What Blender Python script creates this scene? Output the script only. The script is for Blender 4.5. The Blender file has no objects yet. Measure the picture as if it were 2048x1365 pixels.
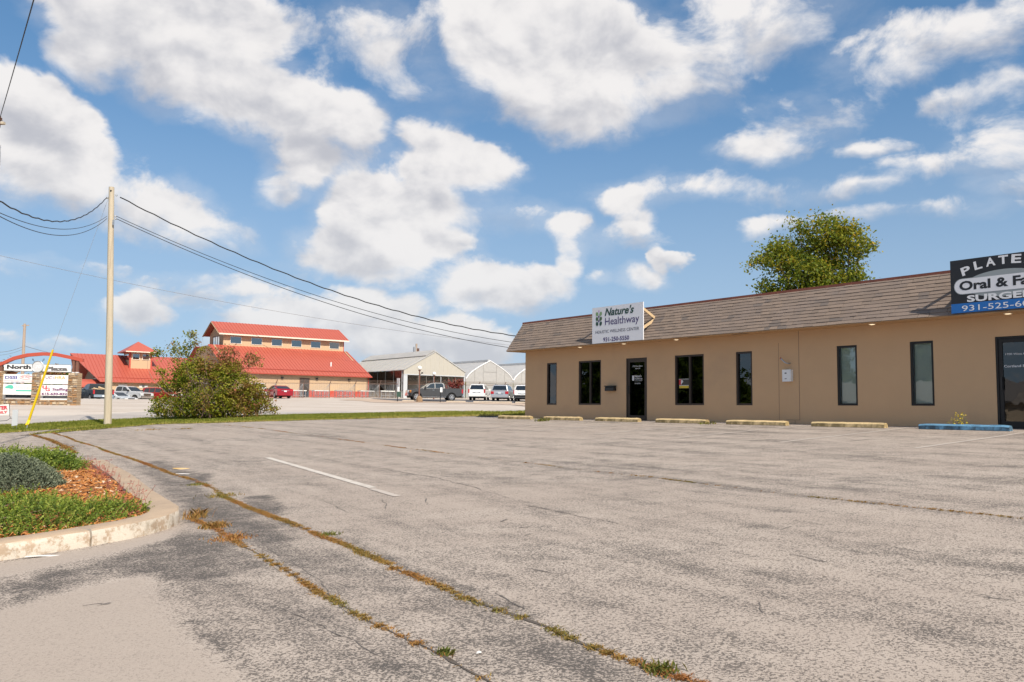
import bpy, bmesh, math, random
import numpy as np
from mathutils import Vector, Matrix, Euler

random.seed(7)
RNG = np.random.default_rng(7)
SC = bpy.context.scene
COL = SC.collection
R = math.radians

# ------------------------------------------------------------------ camera
F_PX, PITCH, ROLL = 1708.0, R(4.63), R(0.64)
cam_data = bpy.data.cameras.new('camera')
cam_data.sensor_width = 36.0
cam_data.lens = F_PX * 36.0 / 2048.0
cam_data.clip_start, cam_data.clip_end = 0.05, 4000.0
cam = bpy.data.objects.new('camera', cam_data)
cam.matrix_world = Matrix.Rotation(R(90) + PITCH, 4, 'X') @ Matrix.Rotation(ROLL, 4, 'Z')
COL.objects.link(cam)
SC.camera = cam

# ------------------------------------------------------------------ grid of the place
ANG = R(36.9)                                   # the long wall of the shop building
U = np.array([math.sin(ANG), -math.cos(ANG), 0.0])      # along the wall, towards the right end
V = np.array([math.cos(ANG), math.sin(ANG), 0.0])       # into the building
DIST = 20.60
P0 = V * DIST
ZG = -0.3266                                    # ground at the wall (camera = 0)
S0 = -26.537                                    # left corner of the wall
SLOPE = 0.055

# ------------------------------------------------------------------ sun
SUN_EL = R(45.0)
sd = U * 1.12 - V * 0.155
sd /= np.linalg.norm(sd)
SUN_DIR = Vector((sd[0] * math.cos(SUN_EL), sd[1] * math.cos(SUN_EL), math.sin(SUN_EL)))
sun_data = bpy.data.lights.new('sun', 'SUN')
sun_data.energy = 4.6
sun_data.angle = R(0.55)
sun_data.color = (1.0, 0.91, 0.78)
sun = bpy.data.objects.new('sun', sun_data)
sun.rotation_euler = SUN_DIR.to_track_quat('Z', 'Y').to_euler()
sun.location = (30, -40, 60)
COL.objects.link(sun)

# ------------------------------------------------------------------ view
SC.view_settings.view_transform = 'Standard'
SC.view_settings.look = 'None'
SC.view_settings.exposure = 0.42
SC.view_settings.gamma = 1.0
SC.view_settings.use_curve_mapping = False
SC.cycles.max_bounces = 6
SC.cycles.diffuse_bounces = 3
SC.cycles.glossy_bounces = 3
SC.cycles.transmission_bounces = 4
SC.cycles.transparent_max_bounces = 8
SC.cycles.use_denoising = True


def ray(px, py):
    x0, y0 = px - 1024.0, py - 682.5
    x = x0 * math.cos(ROLL) + y0 * math.sin(ROLL)
    y = -x0 * math.sin(ROLL) + y0 * math.cos(ROLL)
    return np.array([x / F_PX, math.cos(PITCH) + y / F_PX * math.sin(PITCH),
                     math.sin(PITCH) - y / F_PX * math.cos(PITCH)])


def at(px, py, Y):
    d = ray(px, py)
    return d * (Y / d[1])


def gpt(px, py, dz=0.0):
    """point of the car park's sloping plane seen in that direction"""
    d = ray(px, py)
    n = -V
    t = (ZG + dz + SLOPE * float(P0 @ n)) / (d[2] + SLOPE * float(d @ n))
    return d * t


# ------------------------------------------------------------------ world: sky with clouds
world = bpy.data.worlds.new('World')
SC.world = world
world.use_nodes = True
NT = world.node_tree
for nd in list(NT.nodes):
    NT.nodes.remove(nd)


class NB:
    """tiny node builder"""
    def __init__(self, nt):
        self.nt = nt

    def n(self, typ, **kw):
        nd = self.nt.nodes.new(typ)
        for k, v in kw.items():
            setattr(nd, k, v)
        return nd

    def put(self, sock, v):
        if v is None:
            return
        if isinstance(v, bpy.types.NodeSocket):
            self.nt.links.new(v, sock)
        else:
            sock.default_value = v

    def m(self, op, a, b=None, c=None, clamp=False):
        nd = self.n('ShaderNodeMath', operation=op, use_clamp=clamp)
        self.put(nd.inputs[0], a)
        self.put(nd.inputs[1], b)
        self.put(nd.inputs[2], c)
        return nd.outputs[0]

    def v(self, op, a, b=None, c=None, out=0):
        nd = self.n('ShaderNodeVectorMath', operation=op)
        self.put(nd.inputs[0], a)
        self.put(nd.inputs[1], b)
        self.put(nd.inputs[2], c)
        return nd.outputs[out]

    def ss(self, x, lo, hi, a=0.0, b=1.0):
        nd = self.n('ShaderNodeMapRange', interpolation_type='SMOOTHSTEP')
        self.put(nd.inputs[0], x)
        self.put(nd.inputs[1], lo)
        self.put(nd.inputs[2], hi)
        self.put(nd.inputs[3], a)
        self.put(nd.inputs[4], b)
        return nd.outputs[0]

    def mix(self, f, a, b, blend='MIX'):
        nd = self.n('ShaderNodeMix', data_type='RGBA', blend_type=blend)
        nd.clamp_factor = True
        self.put(nd.inputs[0], f)
        self.put(nd.inputs[6], a if not isinstance(a, tuple) else (*a, 1.0)[:4])
        self.put(nd.inputs[7], b if not isinstance(b, tuple) else (*b, 1.0)[:4])
        return nd.outputs[2]

    def noise(self, vec, scale, detail=4.0, rough=0.55, dist=0.0, out=0, lac=2.0):
        nd = self.n('ShaderNodeTexNoise')
        nd.normalize = True
        self.put(nd.inputs['Vector'], vec)
        self.put(nd.inputs['Scale'], scale)
        self.put(nd.inputs['Detail'], detail)
        self.put(nd.inputs['Roughness'], rough)
        self.put(nd.inputs['Lacunarity'], lac)
        self.put(nd.inputs['Distortion'], dist)
        return nd.outputs[out]

    def comb(self, x, y, z=0.0):
        nd = self.n('ShaderNodeCombineXYZ')
        self.put(nd.inputs[0], x)
        self.put(nd.inputs[1], y)
        self.put(nd.inputs[2], z)
        return nd.outputs[0]

    def sep(self, v):
        nd = self.n('ShaderNodeSeparateXYZ')
        self.put(nd.inputs[0], v)
        return nd.outputs


W = NB(NT)
SKY_STRENGTH = 0.10
geo = W.n('ShaderNodeTexCoord')
dirv = W.v('NORMALIZE', geo.outputs['Generated'])
sky = W.n('ShaderNodeTexSky', sky_type='NISHITA')
W.put(sky.inputs[0], W.v('NORMALIZE', W.v('MULTIPLY_ADD', dirv, (1, 1, 0.86), (0, 0, 0.13))))
sky.sun_disc = False
sky.sun_elevation = SUN_EL
sky.sun_rotation = math.atan2(SUN_DIR.x, SUN_DIR.y)
sky.altitude = 300.0
sky.air_density = 1.0
sky.dust_density = 0.6
sky.ozone_density = 2.2
dx, dy, dz_ = W.sep(dirv)
az = W.m('ARCTAN2', dx, dy)
el = W.m('ARCSINE', dz_)
# every cloud is placed by its bearing and height above the horizon: (x, y, half width, half height, density) in the sheet of bearings
CLOUDS = [
    (340, 30, 270, 140, 1.35), (480, 70, 110, 90, 1.0), (430, 165, 210, 100, 1.2), (590, 215, 170, 85, 1.15), (690, 240, 85, 75, .95), (200, 60, 130, 110, 1.0),
    (605, 315, 80, 70, .95), (560, 370, 55, 50, .8), (680, 320, 60, 60, .5),
    (60, 300, 160, 115, 1.25), (0, 230, 130, 110, 1.2), (150, 350, 95, 70, .9),
    (330, 425, 125, 70, .8), (430, 475, 80, 40, .55), (270, 390, 60, 60, .5),
    (1130, 110, 235, 150, 1.35), (1010, 60, 130, 120, 1.1), (1310, 140, 130, 120, 1.0), (1160, 220, 190, 65, 1.0), (930, 10, 70, 40, .6),
    (790, 85, 170, 65, .48), (870, 180, 120, 60, .46), (1490, 45, 200, 70, .42), (1400, 170, 90, 60, .45),
    (880, 305, 95, 55, .95), (965, 345, 110, 48, 1.0), (820, 275, 55, 30, .65), (860, 395, 90, 60, .75),
    (735, 430, 120, 85, 1.2), (850, 350, 90, 60, .8), (800, 500, 160, 65, 1.1), (680, 505, 110, 55, .9), (780, 535, 130, 35, .9),
    (990, 580, 140, 52, .95), (940, 560, 80, 35, .6), (1075, 590, 60, 40, .6),
    (1125, 455, 46, 42, .95), (1130, 515, 34, 55, .7),
    (1235, 395, 62, 36, .85), (1270, 440, 50, 52, .8), (1245, 485, 70, 30, .4), (1000, 430, 90, 40, .42),
    (1300, 568, 55, 32, .7), (1335, 528, 24, 26, .7), (1368, 524, 26, 20, .65), (1195, 567, 30, 16, .45),
    (265, 618, 70, 46, 1.05), (272, 596, 44, 30, .8),
    (610, 650, 170, 60, .9), (740, 605, 120, 42, .75), (800, 675, 240, 55, .95), (960, 690, 130, 40, .8), (470, 680, 70, 20, .5),
    (120, 697, 80, 18, .55), (20, 678, 40, 20, .5), (190, 528, 75, 16, .36), (330, 560, 120, 16, .32), (30, 540, 70, 22, .34),
    (1850, 115, 180, 62, .56), (1965, 75, 130, 55, .6), (2010, 285, 120, 62, .6), (1640, 220, 120, 46, .46), (1540, 285, 95, 24, .46),
    (1900, 322, 140, 26, .55), (1750, 285, 65, 18, .44), (1420, 372, 180, 26, .36), (1690, 378, 130, 20, .38), (1905, 215, 65, 28, .5),
    (1300, 372, 40, 30, .42), (1530, 452, 55, 24, .42), (2040, 370, 80, 22, .4), (1810, 430, 160, 18, .3), (1990, 180, 60, 40, .5),
    (430, 590, 110, 16, .3), (620, 545, 60, 18, .36),
]
base = W.comb(az, el, 0.0)
warp = W.v('SUBTRACT', W.noise(W.v('MULTIPLY', dirv, (1, 1, 1.5)), 7.0, 5.0, 0.6, out=1), (0.5, 0.5, 0.5))
pw = W.v('MULTIPLY_ADD', warp, (0.088, 0.066, 0.0), base)
acc = None
for (cx, cy, rx, ry, wgt) in CLOUDS:
    wgt = wgt if wgt > 0.62 else wgt * 0.62
    d = ray(cx, cy)
    k = np.linalg.norm(d)
    d = d / k
    a_, e_ = math.atan2(d[0], d[1]), math.asin(d[2])
    ax, ay = rx / F_PX / k ** 1.2, ry / F_PX / k
    src = pw if acc is None else W.v('MULTIPLY_ADD', acc, (1e-9, 1e-9, 0), pw)     # in turn, one after the other
    q = W.v('MULTIPLY_ADD', src, (1 / ax, 1 / ay, 0), (-a_ / ax, -e_ / ay, 0))
    r2 = W.v('DOT_PRODUCT', q, q, out=1)
    e = W.m('MINIMUM', W.m('MULTIPLY_ADD', r2, -wgt * 0.68, wgt * 0.72), wgt * 0.58)
    ep = W.m('MAXIMUM', W.m('SUBTRACT', 2.4, r2), 0.0)
    vec = W.comb(W.m('POWER', 442413.0, e), ep, W.m('MULTIPLY', ep, W.sep(q)[1]))
    acc = vec if acc is None else W.v('ADD', acc, vec)
pe, sum_e, sum_y = W.sep(acc)
env = W.m('MAXIMUM', W.m('LOGARITHM', W.m('MAXIMUM', pe, 1e-6), 442413.0), -1.5)
rely = W.m('DIVIDE', sum_y, W.m('ADD', sum_e, 0.25))
# beyond the clouds seen here the same kind of sky goes on
inframe = W.m('MULTIPLY', W.ss(W.m('ABSOLUTE', az), 0.60, 0.80, 1.0, 0.0), W.ss(el, 0.42, 0.60, 1.0, 0.0))
far_p = W.v('DIVIDE', dirv, W.m('ADD', W.m('MAXIMUM', dz_, 0.0), 0.22))
farn = W.m('MULTIPLY_ADD', W.noise(W.v('MULTIPLY', far_p, (1, 1, 0.3)), 1.7, 6.0, 0.58), 5.0, -2.55)
envt = W.n('ShaderNodeMix', data_type='FLOAT')
W.put(envt.inputs[0], inframe)
W.put(envt.inputs[2], farn)
W.put(envt.inputs[3], env)
env = envt.outputs[0]
fb = W.noise(W.v('MULTIPLY', dirv, (1, 1, 1.35)), 10.0, 10.0, 0.60, 0.3)
fine = W.m('SUBTRACT', fb, 0.5)
dens = W.m('MULTIPLY_ADD', fine, 1.75, W.m('ADD', env, 0.07))
alpha = W.ss(dens, -0.02, W.ss(rely, -0.7, 0.6, 0.66, 0.34))
veil = W.m('MULTIPLY', W.ss(W.m('MULTIPLY_ADD', W.m('SUBTRACT', W.noise(W.v('MULTIPLY', dirv, (1, 1, 1.7)), 6.0, 8.0, 0.60, 0.25), 0.5), 1.9, env), -0.25, 0.42), 0.26)
alpha = W.m('MAXIMUM', alpha, veil)
# relief: a second look at the same noise a little nearer the sun side (up and to the right)
fb2 = W.noise(W.v('MULTIPLY', W.v('ADD', dirv, (0.012, 0.0, 0.016)), (1, 1, 1.35)), 9.0, 5.0, 0.52, 0.2)
fb1 = W.noise(W.v('MULTIPLY', dirv, (1, 1, 1.35)), 9.0, 5.0, 0.52, 0.2)
relief = W.m('SUBTRACT', fb1, fb2)
soft = W.noise(W.v('ADD', dirv, (3.1, 1.7, 0.4)), 5.0, 3.0, 0.5)
lit = W.m('MULTIPLY_ADD', rely, 0.50, 0.66)
lit = W.m('MULTIPLY_ADD', relief, 2.7, lit)
lit = W.m('MULTIPLY_ADD', W.m('SUBTRACT', soft, 0.5), 0.65, lit)
lit = W.m('SUBTRACT', lit, W.ss(dens, 0.45, 1.15, 0.0, 0.22))
lit = W.ss(lit, 0.0, 0.92)
CLOUD_DARK, CLOUD_LIT = (0.405, 0.410, 0.445), (0.685, 0.665, 0.655)
ccol = W.mix(lit, CLOUD_DARK, CLOUD_LIT)
skyc = W.v('SCALE', sky.outputs[0], None)
skyc.node.inputs[3].default_value = SKY_STRENGTH
hz = W.ss(el, 0.0, 0.30, 1.0, 0.0)
ccol = W.mix(W.m('MULTIPLY', hz, 0.36), ccol, (0.50, 0.54, 0.58))
alpha = W.m('MULTIPLY', alpha, W.ss(el, -0.01, 0.03))
SKY_TINT = (0.80, 1.06, 1.12)
skyt = W.mix(W.ss(el, 0.0, 0.40, 0.60, 0.0), W.v('MULTIPLY', skyc, SKY_TINT), (0.385, 0.440, 0.492))      # pale lower air
final = W.mix(W.m('MULTIPLY', alpha, 0.97), skyt, ccol)
bg = W.n('ShaderNodeBackground')
W.put(bg.inputs[0], final)
bg.inputs[1].default_value = 1.0
wo = W.n('ShaderNodeOutputWorld')
NT.links.new(bg.outputs[0], wo.inputs[0])
world.cycles.sampling_method = 'MANUAL'
world.cycles.sample_map_resolution = 512

# ================================================================== helpers
class MB:
    """collects shapes and links them as ONE mesh object"""
    def __init__(self):
        self.v, self.f, self.mi = [], [], []
        self.cur = 0

    def add(self, verts, faces, M=None):
        b = len(self.v)
        if M is not None:
            verts = [tuple(M @ Vector(p)) for p in verts]
        self.v += [tuple(map(float, p)) for p in verts]
        self.f += [tuple(b + i for i in f) for f in faces]
        self.mi += [self.cur] * len(faces)
        return self

    def box(self, x0, x1, y0, y1, z0, z1, M=None):
        vs = [(x, y, z) for x in (x0, x1) for y in (y0, y1) for z in (z0, z1)]
        return self.add(vs, [(0, 1, 3, 2), (4, 6, 7, 5), (0, 4, 5, 1), (2, 3, 7, 6), (0, 2, 6, 4), (1, 5, 7, 3)], M)

    def bar(self, a, b, w, h=None, up=(0, 0, 1)):
        a, b = Vector(a), Vector(b)
        d = (b - a).normalized()
        s = d.cross(Vector(up))
        if s.length < 1e-4:
            s = d.cross(Vector((0, 1, 0)))
        s.normalize()
        t = s.cross(d)
        h = h or w
        vs = [p + s * (i * w / 2) + t * (j * h / 2) for p in (a, b) for i, j in ((-1, -1), (1, -1), (1, 1), (-1, 1))]
        return self.add(vs, [(3, 2, 1, 0), (4, 5, 6, 7), (0, 1, 5, 4), (1, 2, 6, 5), (2, 3, 7, 6), (3, 0, 4, 7)])

    def tube(self, pts, r, n=6, caps=True):
        pts = [Vector(p) for p in pts]
        rs = r if isinstance(r, (list, tuple)) else [r] * len(pts)
        vs, fs = [], []
        ref = None
        for i, p in enumerate(pts):
            d = (pts[min(i + 1, len(pts) - 1)] - pts[max(i - 1, 0)]).normalized()
            if ref is None:
                ref = d.cross(Vector((0, 0, 1)))
                if ref.length < 1e-3:
                    ref = Vector((1, 0, 0))
            s = (ref - d * ref.dot(d)).normalized()
            ref = s
            t = d.cross(s)
            for k in range(n):
                a = 2 * math.pi * k / n
                vs.append(p + (s * math.cos(a) + t * math.sin(a)) * rs[i])
        for i in range(len(pts) - 1):
            for k in range(n):
                fs.append((i * n + k, i * n + (k + 1) % n, (i + 1) * n + (k + 1) % n, (i + 1) * n + k))
        if caps:
            fs.append(tuple(reversed(range(n))))
            fs.append(tuple(range((len(pts) - 1) * n, len(pts) * n)))
        return self.add(vs, fs)

    def cyl(self, a, b, r, n=12):
        return self.tube([a, b], r, n)

    def lathe(self, prof, n=12, c=(0, 0, 0)):
        vs, fs = [], []
        for (r, z) in prof:
            for k in range(n):
                a = 2 * math.pi * k / n
                vs.append((c[0] + r * math.cos(a), c[1] + r * math.sin(a), c[2] + z))
        for i in range(len(prof) - 1):
            for k in range(n):
                fs.append((i * n + k, i * n + (k + 1) % n, (i + 1) * n + (k + 1) % n, (i + 1) * n + k))
        fs.append(tuple(reversed(range(n))))
        fs.append(tuple(range((len(prof) - 1) * n, len(prof) * n)))
        return self.add(vs, fs)

    def prism(self, poly, axis, a, b):
        """a flat outline (2D) pushed from a to b along 'x', 'y' or 'z'"""
        def P(u, w, t):
            return {'x': (t, u, w), 'y': (u, t, w), 'z': (u, w, t)}[axis]
        n = len(poly)
        vs = [P(u, w, a) for u, w in poly] + [P(u, w, b) for u, w in poly]
        area = sum(poly[i][0] * poly[(i + 1) % n][1] - poly[(i + 1) % n][0] * poly[i][1] for i in range(n))
        flip = (area > 0) == ((b > a) == (axis != 'y'))
        lo, hi = tuple(range(n)), tuple(range(n, 2 * n))
        fs = [lo[::-1], hi] if flip else [lo, hi[::-1]]
        for i in range(n):
            j = (i + 1) % n
            fs.append((i, j, n + j, n + i) if flip else (j, i, n + i, n + j))
        return self.add(vs, fs)

    def quad(self, *p):
        return self.add(p, [tuple(range(len(p)))])

    def build(self, name, mats, parent=None, smooth=False, M=None):
        me = bpy.data.meshes.new(name)
        me.from_pydata(self.v, [], self.f)
        mats = mats if isinstance(mats, (list, tuple)) else [mats]
        for m_ in mats:
            me.materials.append(m_)
        if len(mats) > 1:
            me.polygons.foreach_set('material_index', self.mi)
        if smooth:
            me.polygons.foreach_set('use_smooth', [True] * len(me.polygons))
            try:
                me.set_sharp_from_angle(angle=R(38))
            except Exception:
                pass
        me.update()
        return link(name, me, parent, M)


def link(name, me, parent=None, M=None):
    o = bpy.data.objects.new(name, me)
    COL.objects.link(o)
    if parent is not None:
        o.parent = parent
    if M is not None:
        o.matrix_local = M
    return o


def tag(o, label=None, cat=None, group=None, kind=None):
    if label:
        o['label'] = label
    if cat:
        o['category'] = cat
    if group:
        o['group'] = group
    if kind:
        o['kind'] = kind
    return o


def thing(name, label, cat, loc=(0, 0, 0), rz=0.0, group=None, M=None):
    o = bpy.data.objects.new(name, None)
    o.empty_display_size = 0.2
    COL.objects.link(o)
    o.matrix_world = M if M is not None else Matrix.Translation(Vector(loc)) @ Matrix.Rotation(rz, 4, 'Z')
    return tag(o, label, cat, group)


def copy_tree(o, parent=None):
    c = o.copy()
    COL.objects.link(c)
    if parent is not None:
        c.parent = parent
    for ch in list(o.children):
        copy_tree(ch, c)
    return c


def frame(x, y, o):
    """matrix with its x and y axes along the given directions"""
    x, y = Vector(x).normalized(), Vector(y).normalized()
    z = x.cross(y)
    return Matrix(((x.x, y.x, z.x, o[0]), (x.y, y.y, z.y, o[1]), (x.z, y.z, z.z, o[2]), (0, 0, 0, 1)))


def mesh_np(name, verts, faces, mat, parent=None, tint=None, smooth=False, M=None, extra=None):
    """big mesh from arrays; tint is one number per vertex"""
    me = bpy.data.meshes.new(name)
    verts = np.asarray(verts, np.float32)
    faces = np.asarray(faces, np.int32)
    me.vertices.add(len(verts))
    me.vertices.foreach_set('co', verts.ravel())
    k = faces.shape[1]
    me.loops.add(faces.size)
    me.loops.foreach_set('vertex_index', faces.ravel())
    me.polygons.add(len(faces))
    me.polygons.foreach_set('loop_start', np.arange(0, faces.size, k, dtype=np.int32))
    me.polygons.foreach_set('loop_total', np.full(len(faces), k, np.int32))
    for key, arr in dict(extra or {}, **({} if tint is None else {'tint': tint})).items():
        at_ = me.attributes.new(key, 'FLOAT', 'POINT')
        at_.data.foreach_set('value', np.asarray(arr, np.float32))
    me.update(calc_edges=True)
    me.validate()
    if smooth:
        me.polygons.foreach_set('use_smooth', [True] * len(me.polygons))
    me.materials.append(mat)
    return link(name, me, parent, M)


# ------------------------------------------------------------------ materials
def new_mat(name):
    m_ = bpy.data.materials.new(name)
    m_.use_nodes = True
    nt = m_.node_tree
    bs = nt.nodes['Principled BSDF']
    return m_, NB(nt), bs


def coords(B, kind='Object'):
    return B.n('ShaderNodeTexCoord').outputs[kind]


def mat(name, col, rough=0.6, metal=0.0, var=0.12, scale=6.0, bump=0.0, bscale=60.0, spec=0.5, dirt=None, stretch=(1, 1, 1), coat=0.0, emit=0.0):
    """plain procedural surface: base colour with uneven tone, optional dirt colour and fine relief"""
    m_, B, bs = new_mat(name)
    co = B.v('MULTIPLY', coords(B), stretch)
    n1 = B.noise(co, scale, 6.0, 0.62)
    f = B.m('MULTIPLY_ADD', B.m('SUBTRACT', n1, 0.5), 2.0 * var, 1.0)
    c = B.v('SCALE', tuple(col), None)
    B.put(c.node.inputs[3], f)
    if dirt:
        n2 = B.noise(co, scale * 0.37, 7.0, 0.68)
        c = B.mix(B.ss(n2, 0.5, 0.72, 0.0, dirt[1]), c, tuple(dirt[0]))
    B.put(bs.inputs['Base Color'], c)
    bs.inputs['Roughness'].default_value = rough
    bs.inputs['Metallic'].default_value = metal
    bs.inputs['Specular IOR Level'].default_value = spec
    if coat:
        bs.inputs['Coat Weight'].default_value = coat
        bs.inputs['Coat Roughness'].default_value = 0.06
    if bump:
        bp = B.n('ShaderNodeBump')
        bp.inputs['Strength'].default_value = 1.0
        bp.inputs['Distance'].default_value = bump
        B.put(bp.inputs['Height'], B.noise(co, bscale, 4.0, 0.6))
        B.put(bs.inputs['Normal'], bp.outputs[0])
    if emit:
        B.put(bs.inputs['Emission Color'], tuple(col) + (1,))
        bs.inputs['Emission Strength'].default_value = emit
    return m_


def glass_mat(name, tint=(0.45, 0.48, 0.47), refl=1.0, rough=0.01):
    m_, B, bs = new_mat(name)
    nt = m_.node_tree
    tr = B.n('ShaderNodeBsdfTransparent')
    tr.inputs[0].default_value = (*tint, 1)
    gl = B.n('ShaderNodeBsdfGlossy')
    gl.inputs['Roughness'].default_value = rough
    fr = B.n('ShaderNodeFresnel')
    fr.inputs[0].default_value = 1.55
    wv = B.n('ShaderNodeBump')
    wv.inputs['Distance'].default_value = 0.0015
    B.put(wv.inputs['Height'], B.noise(coords(B), 2.2, 2.0, 0.5))
    B.put(gl.inputs['Normal'], wv.outputs[0])
    mx = B.n('ShaderNodeMixShader')
    B.put(mx.inputs[0], B.m('MULTIPLY', B.m('MULTIPLY_ADD', fr.outputs[0], 1.6, 0.03), refl, clamp=True))
    B.put(mx.inputs[1], tr.outputs[0])
    B.put(mx.inputs[2], gl.outputs[0])
    nt.links.new(mx.outputs[0], nt.nodes['Material Output'].inputs[0])
    return m_


def leaf_mat(name, cols, rough=0.55, trans=0.35):
    """foliage whose own colour differs from leaf to leaf ('tint' attribute)"""
    m_, B, bs = new_mat(name)
    a = B.n('ShaderNodeAttribute', attribute_name='tint').outputs['Fac']
    cr = B.n('ShaderNodeValToRGB')
    while len(cr.color_ramp.elements) < len(cols):
        cr.color_ramp.elements.new(0.5)
    for e_, (p_, c_) in zip(cr.color_ramp.elements, cols):
        e_.position = p_
        e_.color = (*c_, 1)
    B.put(cr.inputs[0], a)
    B.put(bs.inputs['Base Color'], cr.outputs[0])
    bs.inputs['Roughness'].default_value = rough
    bs.inputs['Specular IOR Level'].default_value = 0.3
    tl = B.n('ShaderNodeBsdfTranslucent')
    B.put(tl.inputs[0], cr.outputs[0])
    mx = B.n('ShaderNodeMixShader')
    mx.inputs[0].default_value = trans
    B.put(mx.inputs[1], bs.outputs[0])
    B.put(mx.inputs[2], tl.outputs[0])
    m_.node_tree.links.new(mx.outputs[0], m_.node_tree.nodes['Material Output'].inputs[0])
    return m_


MATS = {}
_pre = None


def text_mesh(body, mat_, parent, M, size=None, width=None, height=None, shear=0.0, bold=0.0, thick=0.002, align='LEFT', name='lettering', space=1.0):
    """flat raised lettering; M has x along the line and y up the letters"""
    cu = bpy.data.curves.new('text', 'FONT')
    cu.body = body
    cu.size = 1.0
    cu.shear = shear
    cu.offset = bold
    cu.space_character = space
    cu.extrude = 0.0
    cu.resolution_u = 3
    cu.align_x = 'LEFT'
    tmp = bpy.data.objects.new('text', cu)
    COL.objects.link(tmp)
    dg = bpy.context.evaluated_depsgraph_get()
    dg.update()
    me = bpy.data.meshes.new_from_object(tmp.evaluated_get(dg))
    bpy.data.objects.remove(tmp)
    bpy.data.curves.remove(cu)
    n = len(me.vertices)
    co = np.zeros(n * 3, np.float32)
    me.vertices.foreach_get('co', co)
    co = co.reshape(-1, 3)
    lo, hi = co.min(0), co.max(0)
    sx = sy = size or 1.0
    if height:
        sy = height / (hi[1] - lo[1])
        sx = sy
    if width:
        sx = width / (hi[0] - lo[0])
        if not height:
            sy = sx
    co[:, 0] = (co[:, 0] - lo[0] - (0 if align == 'LEFT' else (hi[0] - lo[0]) / 2)) * sx
    co[:, 1] = (co[:, 1] - lo[1]) * sy
    co[:, 2] = thick
    me.vertices.foreach_set('co', co.ravel())
    me.materials.clear()
    me.materials.append(mat_)
    me.name = name
    me.update()
    return link(name, me, parent, M)


# ================================================================== the ground
def sstep(x, a, b):
    t = np.clip((np.asarray(x, float) - a) / (b - a), 0, 1)
    return t * t * (3 - 2 * t)


def H(x, y):
    """height of the terrain"""
    x, y = np.asarray(x, float), np.asarray(y, float)
    n = -((x - P0[0]) * V[0] + (y - P0[1]) * V[1])
    near = ZG - SLOPE * n
    far = -1.99 + 0.031 * np.minimum(y, 112) + 0.004 * np.clip(y - 112, 0, 400) * 0.0
    far = far - 0.75 * sstep(-x, 35, 43) * sstep(y, 86, 93)
    w = sstep(y, 42, 60)
    behind = sstep(-n, 0.5, 6) * sstep(x - y * 0.02, -1.0, 4.0)
    z = near * (1 - w) + far * w
    return z * (1 - behind) + np.minimum(z, ZG + 0.4) * behind


def Hz(x, y):
    return float(H(x, y))


def grid_sheet(name, xs, ys, mat_, off=0.0, keep=None, extra=None, smooth=True):
    X, Y = np.meshgrid(xs, ys)
    Z = H(X, Y) + off
    nx, ny = len(xs), len(ys)
    idx = np.arange(nx * ny).reshape(ny, nx)
    q = np.stack([idx[:-1, :-1], idx[:-1, 1:], idx[1:, 1:], idx[1:, :-1]], -1).reshape(-1, 4)
    P = np.stack([X.ravel(), Y.ravel(), Z.ravel()], -1)
    if keep is not None:
        k = keep(P[:, 0], P[:, 1])
        q = q[k[q].all(1)]
        used = np.unique(q)
        remap = -np.ones(len(P), int)
        remap[used] = np.arange(len(used))
        P, q = P[used], remap[q]
    ex = {key: fn(P[:, 0], P[:, 1]) for key, fn in (extra or {}).items()}
    o = mesh_np(name, P, q, mat_, None, None, smooth, extra=ex)
    return tag(o, kind='structure')


def sdf_poly(x, y, poly):
    """signed distance, inside positive"""
    poly = np.asarray(poly, float)
    d = np.full(x.shape, 1e9)
    ins = np.zeros(x.shape, bool)
    for i in range(len(poly)):
        a, b = poly[i], poly[(i + 1) % len(poly)]
        ab = b - a
        t = np.clip(((x - a[0]) * ab[0] + (y - a[1]) * ab[1]) / max(ab @ ab, 1e-9), 0, 1)
        d = np.minimum(d, np.hypot(x - a[0] - t * ab[0], y - a[1] - t * ab[1]))
        c = ((a[1] > y) != (b[1] > y))
        with np.errstate(divide='ignore', invalid='ignore'):
            xi = a[0] + (y - a[1]) * ab[0] / (ab[1] if ab[1] != 0 else 1e-12)
        ins ^= c & (x < xi)
    return np.where(ins, d, -d)


def dist_line(x, y, pts):
    pts = np.asarray(pts, float)
    d = np.full(x.shape, 1e9)
    for a, b in zip(pts[:-1], pts[1:]):
        ab = b - a
        t = np.clip(((x - a[0]) * ab[0] + (y - a[1]) * ab[1]) / max(ab @ ab, 1e-9), 0, 1)
        d = np.minimum(d, np.hypot(x - a[0] - t * ab[0], y - a[1] - t * ab[1]))
    return d


def gxy(pts):
    return [tuple(gpt(*p)[:2]) for p in pts]


CRACK_A = gxy([(100, 866), (130, 875), (200, 900), (280, 925), (330, 945), (405, 975), (445, 1000), (480, 1015), (560, 1045), (625, 1072), (700, 1100),
               (800, 1150), (880, 1185), (1000, 1232), (1070, 1256), (1165, 1300), (1300, 1350), (1400, 1387)])
CRACK_B = gxy([(385, 1045), (430, 1065), (470, 1090), (540, 1135), (620, 1185), (700, 1230), (780, 1270), (860, 1310), (945, 1360), (1020, 1400)])
CRACK_C = gxy([(62, 872), (90, 880), (120, 892), (150, 910)])
CRACK_D = gxy([(430, 850), (520, 860), (640, 876), (800, 899), (1000, 925), (1180, 948), (1300, 960), (1500, 985), (1760, 1015), (2048, 1045), (2300, 1080)])

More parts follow.
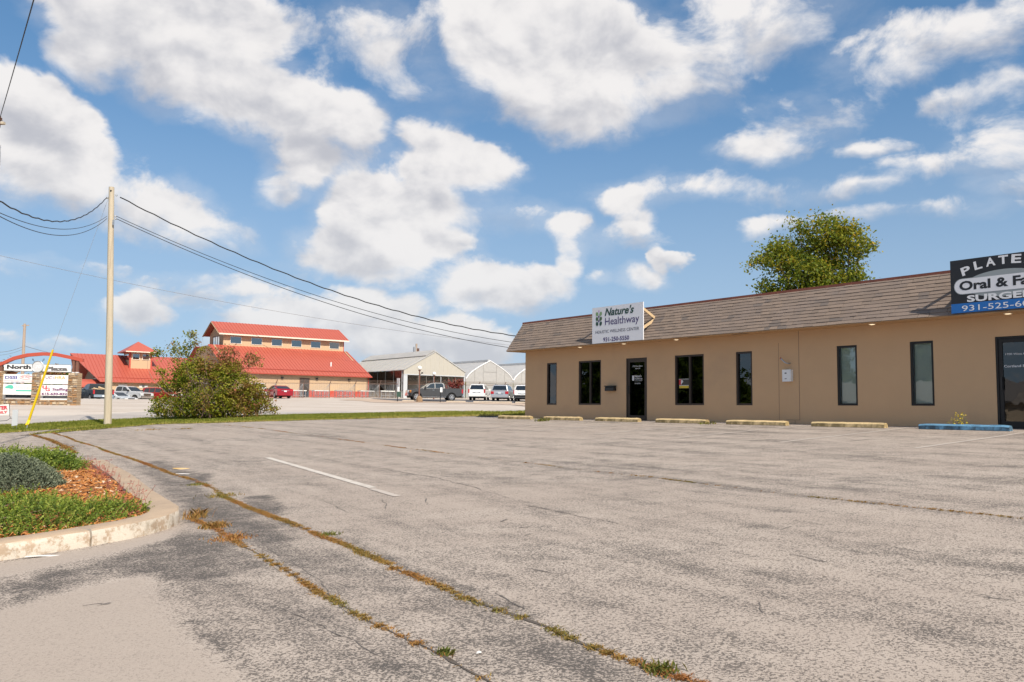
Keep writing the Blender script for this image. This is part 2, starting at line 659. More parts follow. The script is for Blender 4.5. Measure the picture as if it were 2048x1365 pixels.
STAINS = [
    (gxy([(215, 905), (130, 875), (330, 945), (445, 1000), (560, 1045), (625, 1072), (560, 1120), (480, 1090), (430, 1075), (366, 1050), (372, 1030), (300, 960)]), 0.68, 0.35),
    (gxy([(430, 1062), (560, 1045), (760, 1130), (1000, 1232), (1345, 1365), (1500, 1420), (945, 1420), (780, 1270), (620, 1185), (470, 1095)]), 0.42, 0.3),
    (gxy([(480, 1000), (540, 995), (570, 1015), (565, 1040), (500, 1025)]), 0.85, 0.10),
    (gxy([(290, 925), (320, 925), (360, 945), (430, 955), (402, 975), (360, 962)]), 0.85, 0.15),
    (gxy([(625, 1066), (720, 1085), (860, 1150), (1000, 1200), (1120, 1240), (1060, 1258), (1000, 1234), (800, 1152)]), 0.62, 0.14),
    (gxy([(120, 1150), (250, 1112), (350, 1080), (372, 1062), (480, 1090), (540, 1140), (440, 1172), (330, 1185), (300, 1158), (180, 1175), (0, 1225), (0, 1180)]), 0.56, 0.24),
    (gxy([(300, 1165), (430, 1172), (620, 1185), (780, 1270), (945, 1365), (960, 1420), (520, 1420), (470, 1365), (380, 1290), (330, 1230)]), 0.36, 0.05),
    (gxy([(560, 880), (1000, 960), (1500, 1080), (1300, 1090), (900, 1000), (600, 930)]), 0.10, 1.2),
    (gxy([(1450, 1150), (1900, 1130), (2048, 1200), (2048, 1320), (1700, 1300), (1500, 1230)]), 0.20, 0.5),
    (gxy([(980, 1090), (1250, 1120), (1400, 1180), (1280, 1210), (1050, 1160)]), 0.10, 0.4),
]
APRON = gxy([(-300, 1300), (0, 1232), (180, 1182), (292, 1160), (330, 1230), (380, 1290), (470, 1365), (520, 1420), (300, 1700), (-500, 1700)])
SOFT_KERB = gxy([(-200, 1180), (0, 1135), (176, 1106), (312, 1075), (368, 1052), (340, 1085), (200, 1120), (0, 1165), (-200, 1220)])


def f_stain(x, y):
    s = np.full(x.shape, 0.24)
    for poly, val, wd in STAINS:
        k = sstep(sdf_poly(x, y, poly), -wd * 0.6, wd * 0.6)
        s = np.maximum(s, val * k)
    s = np.maximum(s, 0.34 * (1 - sstep(dist_line(x, y, CRACK_D), 0.05, 0.6)))
    for poly in (APRON, SOFT_KERB):
        s = s * (1 - 0.95 * sstep(sdf_poly(x, y, poly), -0.04, 0.10))
    return s


def f_smooth(x, y):
    s = np.zeros(x.shape)
    for poly in (APRON, SOFT_KERB):
        s = np.maximum(s, sstep(sdf_poly(x, y, poly), -0.04, 0.08))
    return s


# asphalt: pale worn stone with dark binder showing between, darker where 'stain' says so
m_asph, B, bs = new_mat('worn_asphalt')
co = coords(B)
st = B.n('ShaderNodeAttribute', attribute_name='stain').outputs['Fac']
sm = B.n('ShaderNodeAttribute', attribute_name='smooth').outputs['Fac']
big = B.noise(B.v('MULTIPLY', co, (0.35, 0.9, 1)), 0.55, 6.0, 0.6)
rot = B.comb(B.v('DOT_PRODUCT', co, (0.53, -0.85, 0.0), out=1), B.v('DOT_PRODUCT', co, (0.85, 0.53, 0.0), out=1), 0.0)
mid = B.noise(B.v('MULTIPLY', co, (0.7, 1.3, 1)), 2.3, 6.0, 0.66)
streak = B.noise(B.v('MULTIPLY', rot, (0.10, 1.0, 1.0)), 1.5, 7.0, 0.64)
mott = B.noise(B.v('MULTIPLY', rot, (0.45, 1.0, 1.0)), 3.6, 5.0, 0.62)
edge = B.noise(co, 5.5, 5.0, 0.7)
grit = B.noise(co, 58.0, 3.0, 0.62, 0.6)
grit2 = B.noise(co, 170.0, 2.0, 0.6)
st2 = B.m('MULTIPLY_ADD', B.m('SUBTRACT', edge, 0.5), B.m('MULTIPLY', st, 1.6), st)
wear = B.m('ADD', B.m('MULTIPLY_ADD', B.m('SUBTRACT', big, 0.5), 0.9, st2), B.m('MULTIPLY', B.m('SUBTRACT', mid, 0.5), 0.95))
wear = B.m('ADD', wear, B.m('MULTIPLY_ADD', B.m('SUBTRACT', streak, 0.5), 1.35, B.m('MULTIPLY', B.m('SUBTRACT', mott, 0.5), 0.9)))
wear = B.m('MULTIPLY', wear, B.m('MULTIPLY_ADD', sm, -0.8, 1.0))
thr = B.m('MULTIPLY_ADD', wear, -0.17, 0.575)
speck = B.ss(B.m('SUBTRACT', grit, thr), -0.045, 0.05)
speck = B.m('MULTIPLY', speck, B.m('MULTIPLY_ADD', sm, -0.62, 1.0))
light = B.mix(B.ss(big, 0.35, 0.65), (0.360, 0.305, 0.264), (0.415, 0.358, 0.312))
light = B.mix(B.ss(wear, 0.15, 1.0, 0.0, 0.62), light, (0.195, 0.168, 0.150))
light = B.mix(B.m('MULTIPLY', sm, 0.8), light, (0.345, 0.293, 0.252))
dark = B.mix(B.ss(wear, 0.0, 0.9), (0.150, 0.128, 0.112), (0.085, 0.076, 0.070))
cc = B.mix(speck, light, dark)
g2 = B.m('MULTIPLY_ADD', B.m('SUBTRACT', grit2, 0.5), 0.55, 1.0)
cc = B.v('SCALE', cc, None)
B.put(cc.node.inputs[3], g2)
B.put(bs.inputs['Base Color'], cc)
bs.inputs['Roughness'].default_value = 0.88
bs.inputs['Specular IOR Level'].default_value = 0.25
bp = B.n('ShaderNodeBump')
bp.inputs['Distance'].default_value = 0.004
bp.inputs['Strength'].default_value = 0.7
B.put(bp.inputs['Height'], B.m('MULTIPLY', B.m('SUBTRACT', grit2, B.m('MULTIPLY', speck, 0.8)), B.m('MULTIPLY_ADD', sm, -0.5, 1.0)))
B.put(bs.inputs['Normal'], bp.outputs[0])


def gravel_mat(name, c1, c2, c3, sc=0.25):
    m_, B, bs = new_mat(name)
    co = coords(B)
    a = B.noise(B.v('MULTIPLY', co, (0.5, 1, 1)), sc, 6.0, 0.62)
    b = B.noise(co, 22.0, 4.0, 0.7)
    c = B.mix(B.ss(a, 0.38, 0.62), c1, c2)
    c = B.mix(B.ss(B.noise(B.v('MULTIPLY', co, (0.4, 1.2, 1)), sc * 2.6, 5.0, 0.6), 0.52, 0.72, 0.0, 0.8), c, c3)
    s = B.v('SCALE', c, None)
    B.put(s.node.inputs[3], B.m('MULTIPLY_ADD', B.m('SUBTRACT', b, 0.5), 0.8, 1.0))
    B.put(bs.inputs['Base Color'], s)
    bs.inputs['Roughness'].default_value = 0.95
    bs.inputs['Specular IOR Level'].default_value = 0.15
    return m_


M_GRAVEL = gravel_mat('pale_gravel', (0.43, 0.375, 0.33), (0.48, 0.43, 0.385), (0.35, 0.29, 0.235))
M_DIRT = gravel_mat('pinkish_dirt', (0.42, 0.32, 0.25), (0.46, 0.37, 0.30), (0.33, 0.25, 0.18), 0.5)
M_ROAD = gravel_mat('grey_road', (0.36, 0.33, 0.31), (0.42, 0.39, 0.36), (0.30, 0.27, 0.25), 0.4)
M_BLACKTOP = gravel_mat('dark_blacktop', (0.10, 0.10, 0.11), (0.13, 0.13, 0.14), (0.08, 0.08, 0.085), 0.4)
M_TURF = gravel_mat('short_turf', (0.17, 0.19, 0.03), (0.21, 0.22, 0.04), (0.30, 0.25, 0.08), 0.8)
M_SOIL = gravel_mat('dry_soil', (0.24, 0.11, 0.045), (0.30, 0.14, 0.06), (0.16, 0.08, 0.04), 3.0)

xs = np.unique(np.concatenate([np.linspace(-700, -80, 16), np.arange(-80, 60, 2.0), np.linspace(60, 700, 16)]))
ys = np.unique(np.concatenate([np.linspace(-120, -20, 6), np.arange(-20, 130, 2.0), np.linspace(130, 1200, 20)]))
grid_sheet('ground', xs, ys, M_GRAVEL)

# far edge of the asphalt, from the drive on the left to the corner of the building
ASPH_EDGE = gxy([(-420, 905), (-200, 882), (-60, 872), (0, 868.5), (60, 872), (120, 864), (170, 857), (215, 853), (320, 850), (420, 848), (600, 842.5), (760, 838.5), (900, 835.5), (1000, 833.5)]) + [(1.5, 33.6), (3.0, 34.5)]
EX, EY = np.array([p[0] for p in ASPH_EDGE]), np.array([p[1] for p in ASPH_EDGE])
order = np.argsort(EX)
EX, EY = EX[order], EY[order]


def in_lot(x, y):
    nn = (x - P0[0]) * V[0] + (y - P0[1]) * V[1]
    wob = 0.25 * np.sin(x * 2.1) + 0.18 * np.sin(x * 5.3 + 1) + 0.12 * np.sin(x * 11.7 + y)
    return (y < np.interp(x, EX, EY) + wob * 0.7) & (nn < 0.25) & (x > -46)


xs = np.unique(np.round(np.concatenate([np.arange(-46, -9, 0.3), np.arange(-9, 6, 0.1), np.arange(6, 27, 0.3)]), 3))
ys = np.unique(np.round(np.concatenate([np.arange(-16, 2.5, 0.5), np.arange(2.5, 13, 0.1), np.arange(13, 43, 0.3)]), 3))
grid_sheet('parking_lot', xs, ys, m_asph, 0.035, in_lot, {'stain': f_stain, 'smooth': f_smooth})

# grass verge between the car park and the gravel
VERGE_FAR = np.array([(-70, 36.0), (-45, 43.5)] + [tuple(at(px, py, Y)[:2]) for px, py, Y in
                     ((60, 842, 45.0), (160, 838, 46.8), (300, 836, 47.8), (450, 836, 48.2), (620, 836, 48.0), (780, 835, 46.5), (900, 833.5, 44.0), (1000, 832.5, 41.0))] + [(3, 39.0)])


def in_verge(x, y):
    return (y > np.interp(x, EX, EY) - 0.25) & (y < np.interp(x, VERGE_FAR[:, 0], VERGE_FAR[:, 1]) + 0.2 * np.sin(x * 3)) & (x > -60) & (x < 2.6)


grid_sheet('grass_verge', np.arange(-60, 3, 0.3), np.arange(24, 50, 0.3), M_TURF, 0.043, in_verge)

# grey road along the verge, dark lane and blacktop bays in the distance
def in_road(x, y):
    b = np.interp(x, VERGE_FAR[:, 0], VERGE_FAR[:, 1])
    return (y > b - 0.6) & (y < b + 7.5 + 0.5 * np.sin(x * 0.5)) & (x < 8)


grid_sheet('access_road', np.arange(-75, 9, 0.75), np.arange(34, 60, 0.5), M_ROAD, 0.03, in_road)
BAYS = [tuple(at(px, py, Y)[:2]) for px, py, Y in ((735, 800.5, 101), (800, 803.5, 90.5), (930, 806, 88), (1060, 808, 86))]
BAYS_FAR = [tuple(at(px, 790, Y)[:2]) for px, Y in ((735, 103.5), (800, 102), (930, 101.5), (1060, 101))]


def in_bays(x, y):
    b = np.array(BAYS)
    c = np.array(BAYS_FAR)
    return (y > np.interp(x, b[:, 0], b[:, 1])) & (y < np.interp(x, c[:, 0], c[:, 1])) & (x > b[0, 0]) & (x < 12)


grid_sheet('blacktop_bays', np.arange(-20, 13, 0.5), np.arange(80, 106, 0.5), M_BLACKTOP, 0.04, in_bays)


def in_dirt(x, y):
    b = np.array(BAYS)
    lo = np.interp(x, b[:, 0], b[:, 1])
    return (y < lo + 0.6) & (y > lo - 8 - 3 * np.sin(x * 0.31) - 0.5 * np.sin(x * 1.7)) & (x > -19) & (x < 12)


grid_sheet('dirt_verge', np.arange(-20, 13, 0.5), np.arange(68, 104, 0.5), M_DIRT, 0.025, in_dirt)

# ================================================================== the shop building
M_STUCCO = mat('tan_stucco', (0.55, 0.362, 0.212), 0.9, var=0.07, scale=0.9, bump=0.006, bscale=45.0, spec=0.2, dirt=((0.44, 0.30, 0.19), 0.5))
M_SOFFIT = mat('tan_soffit', (0.48, 0.30, 0.16), 0.85, var=0.05, scale=1.5, spec=0.2)
M_DARKBROWN = mat('bronze_frame', (0.040, 0.027, 0.020), 0.45, var=0.15, scale=4, spec=0.4)
M_BLACKFRAME = mat('black_frame', (0.012, 0.011, 0.011), 0.45, var=0.15, scale=4, spec=0.4)
M_GLASS = glass_mat('dark_glass', (0.26, 0.26, 0.26), .95)
M_GLASS_CLEAR = glass_mat('clear_glass', (0.90, 0.93, 0.91), 0.8)
M_BLIND = mat('pale_blind', (0.74, 0.77, 0.73), 0.8, var=0.06, scale=2)
M_TRIM = mat('rusty_red_trim', (0.20, 0.060, 0.035), 0.6, var=0.35, scale=3.5, dirt=((0.10, 0.04, 0.03), 0.8))
M_ROOFDECK = mat('roof_deck', (0.09, 0.075, 0.065), 0.95, var=0.1, scale=3)
M_FLATROOF = mat('flat_roof', (0.30, 0.29, 0.28), 0.9, var=0.15, scale=1)
M_INSIDE = mat('dim_interior', (0.10, 0.095, 0.09), 0.9, var=0.1, scale=1)
M_SEAM = mat('joint_brown', (0.16, 0.11, 0.075), 0.9)  # plain dark brown for wall joints, cracks and soffit vents
M_LAMP = mat('lamp_lens', (1.0, 0.80, 0.52), 0.4, emit=0.9)
M_LAMPRIM = mat('lamp_rim', (0.6, 0.52, 0.42), 0.5)
M_WHITE = mat('white_paint', (0.74, 0.74, 0.74), 0.5, var=0.05, scale=3)
M_WHITELET = mat('white_lettering', (0.72, 0.72, 0.74), 0.6, var=0.03)
M_BLACKPL = mat('black_plastic', (0.014, 0.014, 0.015), 0.5)
M_STEEL = mat('galvanised_steel', (0.42, 0.43, 0.44), 0.45, 0.7, var=0.15, scale=5)


def shingle_mat():
    m_, B, bs = new_mat('weathered_shingle')
    info = B.n('ShaderNodeObjectInfo')
    a = B.n('ShaderNodeAttribute', attribute_name='tint').outputs['Fac']
    rnd = B.m('FRACT', B.m('ADD', info.outputs['Random'], a))
    co = coords(B, 'Generated')
    wco = B.n('ShaderNodeNewGeometry').outputs['Position']
    g = B.noise(wco, 130.0, 3.0, 0.7)
    big = B.noise(wco, 1.1, 5.0, 0.6)
    c = B.mix(B.ss(rnd, 0.2, 1.0), (0.225, 0.172, 0.138), (0.182, 0.142, 0.117))
    c = B.mix(B.ss(rnd, 0.92, 0.96, 0.0, 0.8), c, (0.135, 0.115, 0.105))
    c = B.mix(B.ss(big, 0.42, 0.68, 0.0, 0.45), c, (0.19, 0.155, 0.14))
    s = B.v('SCALE', c, None)
    B.put(s.node.inputs[3], B.m('MULTIPLY_ADD', B.m('SUBTRACT', g, 0.5), 0.9, 1.0))
    B.put(bs.inputs['Base Color'], s)
    bs.inputs['Roughness'].default_value = 0.92
    bs.inputs['Specular IOR Level'].default_value = 0.2
    return m_


M_SHINGLE = shingle_mat()

# building frame: x along the wall (0 = left corner), y into the building, z up from the ground at the wall
BO = P0 + U * S0 + np.array([0, 0, ZG])
MBLD = frame(U, V, BO)
shop = thing('shop_building', 'long low tan stucco shop building with brown shingled mansard roof', 'building', M=MBLD)
X1, DEPTH, WT = 36.0, 13.0, 0.2
Z0, ZS, ZR = -0.4, 2.616, 3.79
NE, NT_ = -0.60, 0.25                           # y of the eave and of the roof's top edge
XE = -0.46                                      # left end of the roof
ZWIN0, ZWIN1, ZDOOR = 0.546, 2.131, 2.128
OPEN = [  # kind, x0, x1, z0, z1
    ('slim', 1.335, 1.919, ZWIN0, ZWIN1), ('double', 3.156, 4.349, ZWIN0, ZWIN1), ('door', 5.600, 6.577, 0.0, ZDOOR),
    ('double', 7.805, 8.998, ZWIN0, ZWIN1), ('slim', 10.224, 10.808, ZWIN0, ZWIN1),
    ('blind', 13.549, 14.133, ZWIN0, ZWIN1), ('blind', 15.558, 16.142, ZWIN0, ZWIN1), ('door2', 17.57, 18.66, 0.0, ZDOOR),
    ('blind', 20.4, 20.984, ZWIN0, ZWIN1), ('blind', 22.4, 22.984, ZWIN0, ZWIN1), ('double', 25.2, 26.4, ZWIN0, ZWIN1)]


def wall_mesh():
    b = MB()
    xs_ = sorted({0.0, X1} | {o[1] for o in OPEN} | {o[2] for o in OPEN})
    zs_ = sorted({Z0, ZS + 0.3, 0.0, ZWIN0, ZWIN1, ZDOOR})

    def hole(xa, za):
        return any(o[1] - 1e-6 < xa < o[2] - 1e-6 and o[3] - 1e-6 < za < o[4] - 1e-6 for o in OPEN)
    for i in range(len(xs_) - 1):
        for j in range(len(zs_) - 1):
            xa, xb, za, zb = xs_[i], xs_[i + 1], zs_[j], zs_[j + 1]
            if hole(xa, za):
                continue
            b.quad((xa, 0, za), (xb, 0, za), (xb, 0, zb), (xa, 0, zb))
            b.quad((xa, WT, za), (xa, WT, zb), (xb, WT, zb), (xb, WT, za))
    for k, xa, xb, za, zb in OPEN:
        b.quad((xa, 0, za), (xa, 0, zb), (xa, WT, zb), (xa, WT, za))
        b.quad((xb, 0, za), (xb, WT, za), (xb, WT, zb), (xb, 0, zb))
        b.quad((xa, 0, za), (xa, WT, za), (xb, WT, za), (xb, 0, za))
        b.quad((xa, 0, zb), (xb, 0, zb), (xb, WT, zb), (xa, WT, zb))
    zt = ZS + 0.3
    b.quad((0, 0, Z0), (0, 0, zt), (0, DEPTH, zt), (0, DEPTH, Z0))
    b.quad((X1, 0, Z0), (X1, DEPTH, Z0), (X1, DEPTH, zt), (X1, 0, zt))
    b.quad((0, DEPTH, Z0), (0, DEPTH, zt), (X1, DEPTH, zt), (X1, DEPTH, Z0))
    return b


wall_mesh().build('wall', M_STUCCO, shop)
b = MB()
b.box(WT, X1 - .01, WT + .01, 4.0, -0.05, -0.02)
b.quad((0.01, 4.0, Z0), (X1 - .01, 4.0, Z0), (X1 - .01, 4.0, 2.6), (0.01, 4.0, 2.6))
b.build('interior', M_INSIDE, shop)
b = MB()
b.box(XE, X1, NE + 0.012, -0.002, ZS, ZS + 0.02)
b.box(XE, -0.002, -0.002, DEPTH, ZS, ZS + 0.02)
b.build('soffit', M_SOFFIT, shop)
# mansard body and flat roof behind it
SL = math.atan2(ZR - ZS, NT_ - NE)
LEN = math.hypot(ZR - ZS, NT_ - NE)
b = MB()
b.prism([(NE, ZS + 0.02), (NT_, ZR), (NT_ + 0.16, ZR), (NT_ + 0.16, ZS + 0.25), (0.0, ZS + 0.021)], 'x', XE, X1)
b.cur = 1
b.box(0.02, X1, NT_ + 0.17, DEPTH, ZS + 0.24, ZS + 0.42)
roof = b.build('roof', [M_ROOFDECK, M_FLATROOF], shop)
# shingles: 12 courses, uneven tabs; the 300 that show largest are parts, the rest one joined part
COURSES = 12
EXPO = LEN / COURSES
ex = Vector((1, 0, 0))
up = Vector((0, NT_ - NE, ZR - ZS)).normalized()
nrm = Vector((0, -up.z, up.y))
rsh = random.Random(3)
tabs = []
for c in range(COURSES):
    x = XE - 0.02 - rsh.random() * 0.2
    while x < X1 - 0.02:
        w = rsh.choice((0.20, 0.25, 0.30, 0.34, 0.42)) * (0.9 + 0.2 * rsh.random())
        xa, xb = max(x, XE), min(x + w, X1)
        if xb - xa > 0.03:
            tabs.append((c, xa, xb, rsh.random(), rsh.random()))
        x += w


def tab_shape(c, w, lift, ragged):
    lo, hi = c * EXPO - 0.012 * ragged, (c + 1) * EXPO + 0.02
    t0, t1 = 0.016 + 0.009 * lift, 0.004
    g = 0.002
    pts = [(g, lo, 0.0), (w - g, lo, 0.0), (w - g, lo, t0), (g, lo, t0), (w - g, hi, t1), (g, hi, t1)]
    vs = [ex * p[0] + up * p[1] + nrm * (p[2] + 0.002) for p in pts]
    return vs, [(0, 1, 2, 3), (3, 2, 4, 5), (0, 3, 5), (1, 4, 2)]


org = Vector((0, NE, ZS + 0.02))
front = [t for t in tabs if 8.0 < t[1] < 18.0]
front.sort(key=lambda t: -t[1])
solo = set(id(t) for t in front[:300])
cache = {}
rest_v, rest_f, rest_t = [], [], []
for t in tabs:
    c, xa, xb, ra, rb = t
    if id(t) in solo:
        key = (c, round((xb - xa) / 0.02), round(ra * 3), round(rb * 2))
        if key not in cache:
            m_ = MB()
            m_.add(*tab_shape(c, key[1] * 0.02, key[2] / 3, key[3] / 2))
            me = bpy.data.meshes.new('shingle')
            me.from_pydata(m_.v, [], m_.f)
            me.materials.append(M_SHINGLE)
            cache[key] = me
        o = link('shingle', cache[key], roof)
        o.location = org + ex * xa
    else:
        vs, fs = tab_shape(c, xb - xa, ra, rb)
        bb = len(rest_v)
        rest_v += [tuple(org + ex * xa + v_) for v_ in vs]
        rest_f += [tuple(bb + i for i in f) for f in fs]
        rest_t += [rsh.random()] * len(vs)
me = bpy.data.meshes.new('shingle_courses')
me.from_pydata(rest_v, [], rest_f)
at_ = me.attributes.new('tint', 'FLOAT', 'POINT')
at_.data.foreach_set('value', np.array(rest_t, np.float32))
me.materials.append(M_SHINGLE)
tag(link('shingle_courses', me, roof), kind='stuff')
b = MB()
x = XE - 0.02
while x < X1:
    x2 = min(x + 3.0, X1)
    b.box(x + 0.002, x2, NT_ - 0.055, NT_ + 0.19, ZR - 0.028, ZR + 0.042)
    x = x2
b.build('ridge_cap', M_TRIM, roof)
b = MB()
b.prism([(NE + 0.005, ZS + 0.022), (NT_, ZR - 0.03), (NT_ + 0.16, ZR - 0.03), (0.15, ZS + 0.022)], 'x', XE - 0.015, XE - 0.001)
b.build('rake_board', M_SHINGLE, roof)

# wall joints (a recessed strip left by a removed door panel) and cracks
b = MB()
b.box(12.380, 12.392, -0.003, 0.001, 0.14, ZS)
b.box(11.72, 11.728, -0.003, 0.001, 0.05, ZS - 0.3)
b.box(11.95, 12.38, -0.003, 0.001, 0.14, 0.148)
b.box(12.23, 12.24, -0.003, 0.001, -0.05, 0.13)
b.build('wall_joint', M_SEAM, shop)


def lettering(text, parent, x, z, h=None, w=None, m=None, y=-0.012, **k):
    M = frame((1, 0, 0), (0, 0, 1), (x, y, z))
    return text_mesh(text, m or M_WHITELET, parent, M, height=h, width=w, **k)


def window(kind, xa, xb, za, zb):
    fm = M_BLACKFRAME if kind in ('blind', 'door2') else M_DARKBROWN
    t, y0, y1 = 0.055, 0.012, 0.09
    b = MB()
    b.box(xa + .002, xa + t, y0, y1, za + .002, zb - .002)
    b.box(xb - t, xb - .002, y0, y1, za + .002, zb - .002)
    b.box(xa + t, xb - t, y0 + .002, y1, za + .002, za + t)
    b.box(xa + t, xb - t, y0 + .002, y1, zb - t, zb - .002)
    win = b.build('window', fm, shop)
    mid = (xa + xb) / 2 + 0.01
    parts = [(xa + t, xb - t)]
    if kind == 'double':
        m2 = MB()
        m2.box(mid - .03, mid + .03, y0 + .004, y1, za + t, zb - t)
        m2.build('mullion', fm, win)
        parts = [(xa + t, mid - .03), (mid + .03, xb - t)]
    for pa, pb in parts:
        p = MB()
        p.box(pa + .001, pb - .001, 0.070, 0.076, za + t + .001, zb - t - .001)
        p.build('pane', M_GLASS_CLEAR if kind == 'blind' else M_GLASS, win)
    if kind == 'blind':
        p = MB()
        k = 24
        hh = (zb - za - 2 * t) / k
        for i in range(k):
            z = za + t + i * hh
            p.add([(xa + t, .128, z), (xb - t, .128, z), (xb - t, .120, z + hh * 1.02), (xa + t, .120, z + hh * 1.02)], [(0, 1, 2, 3)])
        p.build('blind', M_BLIND, win)
    return win


def door(kind, xa, xb, za, zb):
    fm = M_BLACKFRAME if kind == 'door2' else M_DARKBROWN
    b = MB()
    t = 0.05
    b.box(xa + .002, xa + t, .01, .11, za, zb - .002)
    b.box(xb - t, xb - .002, .01, .11, za, zb - .002)
    b.box(xa + t, xb - t, .012, .11, zb - t, zb - .002)
    b.box(xa + t, xb - t, .005, .13, za - .03, za + .012)
    fr = b.build('door_frame', fm, shop)
    s = 0.085
    l, r = xa + t + .004, xb - t - .004
    b = MB()
    b.box(l, l + s, .030, .080, za + .015, zb - t - .004)
    b.box(r - s, r, .030, .080, za + .015, zb - t - .004)
    b.box(l + s, r - s, .032, .080, za + .015, za + .20)
    b.box(l + s, r - s, .032, .080, zb - t - .004 - s, zb - t - .004)
    if kind == 'door2':
        b.box(l + s, r - s, .090, .11, za + 1.02, za + 1.07)
    d = b.build('door', fm, shop)
    p = MB()
    p.box(l + s, r - s, .052, .058, za + .20, zb - t - .004 - s)
    p.build('pane', M_GLASS, d)
    h = MB()
    hx = l + s - .02
    h.bar((hx, -.012, za + .92), (hx, -.012, za + 1.20), .03, .022)
    h.bar((hx, -.012, za + .94), (hx, .034, za + .94), .02)
    h.bar((hx, -.012, za + 1.18), (hx, .034, za + 1.18), .02)
    h.build('handle', M_BLACKPL, d)
    if kind == 'door':
        cx = (l + r) / 2
        lettering('1700 West Avenue', d, cx - .235, 1.83, h=.05, w=.47, y=.048, shear=.25)
        lettering('Suite 102', d, cx - .11, 1.755, h=.045, y=.048, shear=.25)
        lg = MB()
        for sgn in (-1, 1):
            for k in range(3):
                lg.add(ell(cx - .20 + sgn * .022, 1.40 + k * .055, .022, .034, sgn * -.5, .048), [tuple(range(10))])
        lg.build('emblem', M_WHITELET, d)
        lettering("Nature's", d, cx - .13, 1.475, h=.085, w=.32, y=.048, shear=.2, bold=.012)
        lettering('Healthway', d, cx - .13, 1.385, h=.075, w=.36, y=.048)
        ln = MB()
        ln.box(cx - .13, cx + .23, .047, .048, 1.355, 1.362)
        ln.build('rule_line', M_WHITELET, d)
        lettering('931-250-5550', d, cx - .13, 1.25, h=.04, w=.28, y=.048)
    else:
        lettering('1700 West Ave. Suite 101', d, l + s + .06, 1.70, h=.045, w=.82, y=.048)
        lettering('Cortland S. Caldem', d, l + s + .02, 1.42, h=.055, w=.80, y=.048, bold=.012)
    return fr


def ell(cx, cz, rx, rz, ang, y, n=10):
    c, s = math.cos(ang), math.sin(ang)
    out = []
    for k in range(n):
        a = 2 * math.pi * k / n
        px, pz = rx * math.cos(a), rz * math.sin(a)
        out.append((cx + px * c - pz * s, y, cz + px * s + pz * c))
    return out


for o in OPEN:
    (door if o[0].startswith('door') else window)(*o)
for lx in (3.57, 5.80, 8.15, 14.75, 18.0, 21.5, 25.0):
    b = MB()
    b.lathe([(.095, 0), (.095, -.012), (.075, -.014), (.075, 0)], 16, (lx, -.30, ZS - .001))
    l_ = b.build('soffit_light', M_LAMPRIM, shop)
    b = MB()
    b.lathe([(.072, 0), (.060, -.016), (.02, -.022)], 14, (lx, -.30, ZS - .004))
    b.build('lens', M_LAMP, l_)
for x0, x1_ in ((8.75, 9.25), (10.45, 11.0), (2.35, 3.0)):
    b = MB()
    b.box(x0, x1_, -.50, -.36, ZS - .004, ZS + .001)
    b.build('soffit_vent', M_SEAM, shop)

# ---- things fixed to the wall
b = MB()
b.prism([(-.13, 1.03), (-.13, 1.14), (-.10, 1.185), (0.0, 1.205), (0.0, 1.03)], 'x', 4.68, 5.12)
t = thing('mailbox', 'small black mailbox on the tan wall left of the glass door', 'mailbox', M=MBLD)
b.build('box', M_BLACKPL, t)
b = MB()
b.box(4.67, 5.13, -.145, -.004, 1.178, 1.212, None)
b.build('lid', M_BLACKPL, t)
t = thing('utility_box', 'white electrical box on the tan wall beside a stub of conduit', 'utility box', M=MBLD)
b = MB()
b.box(11.92, 12.19, -.10, -.001, 1.215, 1.54)
b.box(11.915, 12.195, -.115, -.101, 1.21, 1.545)
b.build('cabinet', M_WHITE, t)
b = MB()
b.box(12.0, 12.06, -.119, -.1155, 1.43, 1.46)
b.box(12.0, 12.06, -.119, -.1155, 1.28, 1.297)
b.build('slot', M_BLACKPL, t)
t = thing('conduit_stub', 'short bent grey conduit with red tip sticking out of the wall', 'conduit', M=MBLD)
b = MB()
b.tube([(12.09, -.002, 1.72), (12.075, -.06, 1.715), (12.03, -.12, 1.735), (11.90, -.15, 1.86)], .022, 8)
b.lathe([(.05, -.0), (.05, .012)], 12, (0, 0, 0))
b.build('pipe', M_STEEL, t)
b = MB()
b.tube([(11.905, -.149, 1.855), (11.885, -.154, 1.877)], .025, 8)
b.build('cap', mat('faded_red_cap', (0.35, 0.07, 0.04), 0.5), t)

# ---- window sticker sign
t = thing('security_sign', 'small red and yellow sign with letter P in the left window half', 'sign', M=MBLD)
b = MB()
b.box(7.925, 8.34, .058, .066, 1.08, 1.37)
b.build('board', mat('dark_board', (0.05, 0.045, 0.04), 0.6), t)
b = MB()
b.box(7.93, 8.04, .0545, .057, 1.19, 1.365)
b.build('red_field', mat('sign_red', (0.45, 0.02, 0.02), 0.5), t)
b = MB()
b.box(7.95, 8.335, .0545, .057, 1.085, 1.16)
b.build('yellow_field', mat('sign_yellow', (0.60, 0.42, 0.03), 0.5), t)
b = MB()
b.box(7.94, 8.338, .0545, .057, 1.166, 1.178)
b.box(7.925, 8.34, .0545, .057, 1.366, 1.376)
b.build('white_edge', M_WHITE, t)
lettering('P', t, 8.02, 1.205, h=.13, y=.0535, bold=.04)

